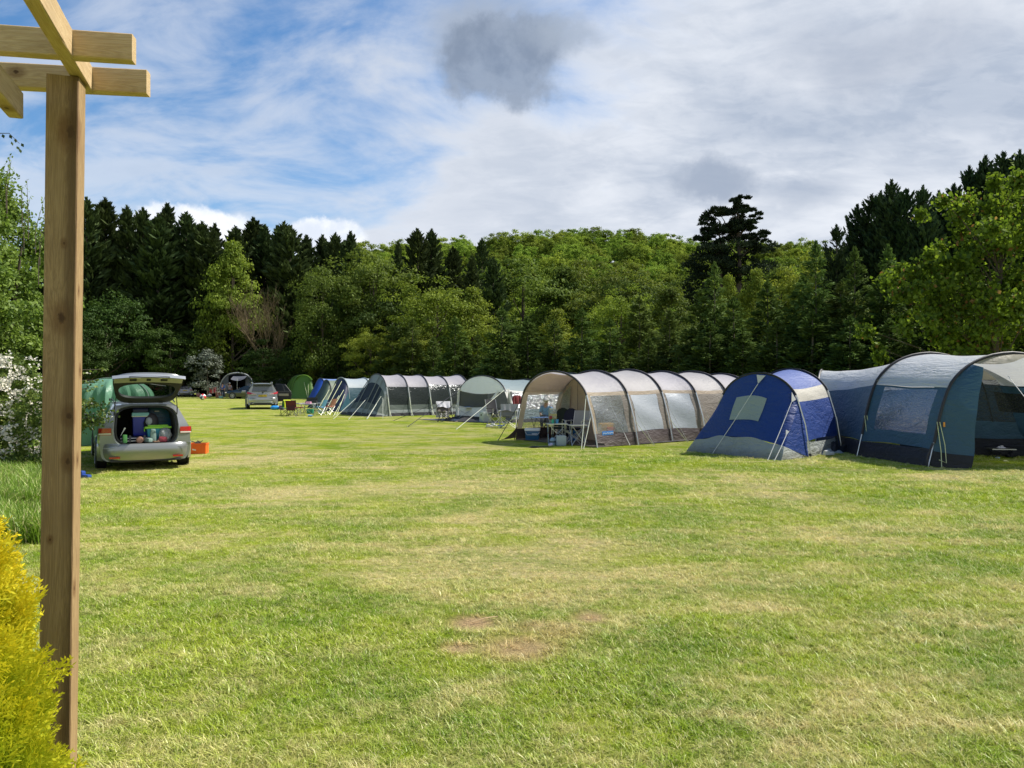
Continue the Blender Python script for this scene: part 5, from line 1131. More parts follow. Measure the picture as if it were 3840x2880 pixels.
# ---- grey green tunnel tent
def grey():
    n1 = V2(G(1461, 1560)); a_ = V2((.86, .51)); c_ = V2((-.53, .848)); hs = [2.15, 2.13, 2.11, 2.05, 2.12]
    hoops = [Hoop(n1 + a_ * 1.18 * k, n1 + a_ * 1.18 * k + c_ * 3.5, h) for k, h in enumerate(hs)]
    T = Tent('tunnel_tent', 'grey and moss green tunnel tent with sloping strapped front left of the white tent', hoops); t = T.t
    gr = fabric('moss grey cloth', (.10, .125, .11), .18, .5, .5); gl = pvc('tent side window', (.03, .036, .036), .12, .35, (1.5, 1.5, 6), .25); dk = fabric('dark blue mesh', (.020, .030, .050), .1, .8, .3); sk = fabric('grey strip', (.22, .25, .25), .1, .6, .5); bs = fabric('charcoal base', (.025, .025, .032), .03, .6, .9)
    gt = fabric('grey gable', (.24, .28, .29), .25)
    for i in range(4):
        T.panel('roof', i, i + 1, 3.0 if i < 2 else 3.5, 11, T_PALE, sag=.06, nu=22); T.panel('window', i, i + 1, 1.1, 3.0 if i < 2 else 3.5, gl, .06, .94, sag=.03, nu=8)
        for va, vb in ((0, .06), (.94, 1)): T.panel('wall', i, i + 1, 1.1, 3.0 if i < 2 else 3.5, gr, va, vb, sag=.03)
        T.panel('wall', i, i + 1, .62, 1.1, gr, sag=.03); T.panel('strip', i, i + 1, .32, .62, sk, sag=.02); T.panel('skirt', i, i + 1, 0, .32, bs, sag=.02); T.panel('wall', i, i + 1, 11, 14, gr)
    g0, g1 = G(1406, 1562), G(1272, 1553); g0.z = g1.z = 0
    T.cap('gable', 0, 2.4, 11.6, 0, .20, g0, g1, gt, nu=20, fu=(2.4, 11.6)); T.cap('front_mesh', 0, 3.8, 10.2, .20, .66, g0, g1, dk, nu=14, fu=(2.4, 11.6)); T.cap('front', 0, 2.4, 3.8, .20, .82, g0, g1, gr, fu=(2.4, 11.6)); T.cap('front', 0, 10.2, 11.6, .20, .82, g0, g1, gr, fu=(2.4, 11.6)); T.cap('front', 0, 3.8, 10.2, .66, .82, g0, g1, gr, fu=(2.4, 11.6))
    T.cap('side_panel', 0, 0, 2.4, 0, .82, g0, g1, gr, fu=(2.4, 11.6)); T.cap('side_panel', 0, 11.6, 14, 0, .9, g0, g1, gr, fu=(2.4, 11.6)); T.cap('front_strip', 0, 0, 11.6, .82, .92, g0, g1, sk, nu=20, fu=(2.4, 11.6)); T.cap('front_skirt', 0, 0, 11.6, .92, 1.03, g0, g1, bs, nu=24, fu=(2.4, 11.6), crease=.02)
    T.poles(M_BLKP, M_ALU, .028, None, 2.9, False)
    def fr(u, w): g = g0.lerp(g1, (u - 2.4) / 9.2); return hoops[0].at(u).lerp(g, w) + Vector((-.02, -.04, .03))
    for u in (4.6, 5.8, 8.0, 9.6): part('strap', MB().tube([fr(u, .03), fr(u, .5), fr(u, .97)], .022, 4), sk, t, True, True)
    for (a, b) in ((fr(3.0, .35), G(1375, 1570)), (fr(3.2, .62), G(1378, 1569)), (fr(6.2, .58), G(1307, 1572)), (fr(9.0, .48), G(1250, 1570)), (fr(2.5, .3), G(1436, 1568))): T.rope(a, b, M_WEB, .009, 0)
    for k in (0, 1, 2): g = hoops[k].N + Vector((.12, -.5, 0)); T.rope(hoops[k].at(2.0), g, M_ROPE, .009, 0); T.rope(hoops[k].at(.9), g + Vector((.05, 0, 0)), M_WEB, .012, 0)
    T.cap('rear_wall', 4, 0, 14, 0, 1, hoops[4].N, hoops[4].F, gr, nu=20, fu=(3, 11))
    return T
GREY = grey()

def far_tent(name, label, n, a_, c_, W, hs, sp, g0, g1, roof, front, wallm, skirt, pole=M_BLKP, wall_u=3.0, straps=0, prof=PROF, nb=None):
    hoops = [Hoop(n + a_ * sp * k, n + a_ * sp * k + c_ * W, h, prof) for k, h in enumerate(hs)]
    T = Tent(name, label, hoops)
    for i in range(len(hs) - 1):
        T.panel('roof', i, i + 1, wall_u, 14 - wall_u, roof, sag=.06, nu=16); T.panel('wall', i, i + 1, .4, wall_u, wallm, sag=.03); T.panel('skirt', i, i + 1, 0, .4, skirt, sag=.0); T.panel('wall', i, i + 1, 14 - wall_u, 14, wallm)
    g0 = Vector((*g0[:2], 0)); g1 = Vector((*g1[:2], 0))
    T.cap('front', 0, 2.4, 11.6, 0, .93, g0, g1, front, nu=16, fu=(2.4, 11.6)); T.cap('side_panel', 0, 0, 2.4, 0, .93, g0, g1, wallm, fu=(2.4, 11.6)); T.cap('side_panel', 0, 11.6, 14, 0, .93, g0, g1, wallm, fu=(2.4, 11.6)); T.cap('front_skirt', 0, 0, 14, .93, 1.02, g0, g1, skirt, nu=16, fu=(2.4, 11.6))
    if pole: T.poles(pole, None, .03, None, 1.5)
    def fr(u, w): g = g0.lerp(g1, (u - 2.4) / 9.2); return hoops[0].at(u).lerp(g, w) + Vector((-.02, -.05, .03))
    T.fr = fr; return T
PB = fabric('pale ice blue roof', (.44, .50, .545), .3); TEALD = fabric('deep teal cloth', (.018, .07, .10), .15); NAVY = fabric('dark navy mesh', (.012, .018, .045), .08)
T6 = far_tent('tunnel_tent', 'pale blue roofed tunnel tent with navy front tucked behind the grey tent', V2(XD(1314, 46.5)), AX, CR, 3.1, [2.0, 1.98, 2.02], 1.5, XD(1272, 44.2), XD(1206, 47.2), PB, NAVY, TEALD, NAVY, plain('grey sleeve', (.22, .26, .27), .6))
for u, w, gp in ((4, .25, (1236, 1551)), (6, .1, (1216, 1549)), (8, .1, (1206, 1545)), (3, .6, (1250, 1560)), (3, .3, (1262, 1556)), (5, .5, (1225, 1556))): T6.rope(T6.fr(u, w), G(*gp), M_ROPE, .014, 0)
MOSS = fabric('dark moss cloth', (.032, .055, .040), .15); SAGE = fabric('sage roof cloth', (.20, .25, .19), .3)
T7 = far_tent('ridge_tent', 'dark green tent with a tall pointed front between the blue tents', V2(XD(1246, 53)), AX, CR, 2.3, [1.90, 1.98, 1.98], 1.6, XD(1198, 50), XD(1150, 53.5), SAGE, MOSS, SAGE, MOSS)
T7.rope(T7.fr(3, .1), G(1192, 1535), M_ROPE, .014, 0); T7.rope(T7.fr(3, .5), G(1183, 1532), M_ROPE, .012, 0)
BLU = fabric('strong blue cloth', (.010, .055, .30), .2); LBL = fabric('light blue roof cloth', (.22, .33, .66), .35)
T8 = far_tent('ridge_tent', 'bright blue ridge tent with light blue roof right of the green dome', V2(XD(1226, 61)), AX, CR, 3.0, [2.08, 2.05, 2.10], 1.8, XD(1176, 57.5), XD(1138, 61), LBL, BLU, BLU, BLU)
GRN = fabric('bright green cloth', (.095, .20, .035), .28)
a_ = V2((-.50, .866)); c_ = V2((-.93, .37))
T9 = far_tent('dome_tent', 'bright green domed tunnel tent standing in front of the dark trees', V2(XD(1178, 84)), a_, c_, 2.9, [2.55, 2.62, 2.58, 2.3], 1.0, XD(1177, 82.8), XD(1090, 83.6), GRN, GRN, GRN, GRN, plain('dark green sleeve', (.03, .06, .02), .6), prof=ROUND)
T9.panel('hood', 0, 1, 4.0, 10, fabric('lime cloth', (.15, .29, .055), .3), va=-.35, vb=.2, lift=.03)
for u in (5, 6.5): T9.rope(T9.fr(u, .3), T9.fr(4.5, 1.05), M_ROPE, .02, 0)
# ---- dark arched tent
def arch():
    D = 96; A = Hoop(XD(957, D), XD(822, D), 2.98, ROUND); B = Hoop(XD(955, D + 2.5), XD(830, D + 2.5), 2.9, ROUND); C_ = Hoop(XD(950, D + 4.5), XD(838, D + 4.5), 2.2, ROUND)
    T = Tent('arched_tent', 'dark arched tent with a pale frame and open front behind the black saloon', [A, B, C_]); g = fabric('slate cloth', (.085, .09, .12), .2); w = fabric('grey front cloth', (.15, .16, .20), .25)
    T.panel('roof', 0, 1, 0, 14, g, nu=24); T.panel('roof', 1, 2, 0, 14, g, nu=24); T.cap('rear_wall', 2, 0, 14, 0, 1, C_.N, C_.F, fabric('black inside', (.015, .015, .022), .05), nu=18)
    T.poles(plain('white tube', (.65, .67, .70), .5), None, .06, [0], .1)
    def col(x): return A.N.lerp(A.F, x)
    def zt(x):
        m = min(x, 1 - x); lo, hi = 0, 7
        for _ in range(30):
            k = (lo + hi) / 2
            if cat(ROUND[0], k) * .5 < m: lo = k
            else: hi = k
        return cat(ROUND[1], lo) * 2.98
    for x0, x1 in ((.03, .27), (.74, .97)):
        part('front_panel', MB().grid(lambda a, b: col(x0 + (x1 - x0) * a) + Vector((0, -.03, b * zt(x0 + (x1 - x0) * a) * .98)), 8, 8), w, T.t, True, True)
        part('window', MB().grid(lambda a, b: col(x0 + .04 + (x1 - x0 - .08) * a) + Vector((0, -.07, .9 + .75 * b)), 3, 3), plain('pale mesh', (.22, .22, .27), .7), T.t, True, True)
    mb = MB(); mb.grid(lambda a, b: col(.22 + .38 * a) + Vector((0, -.1 - .9 * b, 2.25 + .35 * (1 - b) - .25 * math.sin(a * 3) * b)), 8, 4); part('canopy', mb, w, T.t, True, True); part('pole', MB().tube([col(.42) + Vector((0, -1, 0)), col(.42) + Vector((0, -1, 2.3))], .025, 5), M_ALU, T.t, True, True)
arch()
# ---- dark tents and vehicles half hidden in the shade at the far side
DK = fabric('shadow green cloth', (.035, .045, .038), .1)
T11 = far_tent('dome_tent', 'dark green low tent half hidden behind the green dome tent', V2(XD(1092, 99)), V2((-.6, .8)), V2((-.95, .3)), 2.6, [2.25, 2.35, 2.0], 1.3, XD(1090, 98), XD(1045, 98.5), DK, DK, DK, DK, plain('grey tube', (.2, .22, .22), .5), prof=ROUND)

# ---- green tarpaulin shelter behind the estate car
def tarp():
    D = 21.3; x, y = XD(424, D); t = thing('tarpaulin_shelter', 'pale green tarpaulin shelter with hanging folds beside the open estate car', 'shelter', (x, y, gz(x, y)))
    m = fabric('green tarpaulin', (.20, .40, .27), .42, .35, .5, (3, 3, .8)); R0, H0 = 1.0, 1.78
    def fn(a, b):
        th = 2 * math.pi * a; ph = b * math.pi / 2; fold = .05 * math.sin(th * 13) + .045 * math.sin(th * 24 + 1.3)
        if b < .45: r = (R0 + fold * (1.5 - b)) * (1.0 + .06 * (0.45 - b)); z = b / .45 * 1.25
        else: q = (b - .45) / .55; r = R0 * math.cos(q * math.pi / 2) ** .8 + fold * (1 - q); z = 1.25 + (H0 - 1.25) * math.sin(q * math.pi / 2)
        return Vector((r * math.cos(th), r * math.sin(th) * .9, z))
    part('tarpaulin', MB().grid(fn, 120, 22), m, t, True)
    part('frame', MB().tube([(R0 * math.cos(i * math.pi / 16) * 1.01, -.05, 1.25 + (H0 - 1.22) * math.sin(i * math.pi / 16)) for i in range(17)], .012, 6), M_ALU, t, True)
    for a in (-.9, 2.4, .6): part('pole', MB().tube([(R0 * math.cos(a), R0 * .9 * math.sin(a), 0), (R0 * math.cos(a), R0 * .9 * math.sin(a), 1.28)], .012, 6), M_ALU, t, True)
    # long lean-to piece to the left, reaching the ground
    a0 = P(300, 1460, 20.6) - t.location; a1 = P(340, 1445, 21.0) - t.location
    part('side_sheet', MB().grid(lambda u, v: Vector((-1.9 + 1.35 * u, -.75 + .05 * math.sin(u * 40) - .35 * v * (1 - u), (1 - v) * (1.15 + .35 * u))), 50, 8), m, t, True)
    crumple('loose_tarpaulin', m, (x - .85, y - 1.6, gz(x, y)), 1.1, .6, .22, 9, 'crumpled pale green sheet on the grass between post and estate car', 'sheet', 18)
tarp()

# ================================================================== cars
def paint(name, col, metal=.55, rough=.34): return plain(name, col, rough, metal, var=.04, vscale=2, coat=.8)
M_TYRE = plain('tyre rubber', (.018, .018, .018), .85); M_RIM = plain('alloy rim', (.42, .43, .44), .35, .8, var=.03); M_GLASS = glassmat('car glass'); M_TRIM = plain('black trim', (.015, .015, .016), .5)
M_CHROME = plain('bright trim', (.75, .76, .76), .15, 1.0, var=.0); M_LAMP = plain('red lamp', (.42, .015, .02), .12, 0, var=.1, coat=1); M_LAMPW = plain('clear lamp', (.62, .58, .54), .12, 0, var=.08, coat=1); M_INT = plain('boot lining', (.022, .022, .024), .9)
def text_part(name, txt, size, mat, parent, M):
    cu = bpy.data.curves.new(name, 'FONT'); cu.body = txt; cu.size = size; cu.align_x = 'CENTER'; cu.align_y = 'CENTER'; cu.extrude = .002
    o = bpy.data.objects.new(name, cu); COL.objects.link(o); bpy.context.view_layer.update()
    me = bpy.data.meshes.new_from_object(o.evaluated_get(bpy.context.evaluated_depsgraph_get())); bpy.data.objects.remove(o); me.materials.clear(); me.materials.append(mat)
    p = link(name, me, parent); p.matrix_local = M; return p
class Car:
    def __init__(s, name, label, loc, rz, L, W, roof, belt, pm, wheels, r=.33, cat_='car', group=None, rear_cap=True, z0=.24, lower=None):
        s.t = thing(name, label, cat_, loc, rz, group); s.L, s.W = L, W; s.roof, s.belt, s.z0, s.pm = roof, belt, z0, pm
        ys = sorted(set([y for y, _ in roof] + [y for y, _ in belt] + [i * L / 14 for i in range(15)])); rows = [s.sec(y) for y in ys]; n = len(rows[0]); mb = MB(); vs = []
        for y, row in zip(ys, rows):
            full = [(-x, z) for x, z in row] + [(x, z) for x, z in reversed(row[:-1])]
            vs += [(x, y + s.dy(y, x, z), z) for x, z in full]
        m = 2 * n - 1; fs = [(i * m + k, i * m + k + 1, (i + 1) * m + k + 1, (i + 1) * m + k) for i in range(len(ys) - 1) for k in range(m - 1)]
        fs += [(i * m + m - 1, i * m, (i + 1) * m, (i + 1) * m + m - 1) for i in range(len(ys) - 1)]
        if rear_cap: fs.append(tuple(range(m)))
        fs.append(tuple(range((len(ys) - 1) * m + m - 1, (len(ys) - 1) * m - 1, -1))); mb.add(vs, fs)
        s.body = part('body', mb, pm, s.t, True)
        for y in wheels:
            for sg in (-1, 1): s.wheel(y, sg, r)
    def wm(s, y): f = y / s.L; return s.W / 2 * (1 - .10 * max(0, (f - .72) / .28) ** 2 * 1.3 - .04 * max(0, (.12 - f) / .12) ** 2)
    def dy(s, y, x, z):
        if y < .5: return (.10 * max(0, (abs(x) - .55) / .35) ** 2 + max(0, z - .95) * .30) * (1 - y / .5)
        if y > s.L - .5: return -.22 * (abs(x) / .9) ** 2 * (1 - (s.L - y) / .5)
        return 0
    def sec(s, y):
        zr = np.interp(y, *zip(*s.roof)); zb = min(np.interp(y, *zip(*s.belt)), zr - .03); w = s.wm(y); wr_ = w * (.95 - .30 * max(0, (zr - zb)) / .55); wr_ = max(wr_, w * .66)
        return [(0, s.z0), (w * .6, s.z0 - .02), (w * .93, s.z0), (w * .985, .42), (w, .62), (w * .985, zb - .07), (w * .95, zb), (wr_ + .02, zr - .08), (wr_ * .92, zr - .03), (wr_ * .6, zr - .008), (0, zr)]
    def side(s, y, k, off=.006):
        row = s.sec(y); i = int(k); f = k - i; a, b = row[i], row[min(i + 1, len(row) - 1)]; x, z = a[0] + (b[0] - a[0]) * f, a[1] + (b[1] - a[1]) * f
        return x + off, y + s.dy(y, x, z), z
    def glass_side(s, spans, k0=6.12, k1=6.94):
        for y0, y1, ya, yb in spans:
            for sg in (-1, 1):
                mb = MB(); mb.grid(lambda a, b: (lambda q: Vector((q[0] * sg, q[1], q[2])))(s.side((y0 + (y1 - y0) * a) * (1 - b) + (ya + (yb - ya) * a) * b, k0 + (k1 - k0) * b)), 4, 3)
                part('side_window', mb, M_GLASS, s.t)
    def wheel(s, y, sg, r):
        x = s.wm(y) * 1.0; Mx = Matrix.Rotation(sg * math.pi / 2, 3, 'Y'); arch = MB().lathe([(r + .06, -.02), (r + .06, .006), (r + .045, .008)], (sg * (x - .0), y, r + .01), 22, Mx)
        part('wheel_arch', arch, M_TRIM, s.t)
        w = part('wheel', MB().lathe([(r * .62, -.20), (r * .96, -.20), (r, -.17), (r, -.03), (r * .96, .008), (r * .68, .014), (r * .62, 0)], (0, 0, 0), 26, Mx), M_TYRE, s.t, True); w.location = (sg * (x + .008), y, r)
        mb = MB(); mb.lathe([(r * .66, .0), (r * .66, .016), (r * .60, .016), (r * .58, -.03)], (0, 0, 0), 24, Mx)
        for k in range(10):
            a = 2 * math.pi * k / 10; d = Vector((0, math.cos(a), math.sin(a))); mb.bar(Vector((sg * .004, 0, 0)) + d * r * .08, Vector((sg * .012, 0, 0)) + d * r * .62, .028, .02)
        mb.lathe([(r * .14, 0), (r * .12, .02)], (0, 0, 0), 10, Mx); part('rim', mb, M_RIM, w)
    def bumper(s, mat, z0, z1, out=.12, name='bumper', n=24):
        mb = MB(); W2 = s.W / 2 + .005
        def fn(a, b):
            x = (2 * a - 1) * W2; q = abs(x) / W2; y = -out + (out + .30) * q ** 7 + .02 * q * q; z = z0 + (z1 - z0) * b
            y += .06 * (1 - b) ** 3 - .03 * math.sin(b * math.pi) + (.02 if b > .93 else 0); return Vector((x, y, z))
        mb.grid(fn, n, 10); mb.grid(lambda a, b: fn(a, 1).lerp(Vector((fn(a, 1).x * .98, .06, z1 - .01)), b), n, 2); return part(name, mb, mat, s.t, True)
def yrear(x, z): return .10 * max(0, (abs(x) - .55) / .35) ** 2 + max(0, z - .95) * .30

def estate():
    pm = paint('silver grey paint', (.29, .30, .30), .6, .30); x, y = XD(549, 15.6); loc = (x, y, gz(x, y) - .02)
    roof = [(0, 1.44), (.3, 1.46), (.9, 1.50), (1.8, 1.50), (2.7, 1.44), (3.55, 1.0), (4.3, .84), (4.78, .66)]; belt = [(0, .97), (2.6, .93), (3.5, .93), (4.78, .60)]
    C = Car('estate_car', 'silver grey estate car with raised tailgate and packed boot', loc, R(30), 4.78, 1.81, roof, belt, pm, (.92, 3.62), .325, rear_cap=False); t = C.t; t.scale = (.965, .965, .945)
    C.glass_side([(.45, .95, .75, 1.0), (1.05, 1.85, 1.1, 1.85), (1.95, 2.9, 1.95, 2.6)])
    row = C.sec(0); outer = [(xx, zz) for xx, zz in row] + [(-xx, zz) for xx, zz in reversed(row[1:-1])]; cz = .98
    def ray(th, poly):
        d = (math.cos(th), math.sin(th)); best = 0
        for i in range(len(poly)):
            a, b = poly[i], poly[(i + 1) % len(poly)]; ex, ez = b[0] - a[0], b[1] - a[1]; den = d[0] * ez - d[1] * ex
            if abs(den) < 1e-9: continue
            tt = (a[0] * ez - (a[1] - cz) * ex) / den; uu = (a[0] * d[1] - (a[1] - cz) * d[0]) / den
            if tt > 0 and -1e-6 <= uu <= 1 + 1e-6: best = max(best, tt)
        return best * d[0], cz + best * d[1]
    def aper(th, g=1.0, n=4.2):
        c, s_ = math.cos(th), math.sin(th); top = s_ > 0; hw = .555 * g * (1 - (.10 * s_ if top else .0)); hh = (.375 if top else .40) * g
        r_ = (abs(c / hw) ** n + abs(s_ / hh) ** n) ** (-1 / n); return r_ * c, cz + r_ * s_
    K = 64; TH = [2 * math.pi * k / K + .01 for k in range(K)]; mb = MB()
    def ring(g, dy): return [Vector((p[0], yrear(*p) + dy, p[1])) for p in (aper(a, g) for a in TH)]
    out = [Vector((p[0], yrear(*p) + .002, p[1])) for p in (ray(a, outer) for a in TH)]
    R1 = ring(1.13, -.004); R2 = ring(1.07, .05); R3 = ring(1.0, .05); R4 = [Vector((p.x * .97, 1.55, cz + (p.z - cz) * .97)) for p in R3]
    def bridge(m, A, B): m.add(A + B, [(i, (i + 1) % K, K + (i + 1) % K, K + i) for i in range(K)])
    bridge(mb, out, R1); bridge(mb, R1, R2); part('rear_panel', mb, pm, t, True)
    m2 = MB(); bridge(m2, R2, R3); bridge(m2, R3, R4); m2.add(R4, [tuple(range(K))]); part('boot_lining', m2, M_INT, t)
    part('rubber_seal', MB().tube([p + Vector((0, -.012, 0)) for p in ring(1.035, .05)] + [ring(1.035, .05)[0] + Vector((0, -.012, 0))], .012, 5), M_TRIM, t, True)
    part('load_sill', MB().rbox((0, .06, .585), (1.0, .12, .02), .006), M_TRIM, t)
    C.bumper(pm, .235, .60, .11); part('crease', MB().tube([(-.80, -.075, .52), (-.4, -.115, .515), (.4, -.115, .515), (.80, -.075, .52)], .006, 5), pm, t, True); part('lower_bumper', MB().rbox((0, .02, .235), (1.35, .16, .05), .02), M_TRIM, t, True)
    for sg in (-1, 1):
        part('reflector', MB().box((sg * .60, -.132 + .03, .315), (.20, .012, .035), Matrix.Rotation(sg * .10, 3, 'Z')), M_LAMP, t)
        def lampf(x0, x1, z0, z1, mat, nm, o_):
            m = MB(); m.grid(lambda a, b: (lambda xx, zz: Vector((sg * xx, yrear(xx, zz) - o_ + .07 * max(0, a - .75) * 2, zz)))(min(x0 + (x1 - x0) * a, C.wm(.1) + .004), z0 + (z1 - z0) * b), 10, 4)
            m.grid(lambda a, b: Vector((sg * (C.wm(.2) + .008 - .01 * a), .12 + .26 * a, z0 + (z1 - z0) * (.1 + .85 * b - .1 * a * b))), 5, 3); part(nm, m, mat, t, True)
        lampf(.655, .895, .79, .935, M_LAMP, 'tail_light', .012); m = MB(); m.grid(lambda a, b: (lambda xx, zz: Vector((sg * xx, yrear(xx, zz) - .018, zz)))(.66 + .225 * a, .80 + .035 * b * (1 - .3 * a)), 8, 2); part('reversing_light', m, M_LAMPW, t)
        part('wheel_arch_lip', MB().tube([(sg * (C.wm(.92) + .004), .92 + .395 * math.cos(a * math.pi / 10), .335 + .395 * math.sin(a * math.pi / 10)) for a in range(11)], .012, 5), pm, t, True)
        part('mirror', MB().rbox((sg * .96, 2.95, .98), (.16, .12, .12), .03), M_TRIM, t, True); part('roof_rail', MB().tube([(sg * .58, .35, 1.47), (sg * .60, .9, 1.53), (sg * .60, 2.1, 1.52), (sg * .58, 2.5, 1.47)], .014, 6), M_TRIM, t, True)
    part('exhaust', MB().tube([(.45, -.02, .20), (.45, .2, .22)], .03, 8), M_CHROME, t, True); part('underside', MB().box((0, 2.3, .25), (1.5, 4.2, .06)), M_TRIM, t)
    # tailgate
    Hn = Vector((0, .17, 1.455)); a = R(30); dr = Vector((0, -math.cos(a), math.sin(a))); up = Vector((0, math.sin(a), math.cos(a))); Lg = 1.04
    lid = link('tailgate', None, t); 
    def lp(s_, tt, o_=0.0): w = .565 + .115 * min(1, tt * 1.3); c = .05 * (1 - s_ * s_) * tt; return Hn + Vector((s_ * w, 0, 0)) + dr * (Lg * tt) + up * (o_ + c + .05 * math.sin(tt * 2.2))
    def la(th, n=5): c, s_ = math.cos(th), math.sin(th); r_ = (abs(c / .97) ** n + abs(s_ / .5) ** n) ** (-1 / n); return r_ * c, .5 + r_ * s_
    def lw(th, g=1.0, n=3.0): c, s_ = math.cos(th), math.sin(th); hw, hh = .85 * g * (1 - .06 * s_), .25 * g; r_ = (abs(c / hw) ** n + abs(s_ / hh) ** n) ** (-1 / n); return r_ * c, .41 + r_ * s_
    out = [lp(*la(a_)) for a_ in TH]; outT = [lp(*la(a_), .06) for a_ in TH]; win = [lp(*lw(a_)) for a_ in TH]; winT = [lp(*lw(a_), .05) for a_ in TH]
    m = MB(); bridge(m, out, win); bridge(m, win, winT); part('inner_trim', m, plain('tailgate trim', (.020, .020, .021), .6), lid, True)
    m = MB(); bridge(m, outT, winT); bridge(m, out, outT); part('outer_skin', m, pm, lid, True)
    part('rear_window', MB().add([lp(*lw(a_), .03) for a_ in TH], [tuple(range(K))]), glassmat('tinted screen', (.02, .04, .035), .78), lid)
    m = MB(); m.grid(lambda u, v: lp(-.93 + 1.86 * u, .74 + .20 * v, -.012), 14, 3); part('inner_panel', m, plain('painted inner panel', (.36, .35, .32), .5), lid, True)
    m = MB(); m.grid(lambda u, v: lp(-.99 + 1.98 * u, .93 + .09 * v, -.01 - .05 * math.sin(v * 1.6)) + Vector((0, -.03 * (1 - (2 * u - 1) ** 2), 0)), 18, 4); m.grid(lambda u, v: lp(-.99 + 1.98 * u, 1.02, -.06 + .07 * v) + Vector((0, -.03 * (1 - (2 * u - 1) ** 2), 0)), 18, 2); part('lip', m, paint('pale silver paint', (.40, .42, .45)), lid, True)
    m = MB(); m.grid(lambda u, v: lp(-.55 + 1.1 * u, 1.0 + .024 * v, -.066 + .03 * v) + Vector((0, -.03, 0)), 10, 2); part('handle_recess', m, M_TRIM, lid)
    for s_ in (-.42, 0, .42): part('latch' if s_ == 0 else 'grab_recess', MB().rbox(lp(s_, .84, -.02), (.13 if s_ else .08, .07, .02), .008, Matrix.Rotation(-a, 3, 'X')), M_TRIM, lid)
    for s_ in (-.16, .16): part('number_plate_light', MB().box(lp(s_ * 1.8, .975, -.06) + Vector((0, -.03, 0)), (.07, .03, .01), Matrix.Rotation(-a, 3, 'X')), M_LAMPW, lid)
    for s_ in (-.5, .5): part('hinge', MB().box(lp(s_, .03, -.01), (.08, .06, .03)), M_TRIM, lid)
    part('wiper', MB().tube([lp(-.1, .60, .06), lp(.30, .52, .065), lp(.55, .50, .06)], .012, 5), M_TRIM, lid, True)
    for sg in (-1, 1): part('gas_strut', MB().tube([(sg * .60, .13, 1.10), (sg * .60, .02, 1.34), lp(sg * .92, .33, -.01)], [.012, .012, .007], 6), M_TRIM, t, True)
    for k in (-1, 1): part('seat_back', MB().rbox((k * .30, 1.35, 1.02), (.52, .14, .62), .05), plain('black seat', (.015, .015, .016), .8), t, True)
    for k in (-.30, .30): part('head_rest', MB().rbox((k, 1.32, 1.38), (.24, .1, .14), .04), M_TRIM, t, True)
    return C, loc
EST, eloc = estate()
ER = Matrix.Rotation(R(30), 3, 'Z')
def in_boot(x, y, z): return Vector(eloc) + ER @ Vector((x * .965, y * .965, z * .945))
ZB = .60; ez = R(30)
def boot(name, mb, mat, lab, cat_, p, rz=0.0, smooth=True): return solo(name, mb, mat, lab, cat_, in_boot(*p), ez + rz, smooth)
def rootb(name, lab, cat_, p, rz=0.0): return thing(name, lab, cat_, in_boot(*p), ez + rz)
# luggage, each piece its own thing
t = rootb('cool_box', 'tall dark blue cooler with pale band standing in the car boot', 'cooler', (-.08, .55, ZB + .13)); part('body', MB().rbox((0, 0, .20), (.30, .26, .40), .03, taper=.92), plain('royal blue plastic', (.018, .03, .30), .35), t, True); part('band', MB().rbox((0, 0, .44), (.325, .285, .09), .02), plain('pale turquoise band', (.22, .50, .56), .4), t, True); part('rim', MB().rbox((0, 0, .405), (.33, .29, .022), .008), plain('cream rim', (.6, .62, .5), .4), t, True); part('lid', MB().rbox((0, 0, .53), (.30, .26, .10), .04), plain('navy plastic', (.012, .018, .12), .35), t, True)
t = rootb('suitcase', 'dark teal suitcase at the right of the car boot behind the green lidded box', 'suitcase', (.33, .85, ZB + .02)); part('shell', MB().rbox((0, 0, .36), (.46, .26, .68), .05), plain('teal shell', (.01, .09, .16), .35), t, True); part('handle', MB().box((-.06, -.14, .60), (.09, .012, .022)), plain('white tag', (.7, .7, .7), .5), t); 
for k in range(4): part('rib', MB().rbox((0, -.132, .30 + .08 * k), (.36, .01, .018), .004), plain('teal rib', (.01, .07, .13), .4), t)
t = rootb('storage_box', 'turquoise plastic box with lime green lid in the car boot', 'box', (.25, .38, ZB + .01)); part('box', MB().rbox((0, 0, .14), (.44, .30, .27), .03, taper=.82), plain('turquoise plastic', (.02, .28, .42), .35), t, True); part('lid', MB().rbox((0, 0, .29), (.50, .34, .045), .015), plain('lime plastic', (.30, .66, .04), .35), t, True); part('lid_panel', MB().rbox((.0, 0, .325), (.38, .24, .03), .01), plain('lime plastic', (0, 0, 0)), t, True); part('clip', MB().rbox((-.25, 0, .25), (.02, .1, .09), .006), plain('lime plastic', (0, 0, 0)), t)
t = rootb('backpack', 'grey and white backpack leaning beside the blue cooler', 'backpack', (.13, .45, ZB + .29)); part('body', MB().ball((0, 0, .13), (.14, .10, .19), 14, 9), plain('charcoal nylon', (.045, .04, .055), .7, bump=.6, bscale=20), t, True); part('front_panel', MB().ball((-.04, -.06, .15), (.075, .055, .09), 10, 7), plain('pale grey nylon', (.38, .40, .47), .7), t, True); part('strap', MB().tube([(-.08, -.03, .25), (-.14, -.08, .12), (-.11, -.02, -.05)], .015, 5), M_TRIM, t, True)
boot('plastic_bag', MB().ball((0, 0, .13), (.13, .10, .16), 16, 10, .10, random.Random(4)), pvc('clear bag', (.55, .56, .58), .45, 1.0, (8, 8, 8)), 'crumpled clear plastic bag in front of the turquoise box', 'plastic bag', (.38, .18, ZB + .0), 0)
boot('drink_can_pack', MB().rbox((0, 0, .06), (.16, .10, .11), .03), plain('red wrap', (.30, .04, .06), .4, var=.5, vscale=25), 'small red and white packet inside the boot edge at the right', 'packet', (.33, .11, ZB))
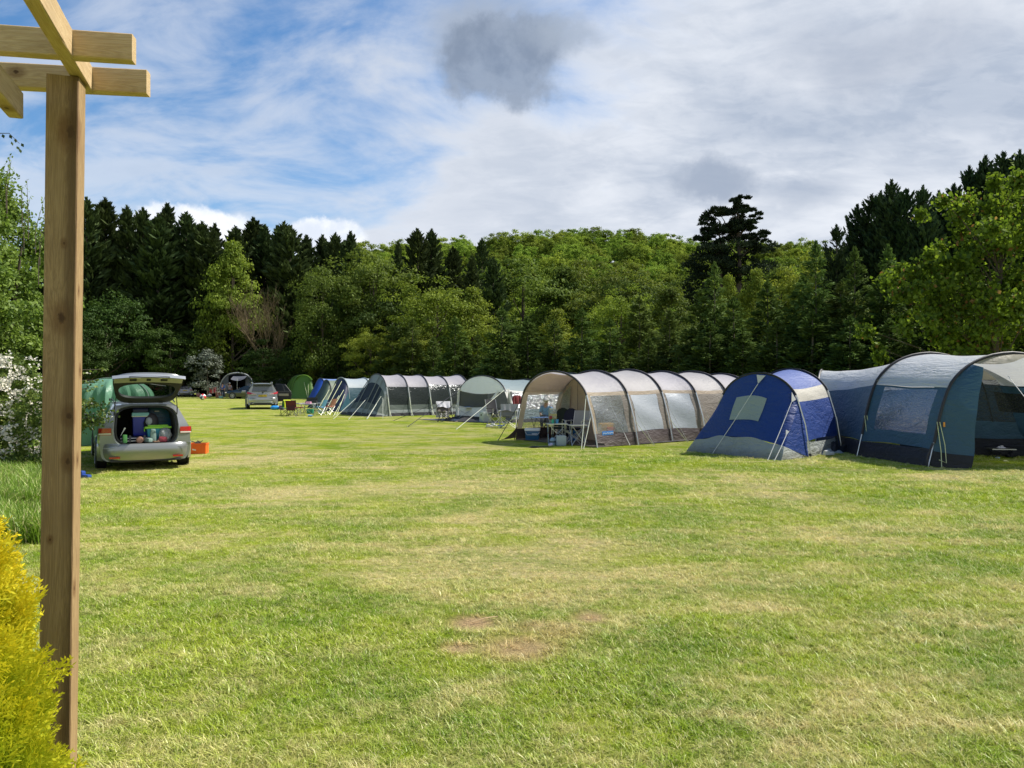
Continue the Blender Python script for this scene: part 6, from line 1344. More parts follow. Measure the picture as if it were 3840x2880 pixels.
t = rootb('folding_table', 'navy bag with white edged folded table lying flat in the boot', 'folded table', (-.16, .50, ZB)); part('panel', MB().rbox((0, 0, .09), (.62, .50, .05), .01), plain('navy cloth', (.012, .018, .07), .6), t); part('edge', MB().rbox((0, -.255, .09), (.62, .014, .018), .004), plain('white edge', (.62, .62, .60), .5), t); part('frame', MB().rbox((0, -.25, .035), (.60, .02, .02), .004), M_ALU, t)
for k in (-.13, .14): part('strap', MB().box((k, -.262, .08), (.035, .008, .14)), plain('grey strap', (.12, .12, .12), .8), t)
boot('boot_shoe', MB().rbox((0, 0, .035), (.11, .07, .24), .03).rbox((0, 0, .15), (.095, .06, .14), .03), plain('sage sole', (.19, .28, .25), .7, bump=.6), 'pale green soled shoe standing sole outward in the boot', 'shoe', (.14, .12, ZB + .06), 0)
boot('boot_shoe', MB().rbox((0, 0, .05), (.10, .20, .09), .035), plain('sage sole', (.19, .28, .25), .7, bump=.6), 'second pale green soled shoe lying flat in the boot', 'shoe', (.04, .12, ZB), .5)
boot('goggles', MB().lathe([(.055, -.03), (.07, 0), (.06, .03), (.03, .035)], (0, 0, .06), 18, Matrix.Rotation(R(90), 3, 'X')), plain('tan rim', (.30, .16, .11), .5), 'round tan rimmed swimming mask at the edge of the boot', 'mask', (-.12, .11, ZB))
boot('green_bag', MB().rbox((0, 0, .09), (.08, .08, .17), .02), plain('green striped wrapper', (.10, .32, .09), .5, var=.5, vscale=30), 'green wrapped packet at the left edge of the boot', 'packet', (-.40, .11, ZB), .2)
boot('white_spoon', MB().tube([(-.05, 0, 0), (0, 0, .10), (.03, 0, .16)], [.006, .012, .02], 6), plain('white plastic', (.8, .8, .8), .4), 'white plastic handle propped at the left inside the boot', 'utensil', (-.42, .2, ZB + .16))
boot('sandal', MB().rbox((0, 0, .02), (.24, .09, .025), .01).tube([(-.04, -.04, .02), (0, 0, .07), (.04, .04, .02)], .01, 5), plain('brown leather', (.16, .09, .05), .6), 'brown sandal lying between shoe and clear bag', 'sandal', (.24, .10, ZB), .5)
# orange crate
t = thing('plastic_crate', 'orange plastic crate on the grass right of the estate car', 'crate', G(744, 1689), R(8)); oc = plain('orange plastic', (.78, .13, .015), .4)
m = MB(); W_, D_, H_ = .40, .30, .25
for c, d in (((0, -D_ / 2, H_ / 2), (W_, .012, H_)), ((0, D_ / 2, H_ / 2), (W_, .012, H_)), ((-W_ / 2, 0, H_ / 2), (.012, D_ - .014, H_)), ((W_ / 2, 0, H_ / 2), (.012, D_ - .014, H_)), ((0, 0, .01), (W_ - .02, D_ - .02, .012))): m.box(c, d)
part('walls', m, oc, t); m = MB()
for c, d in (((0, -D_ / 2 - .01, H_ - .015), (W_ + .03, .018, .03)), ((0, D_ / 2 + .01, H_ - .015), (W_ + .03, .018, .03)), ((-W_ / 2 - .01, 0, H_ - .015), (.018, D_, .03)), ((W_ / 2 + .01, 0, H_ - .015), (.018, D_, .03))): m.box(c, d)
for k in (-.14, .14): m.box((k, -D_ / 2 - .008, .11), (.014, .012, .2))
part('rim', m, oc, t); part('sticker', MB().box((-.06, -D_ / 2 - .008, .10), (.09, .004, .03), Matrix.Rotation(.25, 3, 'Y')), plain('white sticker', (.75, .7, .65), .6), t)
m = MB(); rd = random.Random(2)
for k in range(12): m.tube([(rd.uniform(-.15, .1), rd.uniform(-.1, .1), .2), (rd.uniform(-.15, .15), rd.uniform(-.1, .1), rd.uniform(.25, .31))], .012, 5)
part('contents', m, plain('dark odds', (.05, .05, .04), .7), t)
solo('blue_shoe', MB().rbox((0, 0, .035), (.10, .25, .07), .03).rbox((0, .07, .09), (.095, .10, .09), .03), plain('blue rubber', (.015, .06, .28), .5), 'blue shoe on the grass just right of the wooden post', 'shoe', G(318, 1773), R(70), True)

# ---- silver SUV
def suv():
    pm = paint('silver suv paint', (.31, .32, .30)); x, y = XD(985, 49.6)
    roof = [(0, 1.60), (.35, 1.66), (1.2, 1.70), (2.2, 1.68), (2.9, 1.58), (3.7, 1.12), (4.5, .98), (4.89, .75)]; belt = [(0, 1.12), (2.8, 1.05), (3.6, 1.05), (4.89, .70)]
    C = Car('sports_utility_car', 'silver sports utility car seen from behind with its right door open', (x, y, 0), R(20.5), 4.89, 1.90, roof, belt, pm, (.95, 3.75), .37, 'car', z0=.27); t = C.t
    C.glass_side([(.55, 1.1, .85, 1.1), (1.2, 2.1, 1.2, 2.1), (2.2, 3.1, 2.2, 2.75)])
    def rp(xx, zz, o_=.012): return Vector((xx, yrear(xx, zz) - o_, zz))
    def rg_(nm, x0, x1, z0, z1, mat, o_, nx=8, nz=3, t0=0, t1=0): m = MB(); m.grid(lambda a, b: rp((x0 + (x1 - x0) * a) * (1 - (t1 * b)), z0 + (z1 - z0) * b + t0 * abs(2 * a - 1), o_), nx, nz); return part(nm, m, mat, t, True)
    rg_('rear_window', -.66, .66, 1.15, 1.50, glassmat('suv glass', (.10, .11, .13)), .012, t1=.14); rg_('spoiler', -.60, .60, 1.53, 1.60, M_TRIM, .10); part('spoiler_top', MB().rbox((0, .06, 1.62), (1.2, .35, .03), .012), pm, t, True)
    for sg in (-1, 1):
        m = MB(); m.grid(lambda a, b: rp(sg * (.42 + .52 * a), .93 + .05 * a + (.05 + .10 * a) * b, .02), 8, 3); part('tail_light', m, M_LAMP, t, True)
        m = MB(); m.grid(lambda a, b: rp(sg * (.44 + .24 * a), .955 + .035 * b, .027), 4, 1); part('reversing_light', m, M_LAMPW, t); part('side_light', MB().rbox((sg * .955, .22, 1.02), (.012, .25, .12), .004), M_LAMP, t)
        part('chrome_line', MB().tube([rp(sg * .30, .99, .025), rp(sg * .40, .925, .025), rp(sg * .9, .915, .03)], .010, 5), M_CHROME, t, True)
        part('roof_rail', MB().tube([(sg * .60, .5, 1.66), (sg * .62, .7, 1.74), (sg * .62, 2.3, 1.74), (sg * .6, 2.6, 1.68)], .018, 6), M_ALU, t, True)
    part('chrome_line', MB().tube([rp(-.30, .99, .025), rp(.30, .99, .025)], .012, 5), M_CHROME, t); part('emblem', MB().lathe([(.05, 0), (.04, .012)], rp(0, 1.06, .01), 14, Matrix.Rotation(R(90), 3, 'X')), M_TRIM, t)
    C.bumper(pm, .34, .74, .14); part('bumper_shelf', MB().rbox((0, -.13, .70), (1.25, .03, .03), .01), M_TRIM, t); part('diffuser', MB().rbox((0, -.10, .33), (1.55, .12, .14), .03), M_TRIM, t, True)
    part('chrome_line', MB().tube([(-.80, -.11, .36), (-.60, -.165, .38), (-.45, -.17, .45), (.45, -.17, .45), (.60, -.165, .38), (.80, -.11, .36)], .016, 5), M_CHROME, t, True)
    pl = part('number_plate', MB().rbox((0, -.03, .865), (.52, .02, .115), .006), plain('yellow plate', (.72, .50, .03), .5), t); text_part('plate_text', 'MM65 PVO', .105, M_TRIM, pl, Matrix.Translation((0, -.043, .865)) @ Matrix.Rotation(R(90), 4, 'X'))
    part('wiper', MB().box((.1, .03, 1.17), (.34, .02, .03)), M_TRIM, t); part('mirror', MB().rbox((-1.08, 3.0, 1.10), (.26, .14, .18), .04), pm, t, True); part('mirror', MB().rbox((1.08, 3.0, 1.10), (.26, .14, .18), .04), pm, t, True)
    # open door on the right: hinge forward, inside face towards us
    d = link('open_door', None, t); d.location = (.95, 2.05, 0); d.rotation_euler = (0, 0, R(-62 + 90 - 90 + 0))
    d.rotation_euler = (0, 0, R(65))
    # in the door's own frame the door runs from the hinge along -Y
    m = MB(); m.poly([(0, 0, .42), (0, -1.02, .52), (0, -1.10, .95), (0, -1.02, 1.10), (0, 0, 1.10)], (-.06, 0, 0)); part('door_panel', m, M_TRIM, d)
    m = MB(); m.poly([(-.02, -.02, 1.10), (-.02, -1.02, 1.10), (-.02, -.62, 1.55), (-.02, -.05, 1.60)], (-.02, 0, 0)); part('door_glass', m, M_GLASS, d)
    part('door_frame', MB().tube([(-.03, -1.04, 1.08), (-.03, -.64, 1.57), (-.03, -.03, 1.62), (-.03, 0, 1.1)], .025, 5), M_TRIM, d, True); part('door_card', MB().rbox((-.075, -.55, .90), (.03, .70, .16), .01), plain('tan door card', (.30, .27, .21), .7), d)
    return C
SUV = suv()
# ---- dark saloon
def saloon():
    pm = paint('dark green black paint', (.012, .022, .026), .3, .22); x, y = XD(1010, 84.5)
    roof = [(0, 1.05), (.6, 1.12), (1.2, 1.36), (1.9, 1.44), (2.5, 1.42), (3.4, 1.02), (4.3, .86), (4.75, .66)]; belt = [(0, .96), (1.0, .98), (3.3, .95), (4.75, .60)]
    C = Car('saloon_car', 'black saloon car parked sideways beyond the silver sports utility car', (x, y, 0), R(88), 4.75, 1.85, roof, belt, pm, (.95, 3.75), .34); t = C.t
    C.glass_side([(.9, 1.7, 1.3, 1.75), (1.8, 3.0, 1.8, 2.55)])
    part('headlight', MB().rbox((-.62, 4.58, .68), (.35, .12, .12), .03), M_LAMPW, t); part('headlight', MB().rbox((.62, 4.58, .68), (.35, .12, .12), .03), M_LAMPW, t); part('grille', MB().rbox((0, 4.72, .52), (.6, .05, .2), .02), M_TRIM, t)
    pl = part('number_plate', MB().rbox((0, 4.78, .42), (.5, .02, .11), .005), plain('pale plate', (.55, .65, .40), .5), t); part('mirror', MB().rbox((.98, 3.0, 1.0), (.2, .12, .14), .04), pm, t, True); part('mirror', MB().rbox((-.98, 3.0, 1.0), (.2, .12, .14), .04), pm, t, True)
saloon()
def farcar(px, D, rz, col, lab, nm='parked_car'):
    pm = paint('paint ' + lab[:14], col); x, y = XD(px, D)
    roof = [(0, 1.22), (.4, 1.38), (1.0, 1.45), (2.2, 1.44), (3.2, 1.02), (4.1, .86), (4.4, .68)]; belt = [(0, .95), (3.2, .93), (4.4, .60)]
    C = Car(nm, lab, (x, y, 0), R(rz), 4.4, 1.8, roof, belt, pm, (.85, 3.5), .32); t = C.t; C.glass_side([(.5, 1.5, .8, 1.5), (1.6, 2.9, 1.6, 2.4)])
    m = MB(); m.grid(lambda a, b: Vector(((-.56 + 1.12 * a) * (1 - .12 * b), yrear(.3, .98 + .28 * b) - .015, .98 + .28 * b)), 4, 2); part('rear_window', m, M_GLASS, t); C.bumper(pm, .3, .66, .10)
    for sg in (-1, 1): part('tail_light', MB().rbox((sg * .70, .015, .86), (.3, .05, .12), .015), M_LAMP, t)
    part('number_plate', MB().box((0, -.02, .80), (.5, .02, .11)), plain('yellow plate', (0, 0, 0)), t); part('underside', MB().box((0, 0.02, .27), (1.3, .05, .14)), M_TRIM, t)
farcar(694, 97, 20, (.26, .27, .31), 'grey hatchback parked far off right of the raised tailgate')
farcar(742, 118, 60, (.02, .02, .025), 'black car deep in the shade beyond the two balls')
farcar(1030, 101, 75, (.02, .02, .022), 'black car in the shade behind the silver sports utility car')

# ================================================================== camping things
def xleg(mb, a, b, r=.010): mb.tube([a, b], r, 5)
def camp_chair(label, loc, rz, col, frame=M_ALU, w=.52, sh=.42, bh=.86, arms=True, back=None, group=None, name='camp_chair', lean=.16, rounded=False, cat_='chair'):
    """folding chair facing +Y"""
    t = thing(name, label, 'chair', loc, rz, group); c = plain('chair ' + str(col), col, .8, var=.12, vscale=12); cb = plain('chair ' + str(back), back, .8, var=.12, vscale=12) if back else c; h = w / 2; dp = .22
    part('seat', MB().grid(lambda a, b: Vector(((a - .5) * w * .94, (b - .5) * .44, sh - .035 * math.sin(a * math.pi) * (1 - .3 * b) + .02 * b)), 8, 5).grid(lambda a, b: Vector(((a - .5) * w * .94, (b - .5) * .44, sh - .02 - .035 * math.sin(a * math.pi) * (1 - .3 * b) + .02 * b)), 8, 5), c, t, True)
    def bk(a, b, o_=0): 
        k = 1.0; zt = sh + .03 + (bh - sh - .03) * b
        if rounded: k = math.sqrt(max(.02, 1 - max(0, (b - .45) / .56) ** 2))
        return Vector(((a - .5) * w * .96 * k, -dp - lean * b + .03 * math.sin(a * math.pi) * -1 + o_, zt))
    part('backrest', MB().grid(lambda a, b: bk(a, b), 10, 8).grid(lambda a, b: bk(a, b, -.02), 10, 8), cb, t, True)
    for s in (-1, 1):
        part('back_post', MB().tube([(s * h, -dp + .02, sh - .1), (s * h, -dp, sh), (s * h, -dp - lean, bh)], .011, 6), frame, t, True)
        if arms: part('armrest', MB().rbox((s * (h + .01), -.02, sh + .21), (.05, .46, .025), .01), M_TRIM if frame is not M_ALU else frame, t, True); part('arm_post', MB().tube([(s * h, .2, sh - .02), (s * h, .2, sh + .2)], .010, 5), frame, t, True)
    for p, q in (((-h, .22, .0), (h, .22, sh)), ((h, .22, 0), (-h, .22, sh)), ((-h, -.24, 0), (h, -.24, sh)), ((h, -.24, 0), (-h, -.24, sh)), ((-h, .24, 0), (-h, -.24, sh)), ((-h, -.26, 0), (-h, .22, sh)), ((h, .24, 0), (h, -.24, sh)), ((h, -.26, 0), (h, .22, sh))):
        part('leg', MB().tube([p, q], .010, 5), frame, t, True)
    return t
def frame_chair(label, loc, rz, col, group=None):
    """tubular armchair with square arm loops and a rounded padded back"""
    t = thing('camp_chair', label, 'chair', loc, rz, group); c = plain('chair ' + str(col), col, .85)
    part('seat', MB().rbox((0, 0, .40), (.46, .44, .05), .02), c, t, True)
    def bk(a, b): k = math.sqrt(max(.03, 1 - max(0, (b - .35) / .66) ** 2)); return Vector(((a - .5) * .48 * k, -.22 - .12 * b - .03 * math.sin(a * math.pi), .44 + .52 * b))
    part('backrest', MB().grid(bk, 12, 10).grid(lambda a, b: bk(a, b) + Vector((0, .03, 0)), 12, 10), c, t, True)
    for s in (-1, 1): part('arm_frame', MB().tube([(s * .27, .25, 0), (s * .27, .25, .60), (s * .27, .20, .645), (s * .27, -.2, .645), (s * .27, -.25, .60), (s * .27, -.25, 0)], .012, 6), M_ALU, t, True)
    for p, q in (((-.27, .24, .02), (.27, .24, .38)), ((.27, .24, .02), (-.27, .24, .38)), ((-.27, -.24, .02), (.27, -.24, .38)), ((.27, -.24, .02), (-.27, -.24, .38))): part('leg', MB().tube([p, q], .010, 5), M_ALU, t, True)
    return t
def table(label, loc, rz, w, d, h, top, frame=M_ALU, low=False, group=None):
    t = thing('folding_table', label, 'table', loc, rz, group); part('tabletop', MB().rbox((0, 0, h - .012), (w, d, .024), .006), top, t, True); part('edge', MB().box((0, -d / 2 - .004, h - .014), (w, .008, .02)), M_ALU, t)
    for s in (-1, 1):
        x = s * (w / 2 - .05)
        part('leg', MB().tube([(x, -d / 2 + .03, 0), (x, d / 2 - .05, h - .03)], .010, 5), frame, t, True); part('leg', MB().tube([(x, d / 2 - .03, 0), (x, -d / 2 + .05, h - .03)], .010, 5), frame, t, True)
        part('brace', MB().tube([(s * (w / 2 - .05), -d / 2 + .04, .05 * h), (-s * (w / 2 - .08), -d / 2 + .04, h * .9)], .008, 5), frame, t, True)
    return t
def on(t, x, y, z): return Vector(t.location) + Matrix.Rotation(t.rotation_euler.z, 3, 'Z') @ Vector((x, y, z))
def cloth_over(name, label, chair, mat, w, front, backl, cat_='towel', dx=0.0, bh=.86, lean=.16, dp=.22):
    """towel hanging over a chair back"""
    def fn(a, b):
        s = (b - .5) * 2; x = (a - .5) * w + dx + .015 * math.sin(b * 9 + a * 3); f = .025 * math.sin(a * 17) * abs(s)
        if s < 0: return Vector((x, -dp - lean - .035 - f * .6 + lean * (-s) * backl / (bh - .4) * .0, bh + .015 - (-s) * backl))
        return Vector((x, -dp - lean + .035 + f * .6 + .10 * s, bh + .015 - s * front * (1 + .12 * math.sin(a * 7))))
    o = link(name, MB().grid(fn, 20, 14).mesh(name, mat, True)); o.location = chair.location; o.rotation_euler = chair.rotation_euler; return tag(o, label, cat_)
def cup(label, p, col, r=.04, h=.10, rot=None):
    mb = MB().lathe([(r * .75, 0), (r, h), (r * .92, h), (r * .68, .01)], (0, 0, 0), 14, rot); return solo('cup', mb, plain('cup ' + str(col), col, .4), label, 'cup', p, 0, True)

# --- by the beige porch
t = thing('cool_box', 'blue cool box with white lid and handle at the left corner of the beige porch', 'cool box', G(1997, 1648), R(-6)); part('body', MB().rbox((0, 0, .14), (.42, .28, .28), .03, taper=.92), plain('petrol blue plastic', (.012, .10, .20), .35), t, True); part('lid', MB().rbox((0, 0, .31), (.45, .31, .075), .025), plain('white plastic', (.72, .73, .72), .35), t, True); part('handle', MB().tube([(-.20, -.16, .26), (-.15, -.20, .17), (.14, -.20, .16), (.22, -.16, .24)], .011, 6), plain('grey handle', (.42, .44, .45), .4), t, True); part('sticker', MB().box((.07, -.146, .19), (.16, .004, .04)), plain('pale sticker', (.4, .45, .5), .5), t)
tb = table('black legged folding table with a blue top inside the beige porch by the window', G(2030, 1634) + Vector((0, 0, .02)), R(25), .62, .45, .58, plain('blue top', (.10, .20, .45), .4), M_BLKP)
t1 = table('aluminium camp table holding the drinks dispenser at the porch mouth', G(2087, 1664), R(4), .56, .42, .575, plain('grey table top', (.36, .42, .37), .4))
t2 = table('low aluminium camp table at the right side of the porch mouth', G(2165, 1668), R(10), .46, .36, .555, plain('white table top', (.58, .56, .52), .4))
d = thing('drinks_dispenser', 'clear drinks dispenser half full of yellow squash on the camp table', 'drinks dispenser', on(t1, -.10, .06, .575)); part('stand', MB().rbox((0, 0, .05), (.19, .17, .10), .02), plain('grey stand', (.22, .26, .24), .5), d, True); part('jar', MB().rbox((0, 0, .24), (.23, .21, .28), .04), pvc('dispenser glass', (.5, .54, .55), .7, .1, milky=.2), d, True); part('drink', MB().rbox((.01, 0, .185), (.21, .19, .16), .03), plain('yellow squash', (.75, .55, .02), .2), d, True); part('lid', MB().rbox((0, 0, .39), (.19, .17, .03), .01), M_ALU, d, True); part('tap', MB().rbox((-.06, -.12, .16), (.08, .05, .09), .015), plain('dark red tap', (.25, .02, .03), .4), d, True)
cup('blue cup on the camp table before the drinks dispenser', on(t1, .0, -.12, .576), (.06, .28, .60), .042, .11); cup('green cup at the left front edge of the camp table', on(t1, -.12, -.15, .576), (.02, .32, .24), .042, .11)
cup('lilac cup lying on the grass before the camp table', G(2057, 1673) + Vector((0, 0, .04)), (.50, .45, .62), .04, .11, Matrix.Rotation(R(75), 3, 'Y'))
frame_chair('dark green round backed camp chair behind the camp table', G(2108, 1655), R(172), (.010, .018, .010)); frame_chair('navy round backed camp chair next to the dark green one', G(2150, 1660), R(185), (.010, .012, .030))
cj = camp_chair('black and white folding chair just inside the right pole of the beige porch', G(2228, 1664) + V2((-.45, .25)).to_3d(), R(150), (.02, .02, .022), M_ALU, .46, .42, .9, back=(.30, .29, .28))
t = thing('water_carrier', 'pale translucent water carrier on the groundsheet under the camp table', 'water carrier', G(2100, 1669) + Vector((0, .02, 0)), R(5)); part('body', MB().rbox((.03, 0, .14), (.26, .22, .28), .04), plain('milky plastic', (.34, .40, .42), .35), t, True); part('cap', MB().lathe([(.03, 0), (.03, .04)], (-.05, 0, .28), 12), M_TRIM, t)
t = thing('water_bottle', 'squat pale blue bottle with black cap beside the water carrier', 'bottle', G(2073, 1667), 0); part('body', MB().lathe([(.075, 0), (.08, .03), (.08, .15), (.04, .20), (.03, .21)], (0, 0, 0), 16), plain('pale blue plastic', (.30, .42, .50), .35), t, True); part('band', MB().lathe([(.082, .08), (.082, .11)], (0, 0, 0), 16), M_TRIM, t); part('cap', MB().lathe([(.04, .21), (.04, .28), (.02, .30)], (0, 0, 0), 12), M_TRIM, t)
solo('cool_bag', MB().rbox((0, 0, .17), (.22, .18, .34), .04), plain('mid blue nylon', (.02, .15, .42), .6), 'upright mid blue cool bag standing behind the legs of the navy chair', 'bag', G(2147, 1652), 0, True)
solo('frying_pan', MB().lathe([(.10, 0), (.13, .03), (.12, .03), (.095, .008)], (0, 0, .004), 18).tube([(.12, 0, .03), (.36, .03, .035)], .012, 6), plain('pan steel', (.05, .055, .06), .4, .5), 'dark frying pan lying on the grass before the beige porch', 'pan', G(2005, 1676), 0, True)
solo('black_bag', MB().ball((0, 0, .14), (.22, .18, .15), 14, 8, .06, random.Random(3)), plain('black nylon', (.012, .013, .016), .6), 'black bag in the shade under the chairs of the beige porch', 'bag', G(2122, 1650), 0, True)
solo('brown_bag', MB().ball((0, 0, .12), (.20, .16, .13), 14, 8, .06, random.Random(8)), plain('rust cloth', (.06, .025, .02), .8), 'dull red bag in the shade behind the cool box', 'bag', G(2060, 1640), 0, True)
wl = G(2262, 1670) + V2((.02, .22)).to_3d(); t = thing('beach_bag', 'orange and red bag seen through the clear window of the beige tent', 'bag', wl, R(33)); part('bag', MB().rbox((.12, 0, .42), (.52, .14, .36), .05), plain('yellow orange cloth', (.72, .38, .06), .7), t, True); part('red_panel', MB().rbox((.22, -.06, .36), (.30, .05, .26), .03), plain('red orange cloth', (.70, .12, .04), .7), t, True); part('base', MB().rbox((.1, 0, .12), (.5, .3, .24), .02), plain('dark box', (.03, .04, .05), .6), t)
# --- people
SKIN = plain('skin', (.50, .27, .18), .55, var=.05)
def person(label, loc, rz, J, shirt, trousers, hair, sleeves=.5, cap=None, group=None):
    """one continuous skinned body from joint positions, with clothes and hair as children"""
    t = thing('person', label, 'person', loc, rz, group)
    def skin(name, names, edges, rad, mat, lv=1):
        me = bpy.data.meshes.new(name); me.from_pydata([J[n] for n in names], [], []); me = bpy.data.meshes.new(name); ix = {n: i for i, n in enumerate(names)}
        me.from_pydata([Vector(J[n]) for n in names], [(ix[a], ix[b]) for a, b in edges], []); me.update(); me.materials.append(mat); o = link(name, me, t)
        o.modifiers.new('skin', 'SKIN'); sv = me.skin_vertices[0].data if me.skin_vertices else None
        if sv is None:
            bpy.context.view_layer.objects.active = o; bm = bmesh.new(); bm.from_mesh(me); bm.verts.layers.skin.verify(); bm.to_mesh(me); bm.free(); sv = me.skin_vertices[0].data
        for n in names: sv[ix[n]].radius = (rad[n] * (1.25 if n in ('chest', 'pelvis', 'belly') else 1), rad[n]) if not isinstance(rad[n], tuple) else rad[n]
        sv[ix[names[0]]].use_root = True; m = o.modifiers.new('sub', 'SUBSURF'); m.levels = lv; m.render_levels = lv; return o
    base = dict(pelvis=.12, belly=.11, chest=.13, neck=.055, head=.085, top=.07, shL=.055, elL=.04, wrL=.03, haL=.035, shR=.055, elR=.04, wrR=.03, haR=.035, hiL=.085, knL=.055, anL=.038, foL=.04, hiR=.085, knR=.055, anR=.038, foR=.04)
    E = [('pelvis', 'belly'), ('belly', 'chest'), ('chest', 'neck'), ('neck', 'head'), ('head', 'top')] + [e for s in 'LR' for e in (('chest', 'sh' + s), ('sh' + s, 'el' + s), ('el' + s, 'wr' + s), ('wr' + s, 'ha' + s), ('pelvis', 'hi' + s), ('hi' + s, 'kn' + s), ('kn' + s, 'an' + s), ('an' + s, 'fo' + s))]
    skin('body', list(base), E, base, SKIN)
    J2 = dict(J); 
    for s in 'LR': J['cu' + s] = Vector(J['sh' + s]).lerp(Vector(J['el' + s]), min(1, sleeves * 2)); J['tr' + s] = Vector(J['kn' + s]).lerp(Vector(J['an' + s]), .85)
    r2 = dict(pelvis=.125, belly=.125, chest=.145, shL=.068, cuL=.055, shR=.068, cuR=.055); skin('shirt', ['chest', 'belly', 'pelvis', 'shL', 'cuL', 'shR', 'cuR'], [('chest', 'belly'), ('belly', 'pelvis'), ('chest', 'shL'), ('shL', 'cuL'), ('chest', 'shR'), ('shR', 'cuR')], r2, shirt)
    r3 = dict(pelvis=.135, hiL=.10, knL=.072, trL=.055, hiR=.10, knR=.072, trR=.055); skin('trousers', ['pelvis', 'hiL', 'knL', 'trL', 'hiR', 'knR', 'trR'], [('pelvis', 'hiL'), ('hiL', 'knL'), ('knL', 'trL'), ('pelvis', 'hiR'), ('hiR', 'knR'), ('knR', 'trR')], r3, trousers)
    hd = (Vector(J['head']) + Vector(J['top'])) / 2 + Vector((0, 0, .02)); part('hair', MB().ball(hd + Vector((0, -.02, .02)), (.088, .10, .10), 14, 9), hair, t, True)
    part('face', MB().ball(hd + Vector((0, .075, -.045)), (.014, .02, .022), 8, 6).ball(hd + Vector((-.03, .078, -.02)), .009, 6, 5).ball(hd + Vector((.03, .078, -.02)), .009, 6, 5).ball(hd + Vector((0, .07, -.085)), (.025, .01, .006), 8, 5), plain('face detail', (.22, .09, .06), .6), t, True)
    if cap: part('cap', MB().ball(hd + Vector((0, -.005, .05)), (.115, .125, .085), 14, 8).ball(hd + Vector((0, .12, .045)), (.07, .07, .012), 10, 5), cap, t, True)
    return t
def stand(**k):
    J = dict(pelvis=(0, 0, .95), belly=(0, 0, 1.1), chest=(0, 0, 1.32), neck=(0, .01, 1.5), head=(0, .02, 1.6), top=(0, .02, 1.68), shL=(-.19, 0, 1.42), elL=(-.25, -.02, 1.14), wrL=(-.27, .05, .90), haL=(-.27, .07, .82), shR=(.19, 0, 1.42), elR=(.25, -.02, 1.14), wrR=(.27, .05, .90), haR=(.27, .07, .82),
             hiL=(-.10, 0, .88), knL=(-.11, .02, .49), anL=(-.11, -.02, .08), foL=(-.11, .13, .04), hiR=(.10, 0, .88), knR=(.11, .02, .49), anR=(.11, -.02, .08), foR=(.11, .13, .04)); J.update(k); return J
def sit(**k):
    J = stand(pelvis=(0, 0, .5), belly=(0, -.02, .66), chest=(0, -.04, .88), neck=(0, -.02, 1.06), head=(0, 0, 1.16), top=(0, 0, 1.24), shL=(-.19, -.03, .98), elL=(-.25, .05, .72), wrL=(-.2, .28, .66), haL=(-.18, .36, .66), shR=(.19, -.03, .98), elR=(.25, .05, .72), wrR=(.2, .28, .66), haR=(.18, .36, .66),
              hiL=(-.10, .06, .48), knL=(-.13, .46, .47), anL=(-.13, .44, .08), foL=(-.13, .57, .04), hiR=(.10, .06, .48), knR=(.13, .46, .47), anR=(.13, .44, .08), foR=(.13, .57, .04)); J.update(k); return J
cw = plain('light grey cotton', (.36, .33, .36), .8); cd = plain('dark denim', (.02, .025, .05), .8); cb = plain('blue jacket', (.015, .10, .42), .7); cp = plain('pale blue shirt', (.18, .38, .62), .8); hb = plain('brown hair', (.035, .022, .015), .7); cr_ = plain('red shirt', (.38, .03, .03), .8); cpk = plain('dull pink top', (.38, .16, .22), .8)
X_ = lambda px, D: Vector((*XD(px, D), 0))
person('person in grey shading their face with one raised arm by the arched tent', X_(861, 91), R(200), stand(elR=(.34, .08, 1.58), wrR=(.10, .14, 1.72), haR=(.0, .14, 1.73)), cw, cd, hb, 1.0, plain('white hat', (.75, .74, .70), .7))
person('bare armed person sitting bent forward at the mouth of the dark arched tent', X_(893, 92), R(230), sit(chest=(0, .12, .86), neck=(0, .2, 1.0), head=(0, .27, 1.08), top=(0, .32, 1.15), shL=(-.19, .12, .95), shR=(.19, .12, .95)), SKIN, cd, hb, .1)
camp_chair('dark camp chair under the bent person at the arched tent', X_(893, 92), R(230), (.03, .03, .03), M_BLKP)
person('person in a blue jacket standing at the left side of the dark arched tent', X_(835, 90), R(170), stand(), cb, cd, hb, 1.0)
person('child in a pink top standing by the open car door', X_(1036, 54), R(160), {k: tuple(Vector(v) * .78) for k, v in stand().items()}, cpk, cd, hb, .6)
person('person in pale cap and blue shirt behind the left window of the beige tent', Vector((*XD(2048, 27.2), 0)), R(170), {k: tuple(Vector(v) * .82) for k, v in sit(elL=(-.32, .1, .78), wrL=(-.52, .2, .70), haL=(-.6, .22, .69)).items()}, cp, cd, hb, .8, plain('pale cap', (.62, .60, .58), .7))
solo('stool', MB().rbox((0, 0, .34), (.34, .34, .04), .01).tube([(-.15, -.15, 0), (.15, .15, .33)], .012, 5).tube([(.15, -.15, 0), (-.15, .15, .33)], .012, 5), M_TRIM, 'small stool under the person in the pale cap', 'stool', (*XD(2048, 27.25), 0))

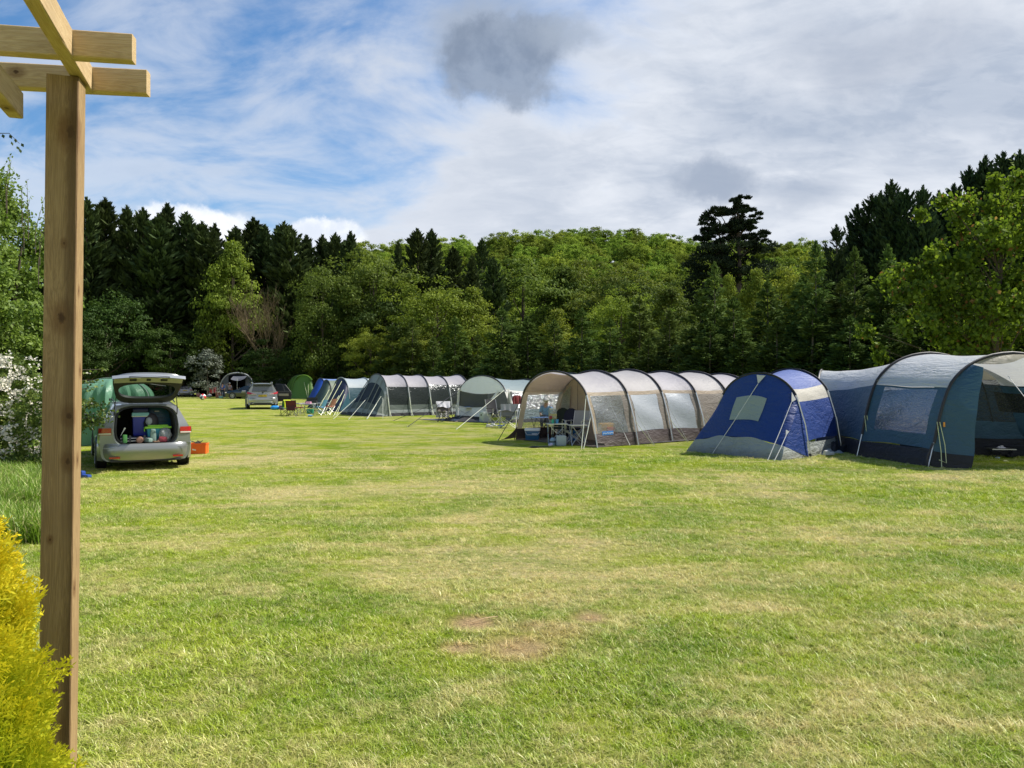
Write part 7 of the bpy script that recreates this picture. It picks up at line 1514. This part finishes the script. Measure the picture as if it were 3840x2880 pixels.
# --- by the white awning tent
c1 = camp_chair('brown camp chair under a white towel at the left of the white tent', G(1672, 1582), R(205), (.11, .095, .08), M_BLKP, .58, .42, .84); cloth_over('towel', 'white towel draped over the brown camp chair left of the white tent', c1, plain('white towel cloth', (.58, .57, .62), .9, bump=.4, bscale=60), .62, .26, .70)
c2 = camp_chair('grey camp chair with a grey towel facing the lawn before the white tent', G(1905, 1604), R(172), (.13, .125, .11), M_ALU, .62, .42, .86, back=(.20, .20, .17)); cloth_over('towel', 'pale grey towel draped over the grey camp chair before the white tent', c2, plain('grey towel cloth', (.34, .33, .33), .9, bump=.4, bscale=60), .64, .26, .45)
camp_chair('tall black camp chair between the grey chair and the white tent door', G(1858, 1592), R(215), (.012, .013, .018), M_STEEL, .50, .44, 1.0)
tt = table('slim camp table before the dark window of the white tent', G(1744, 1574), R(8), .92, .42, .57, plain('pale table top', (.40, .41, .40), .5), M_STEEL); solo('folded_cloth', MB().rbox((0, 0, .012), (.24, .18, .024), .01), plain('blue cloth', (.10, .22, .38), .8), 'folded blue cloth on the slim camp table', 'cloth', on(tt, .12, 0, .571), 0)
q = fp4(.95, 0, .75); t = thing('fridge_box', 'white cool box cabinet in the doorway of the white tent', 'cool box', (q.x, q.y, .02), R(30)); part('body', MB().rbox((0, 0, .22), (.38, .36, .42), .02), plain('off white plastic', (.42, .46, .44), .5), t, True); part('handle', MB().tube([(-.1, -.19, .36), (0, -.22, .31), (.1, -.19, .36)], .009, 5), plain('grey handle', (.3, .3, .3), .5), t, True); part('catch', MB().box((-.19, 0, .30), (.012, .08, .08)), M_TRIM, t)
q = fp4(1.5, 0, .35); solo('paper_sack', MB().rbox((0, 0, .19), (.26, .20, .38), .03), plain('brown sack', (.22, .10, .055), .8, var=.4, vscale=12), 'brown sack standing by the door of the white tent', 'sack', (q.x, q.y, .02), R(20))
q = fp4(1.35, 0, .6); solo('green_bag', MB().ball((0, 0, .09), (.13, .11, .10), 12, 8, .08, random.Random(1)), plain('lime cloth', (.20, .24, .05), .8), 'yellow green bag on the slate groundsheet of the white tent', 'bag', (q.x, q.y, .02))
q = fp4(.55, 0, -.5); t = thing('camp_larder', 'dark green fabric larder just inside the door of the white tent', 'cupboard', (q.x, q.y, .0), R(34)); part('cabinet', MB().rbox((0, 0, .52), (.44, .4, 1.02), .02), plain('dark green fabric', (.035, .06, .03), .8), t); part('top_panel', MB().rbox((0, 0, 1.05), (.46, .42, .03), .01), M_TRIM, t)
q = fp4(.12, 0, -.3); t = thing('hanging_jacket', 'red jacket hanging inside the door of the white tent', 'jacket', (q.x, q.y, .75), R(30)); part('body', MB().rbox((0, 0, .20), (.17, .10, .36), .04), plain('dull red cloth', (.20, .025, .035), .8), t, True); part('sleeve', MB().tube([(-.12, 0, .38), (-.17, 0, .2), (-.15, -.02, .02)], [.05, .045, .04], 7), plain('dull red cloth', (0, 0, 0)), t, True); part('sleeve', MB().tube([(.12, 0, .38), (.17, 0, .2), (.15, -.02, .02)], [.05, .045, .04], 7), plain('dull red cloth', (0, 0, 0)), t, True)
for i, (px, py, rz, lab) in enumerate(((1836, 1601, 20, 'white trainer pointing left on the grass before the white tent'), (1852, 1598, -30, 'second white trainer behind the first by the black chair'))):
    solo('trainer', MB().rbox((0, 0, .03), (.27, .10, .05), .02).rbox((-.05, 0, .07), (.15, .09, .06), .025), plain('white trainer', (.52, .52, .50), .6), lab, 'shoe', G(px, py), R(rz), True)
solo('blue_flip_flops', MB().rbox((-.06, 0, .02), (.10, .25, .03), .012).rbox((.06, .02, .02), (.10, .25, .03), .012), plain('blue rubber', (0, 0, 0)), 'blue flip flops under the grey camp chair', 'shoes', G(1879, 1598), R(60))
q = fp4(1.9, 0, 1.1); crumple('dropped_cloth', plain('tan cloth heap', (.30, .24, .20), .9), (q.x, q.y, .02), .9, .5, .18, 12, 'tan cloth heaped on the groundsheet by the white tent door', 'cloth')
q = fp4(2.6, 0, 1.0); crumple('dropped_cloth', plain('grey white heap', (.30, .31, .34), .9), (q.x, q.y, .02), .9, .4, .10, 14, 'pale grey cloth lying flat on the slate groundsheet', 'cloth')
crumple('dark_bag', plain('black nylon', (0, 0, 0)), G(1700, 1578), .8, .4, .2, 15, 'low black bag beside the chair with the white towel', 'bag')

# --- by the pale blue roofed tents
grp = None
c3 = camp_chair('maroon camp chair seen from behind near the silver car', G(1096, 1560), R(4), (.085, .012, .022), M_BLKP, .50, .42, .80, arms=True); part('back_drape', MB().rbox((0, -.30, .52), (.40, .02, .46), .01), plain('maroon cloth', (.055, .010, .018), .8), c3)
camp_chair('bright red folding chair facing the camp table', G(1122, 1556), R(-60), (.36, .03, .03), M_ALU, .48, .40, .72)
c4_ = camp_chair('green folding chair carrying the yellow jacket', G(1070, 1558), R(30), (.03, .16, .08), M_BLKP, .46, .40, .78); cloth_over('yellow_jacket', 'fluorescent yellow jacket hung on the green folding chair', c4_, plain('yellow fluorescent cloth', (.62, .70, .02), .7), .34, .30, .42, 'jacket', bh=.80)
t3 = table('white topped camp table with crossed legs among the camp chairs', G(1153, 1556), R(2), .80, .5, .59, plain('white top', (.60, .56, .56), .5)); solo('kitchen_roll_pack', MB().rbox((0, 0, .055), (.28, .16, .11), .02), plain('pink print pack', (.62, .30, .42), .6, var=.7, vscale=22), 'white and pink pack on the white topped table', 'packet', on(t3, .05, 0, .592)); solo('food_tub', MB().rbox((0, 0, .03), (.15, .11, .06), .015), plain('pale tub', (.55, .45, .42), .5), 'small pale tub beside the pink pack', 'tub', on(t3, -.2, 0, .592))
solo('camp_stove', MB().rbox((0, 0, .06), (.62, .32, .12), .02).box((0, .16, .20), (.62, .02, .22)), plain('stove black', (.02, .022, .022), .5), 'black camp stove with raised lid behind the pink pack', 'stove', (*XD(1168, 43.5), .55)); table('dark camp kitchen table carrying the black stove', Vector((*XD(1168, 43.5), 0)), 0, .85, .45, .55, plain('dark top', (.04, .04, .04), .5), M_BLKP)
solo('green_box', MB().rbox((0, 0, .13), (.36, .26, .25), .02, taper=.9), plain('sea green plastic', (.02, .22, .14), .5), 'sea green plastic box under the white topped table', 'box', G(1163, 1551), 0, True)
camp_chair('light blue folding chair facing the white topped table', G(1196, 1556), R(78), (.10, .36, .60), M_ALU, .50, .42, .80, back=(.12, .34, .55)); camp_chair('orange red folding chair at the right end of the table', G(1232, 1554), R(70), (.52, .14, .07), M_ALU, .50, .44, .84, back=(.42, .20, .14))
solo('washing_up_bowl', MB().lathe([(.13, 0), (.19, .13), (.18, .13), (.12, .01)], (0, 0, 0), 18), plain('pale blue bowl', (.25, .38, .44), .4), 'pale blue bowl on the grass under the light blue chair', 'bowl', G(1204, 1549), 0, True)
solo('drink_bottle', MB().lathe([(.045, 0), (.05, .03), (.05, .17), (.02, .22), (.018, .25)], (0, 0, .05), 12, Matrix.Rotation(R(90), 3, 'Y')), plain('blue white bottle', (.20, .35, .65), .4, var=.6, vscale=14), 'blue and white plastic bottle lying on the grass before the camp table', 'bottle', G(1155, 1562), 0, True)
solo('blue_bag', MB().ball((0, 0, .13), (.32, .18, .14), 16, 9, .10, random.Random(6)), plain('sky blue bag', (.03, .28, .68), .5, bump=1, bscale=8), 'bright blue carrier bag on the grass behind the silver car', 'bag', G(1032, 1536), 0, True)
solo('purple_crate', MB().rbox((0, 0, .14), (.28, .24, .27), .02, taper=.92), plain('purple plastic', (.14, .06, .22), .5), 'purple crate right of the bright blue bag', 'crate', G(1057, 1536), 0, True)
# --- far left cluster before the arched tent
t = thing('clothes_airer', 'clothes airer hung with red and white washing left of the arched tent', 'clothes airer', X_(801, 93), R(10))
for s in (-.45, .45): part('leg', MB().tube([(s, -.3, 0), (s, .25, 1.35)], .014, 5), M_ALU, t); part('leg', MB().tube([(s, .3, 0), (s, -.25, 1.35)], .014, 5), M_ALU, t)
part('rail', MB().tube([(-.45, 0, 1.3), (.45, 0, 1.3)], .012, 5).tube([(-.45, -.2, 1.2), (.45, -.2, 1.2)], .012, 5), M_ALU, t)
for i, (cx, cc) in enumerate(((-.35, (.42, .03, .04)), (-.16, (.55, .10, .10)), (.02, (.55, .40, .36)), (.18, (.40, .04, .06)), (.34, (.50, .16, .18)))):
    solo('washing', MB().grid(lambda a, b: Vector(((a - .5) * .19, .02 * math.sin(a * 9), -b * (.62 + .1 * math.sin(i)))), 6, 6), plain('washing ' + str(i), cc, .8), ['deep red cloth at the left end', 'bright red cloth second from the left end', 'pinkish white cloth in the middle', 'dark red cloth second from the right end', 'faded red cloth at the right end'][i] + ' of the clothes airer', 'cloth', X_(801, 93) + Vector((cx, -.24, 1.22)), R(10))
solo('wooden_box', MB().rbox((0, 0, .3), (.6, .4, .6), .02), plain('terracotta', (.30, .11, .07), .8, var=.3), 'brick red box on the grass between airer and arched tent', 'box', X_(820, 92)); solo('mint_box', MB().rbox((0, 0, .14), (.4, .3, .26), .02), plain('mint plastic', (.25, .48, .36), .6), 'mint green box low beside the front of the black saloon', 'box', X_(829, 88)); solo('grey_bag', MB().ball((0, 0, .2), (.3, .25, .22), 12, 8), plain('grey bag', (.25, .26, .26), .8), 'grey bag at the left foot of the clothes airer', 'bag', X_(785, 92), 0, True)
camp_chair('white camp chair standing beside the person in blue', X_(826, 91), R(150), (.6, .6, .62), M_ALU, .5, .42, .85)
# --- balls
def ball(label, p, r, cols, seed):
    t = thing('beach_ball', label, 'ball', p + Vector((0, 0, r)), 0); t.rotation_euler = (R(60), R(20 + seed * 30), 0)
    for k in range(6):
        mb = MB(); mb.grid(lambda a, b: Vector((r * math.sin(math.pi * b) * math.cos(math.pi / 3 * (k + a)), r * math.sin(math.pi * b) * math.sin(math.pi / 3 * (k + a)), r * math.cos(math.pi * b))), 5, 12); part('ball_panel', mb, plain('ball ' + str(cols[k % len(cols)]), cols[k % len(cols)], .3), t, True)
ball('red and white striped beach ball on the grass near the far end of the field', X_(761, 78), .31, [(.60, .02, .03), (.75, .74, .74), (.60, .02, .03), (.75, .74, .74), (.03, .04, .20), (.75, .74, .74)], 1)
ball('pale pink ball behind the striped beach ball', X_(744, 98), .27, [(.72, .30, .26), (.74, .36, .32)], 2)
solo('toy_basket', MB().rbox((0, 0, .14), (.4, .3, .26), .03), plain('dark red cloth', (.20, .02, .03), .8), 'dark red bag between the two balls', 'bag', X_(752, 92))
# --- beyond the teal porch
t = thing('folding_stool', 'folding stool with a sagging grey seat beside the open teal tent', 'stool', G(3686, 1706) + Vector((0, 0, 0)), R(10)); part('seat', MB().grid(lambda a, b: Vector(((a - .5) * .40, (b - .5) * .3, .42 - .07 * math.sin(a * math.pi))), 8, 3).grid(lambda a, b: Vector(((a - .5) * .40, (b - .5) * .3, .405 - .07 * math.sin(a * math.pi))), 8, 3), plain('grey green canvas', (.20, .25, .23), .8), t, True)
for y in (-.15, .15): part('leg', MB().tube([(-.19, y, .42), (.16, y, 0)], .011, 5), M_BLKP, t); part('leg', MB().tube([(.19, y, .42), (-.16, y, 0)], .011, 5), M_BLKP, t)
tl = table('low black camp table inside the mouth of the teal tent', G(3750, 1716), R(-5), .5, .35, .2, plain('dark top', (0, 0, 0)), M_BLKP); crumple('white_cloth', plain('white towel cloth', (0, 0, 0)), on(tl, .03, 0, .2), .16, .14, .07, 21, 'crumpled white cloth on the low black table', 'cloth', 10)
solo('black_torch', MB().rbox((0, 0, .04), (.20, .10, .07), .025).tube([(.1, 0, .04), (.14, 0, .04)], .02, 8), M_TRIM, 'small black torch lying on the grass at the right edge', 'torch', G(3790, 1716), 0, True)
solo('tent_peg_bag', MB().rbox((0, 0, .02), (.08, .06, .03), .012), plain('pale blue plastic', (0, 0, 0)), 'tiny pale blue wrapper on the grass by the teal tent', 'wrapper', G(3741, 1721)); solo('lemon_peel', MB().rbox((0, 0, .015), (.07, .05, .025), .01), plain('pale yellow', (.60, .58, .30), .7), 'tiny pale yellow wrapper on the grass at the right edge', 'wrapper', G(3770, 1732))
print('objects', len(bpy.data.objects))
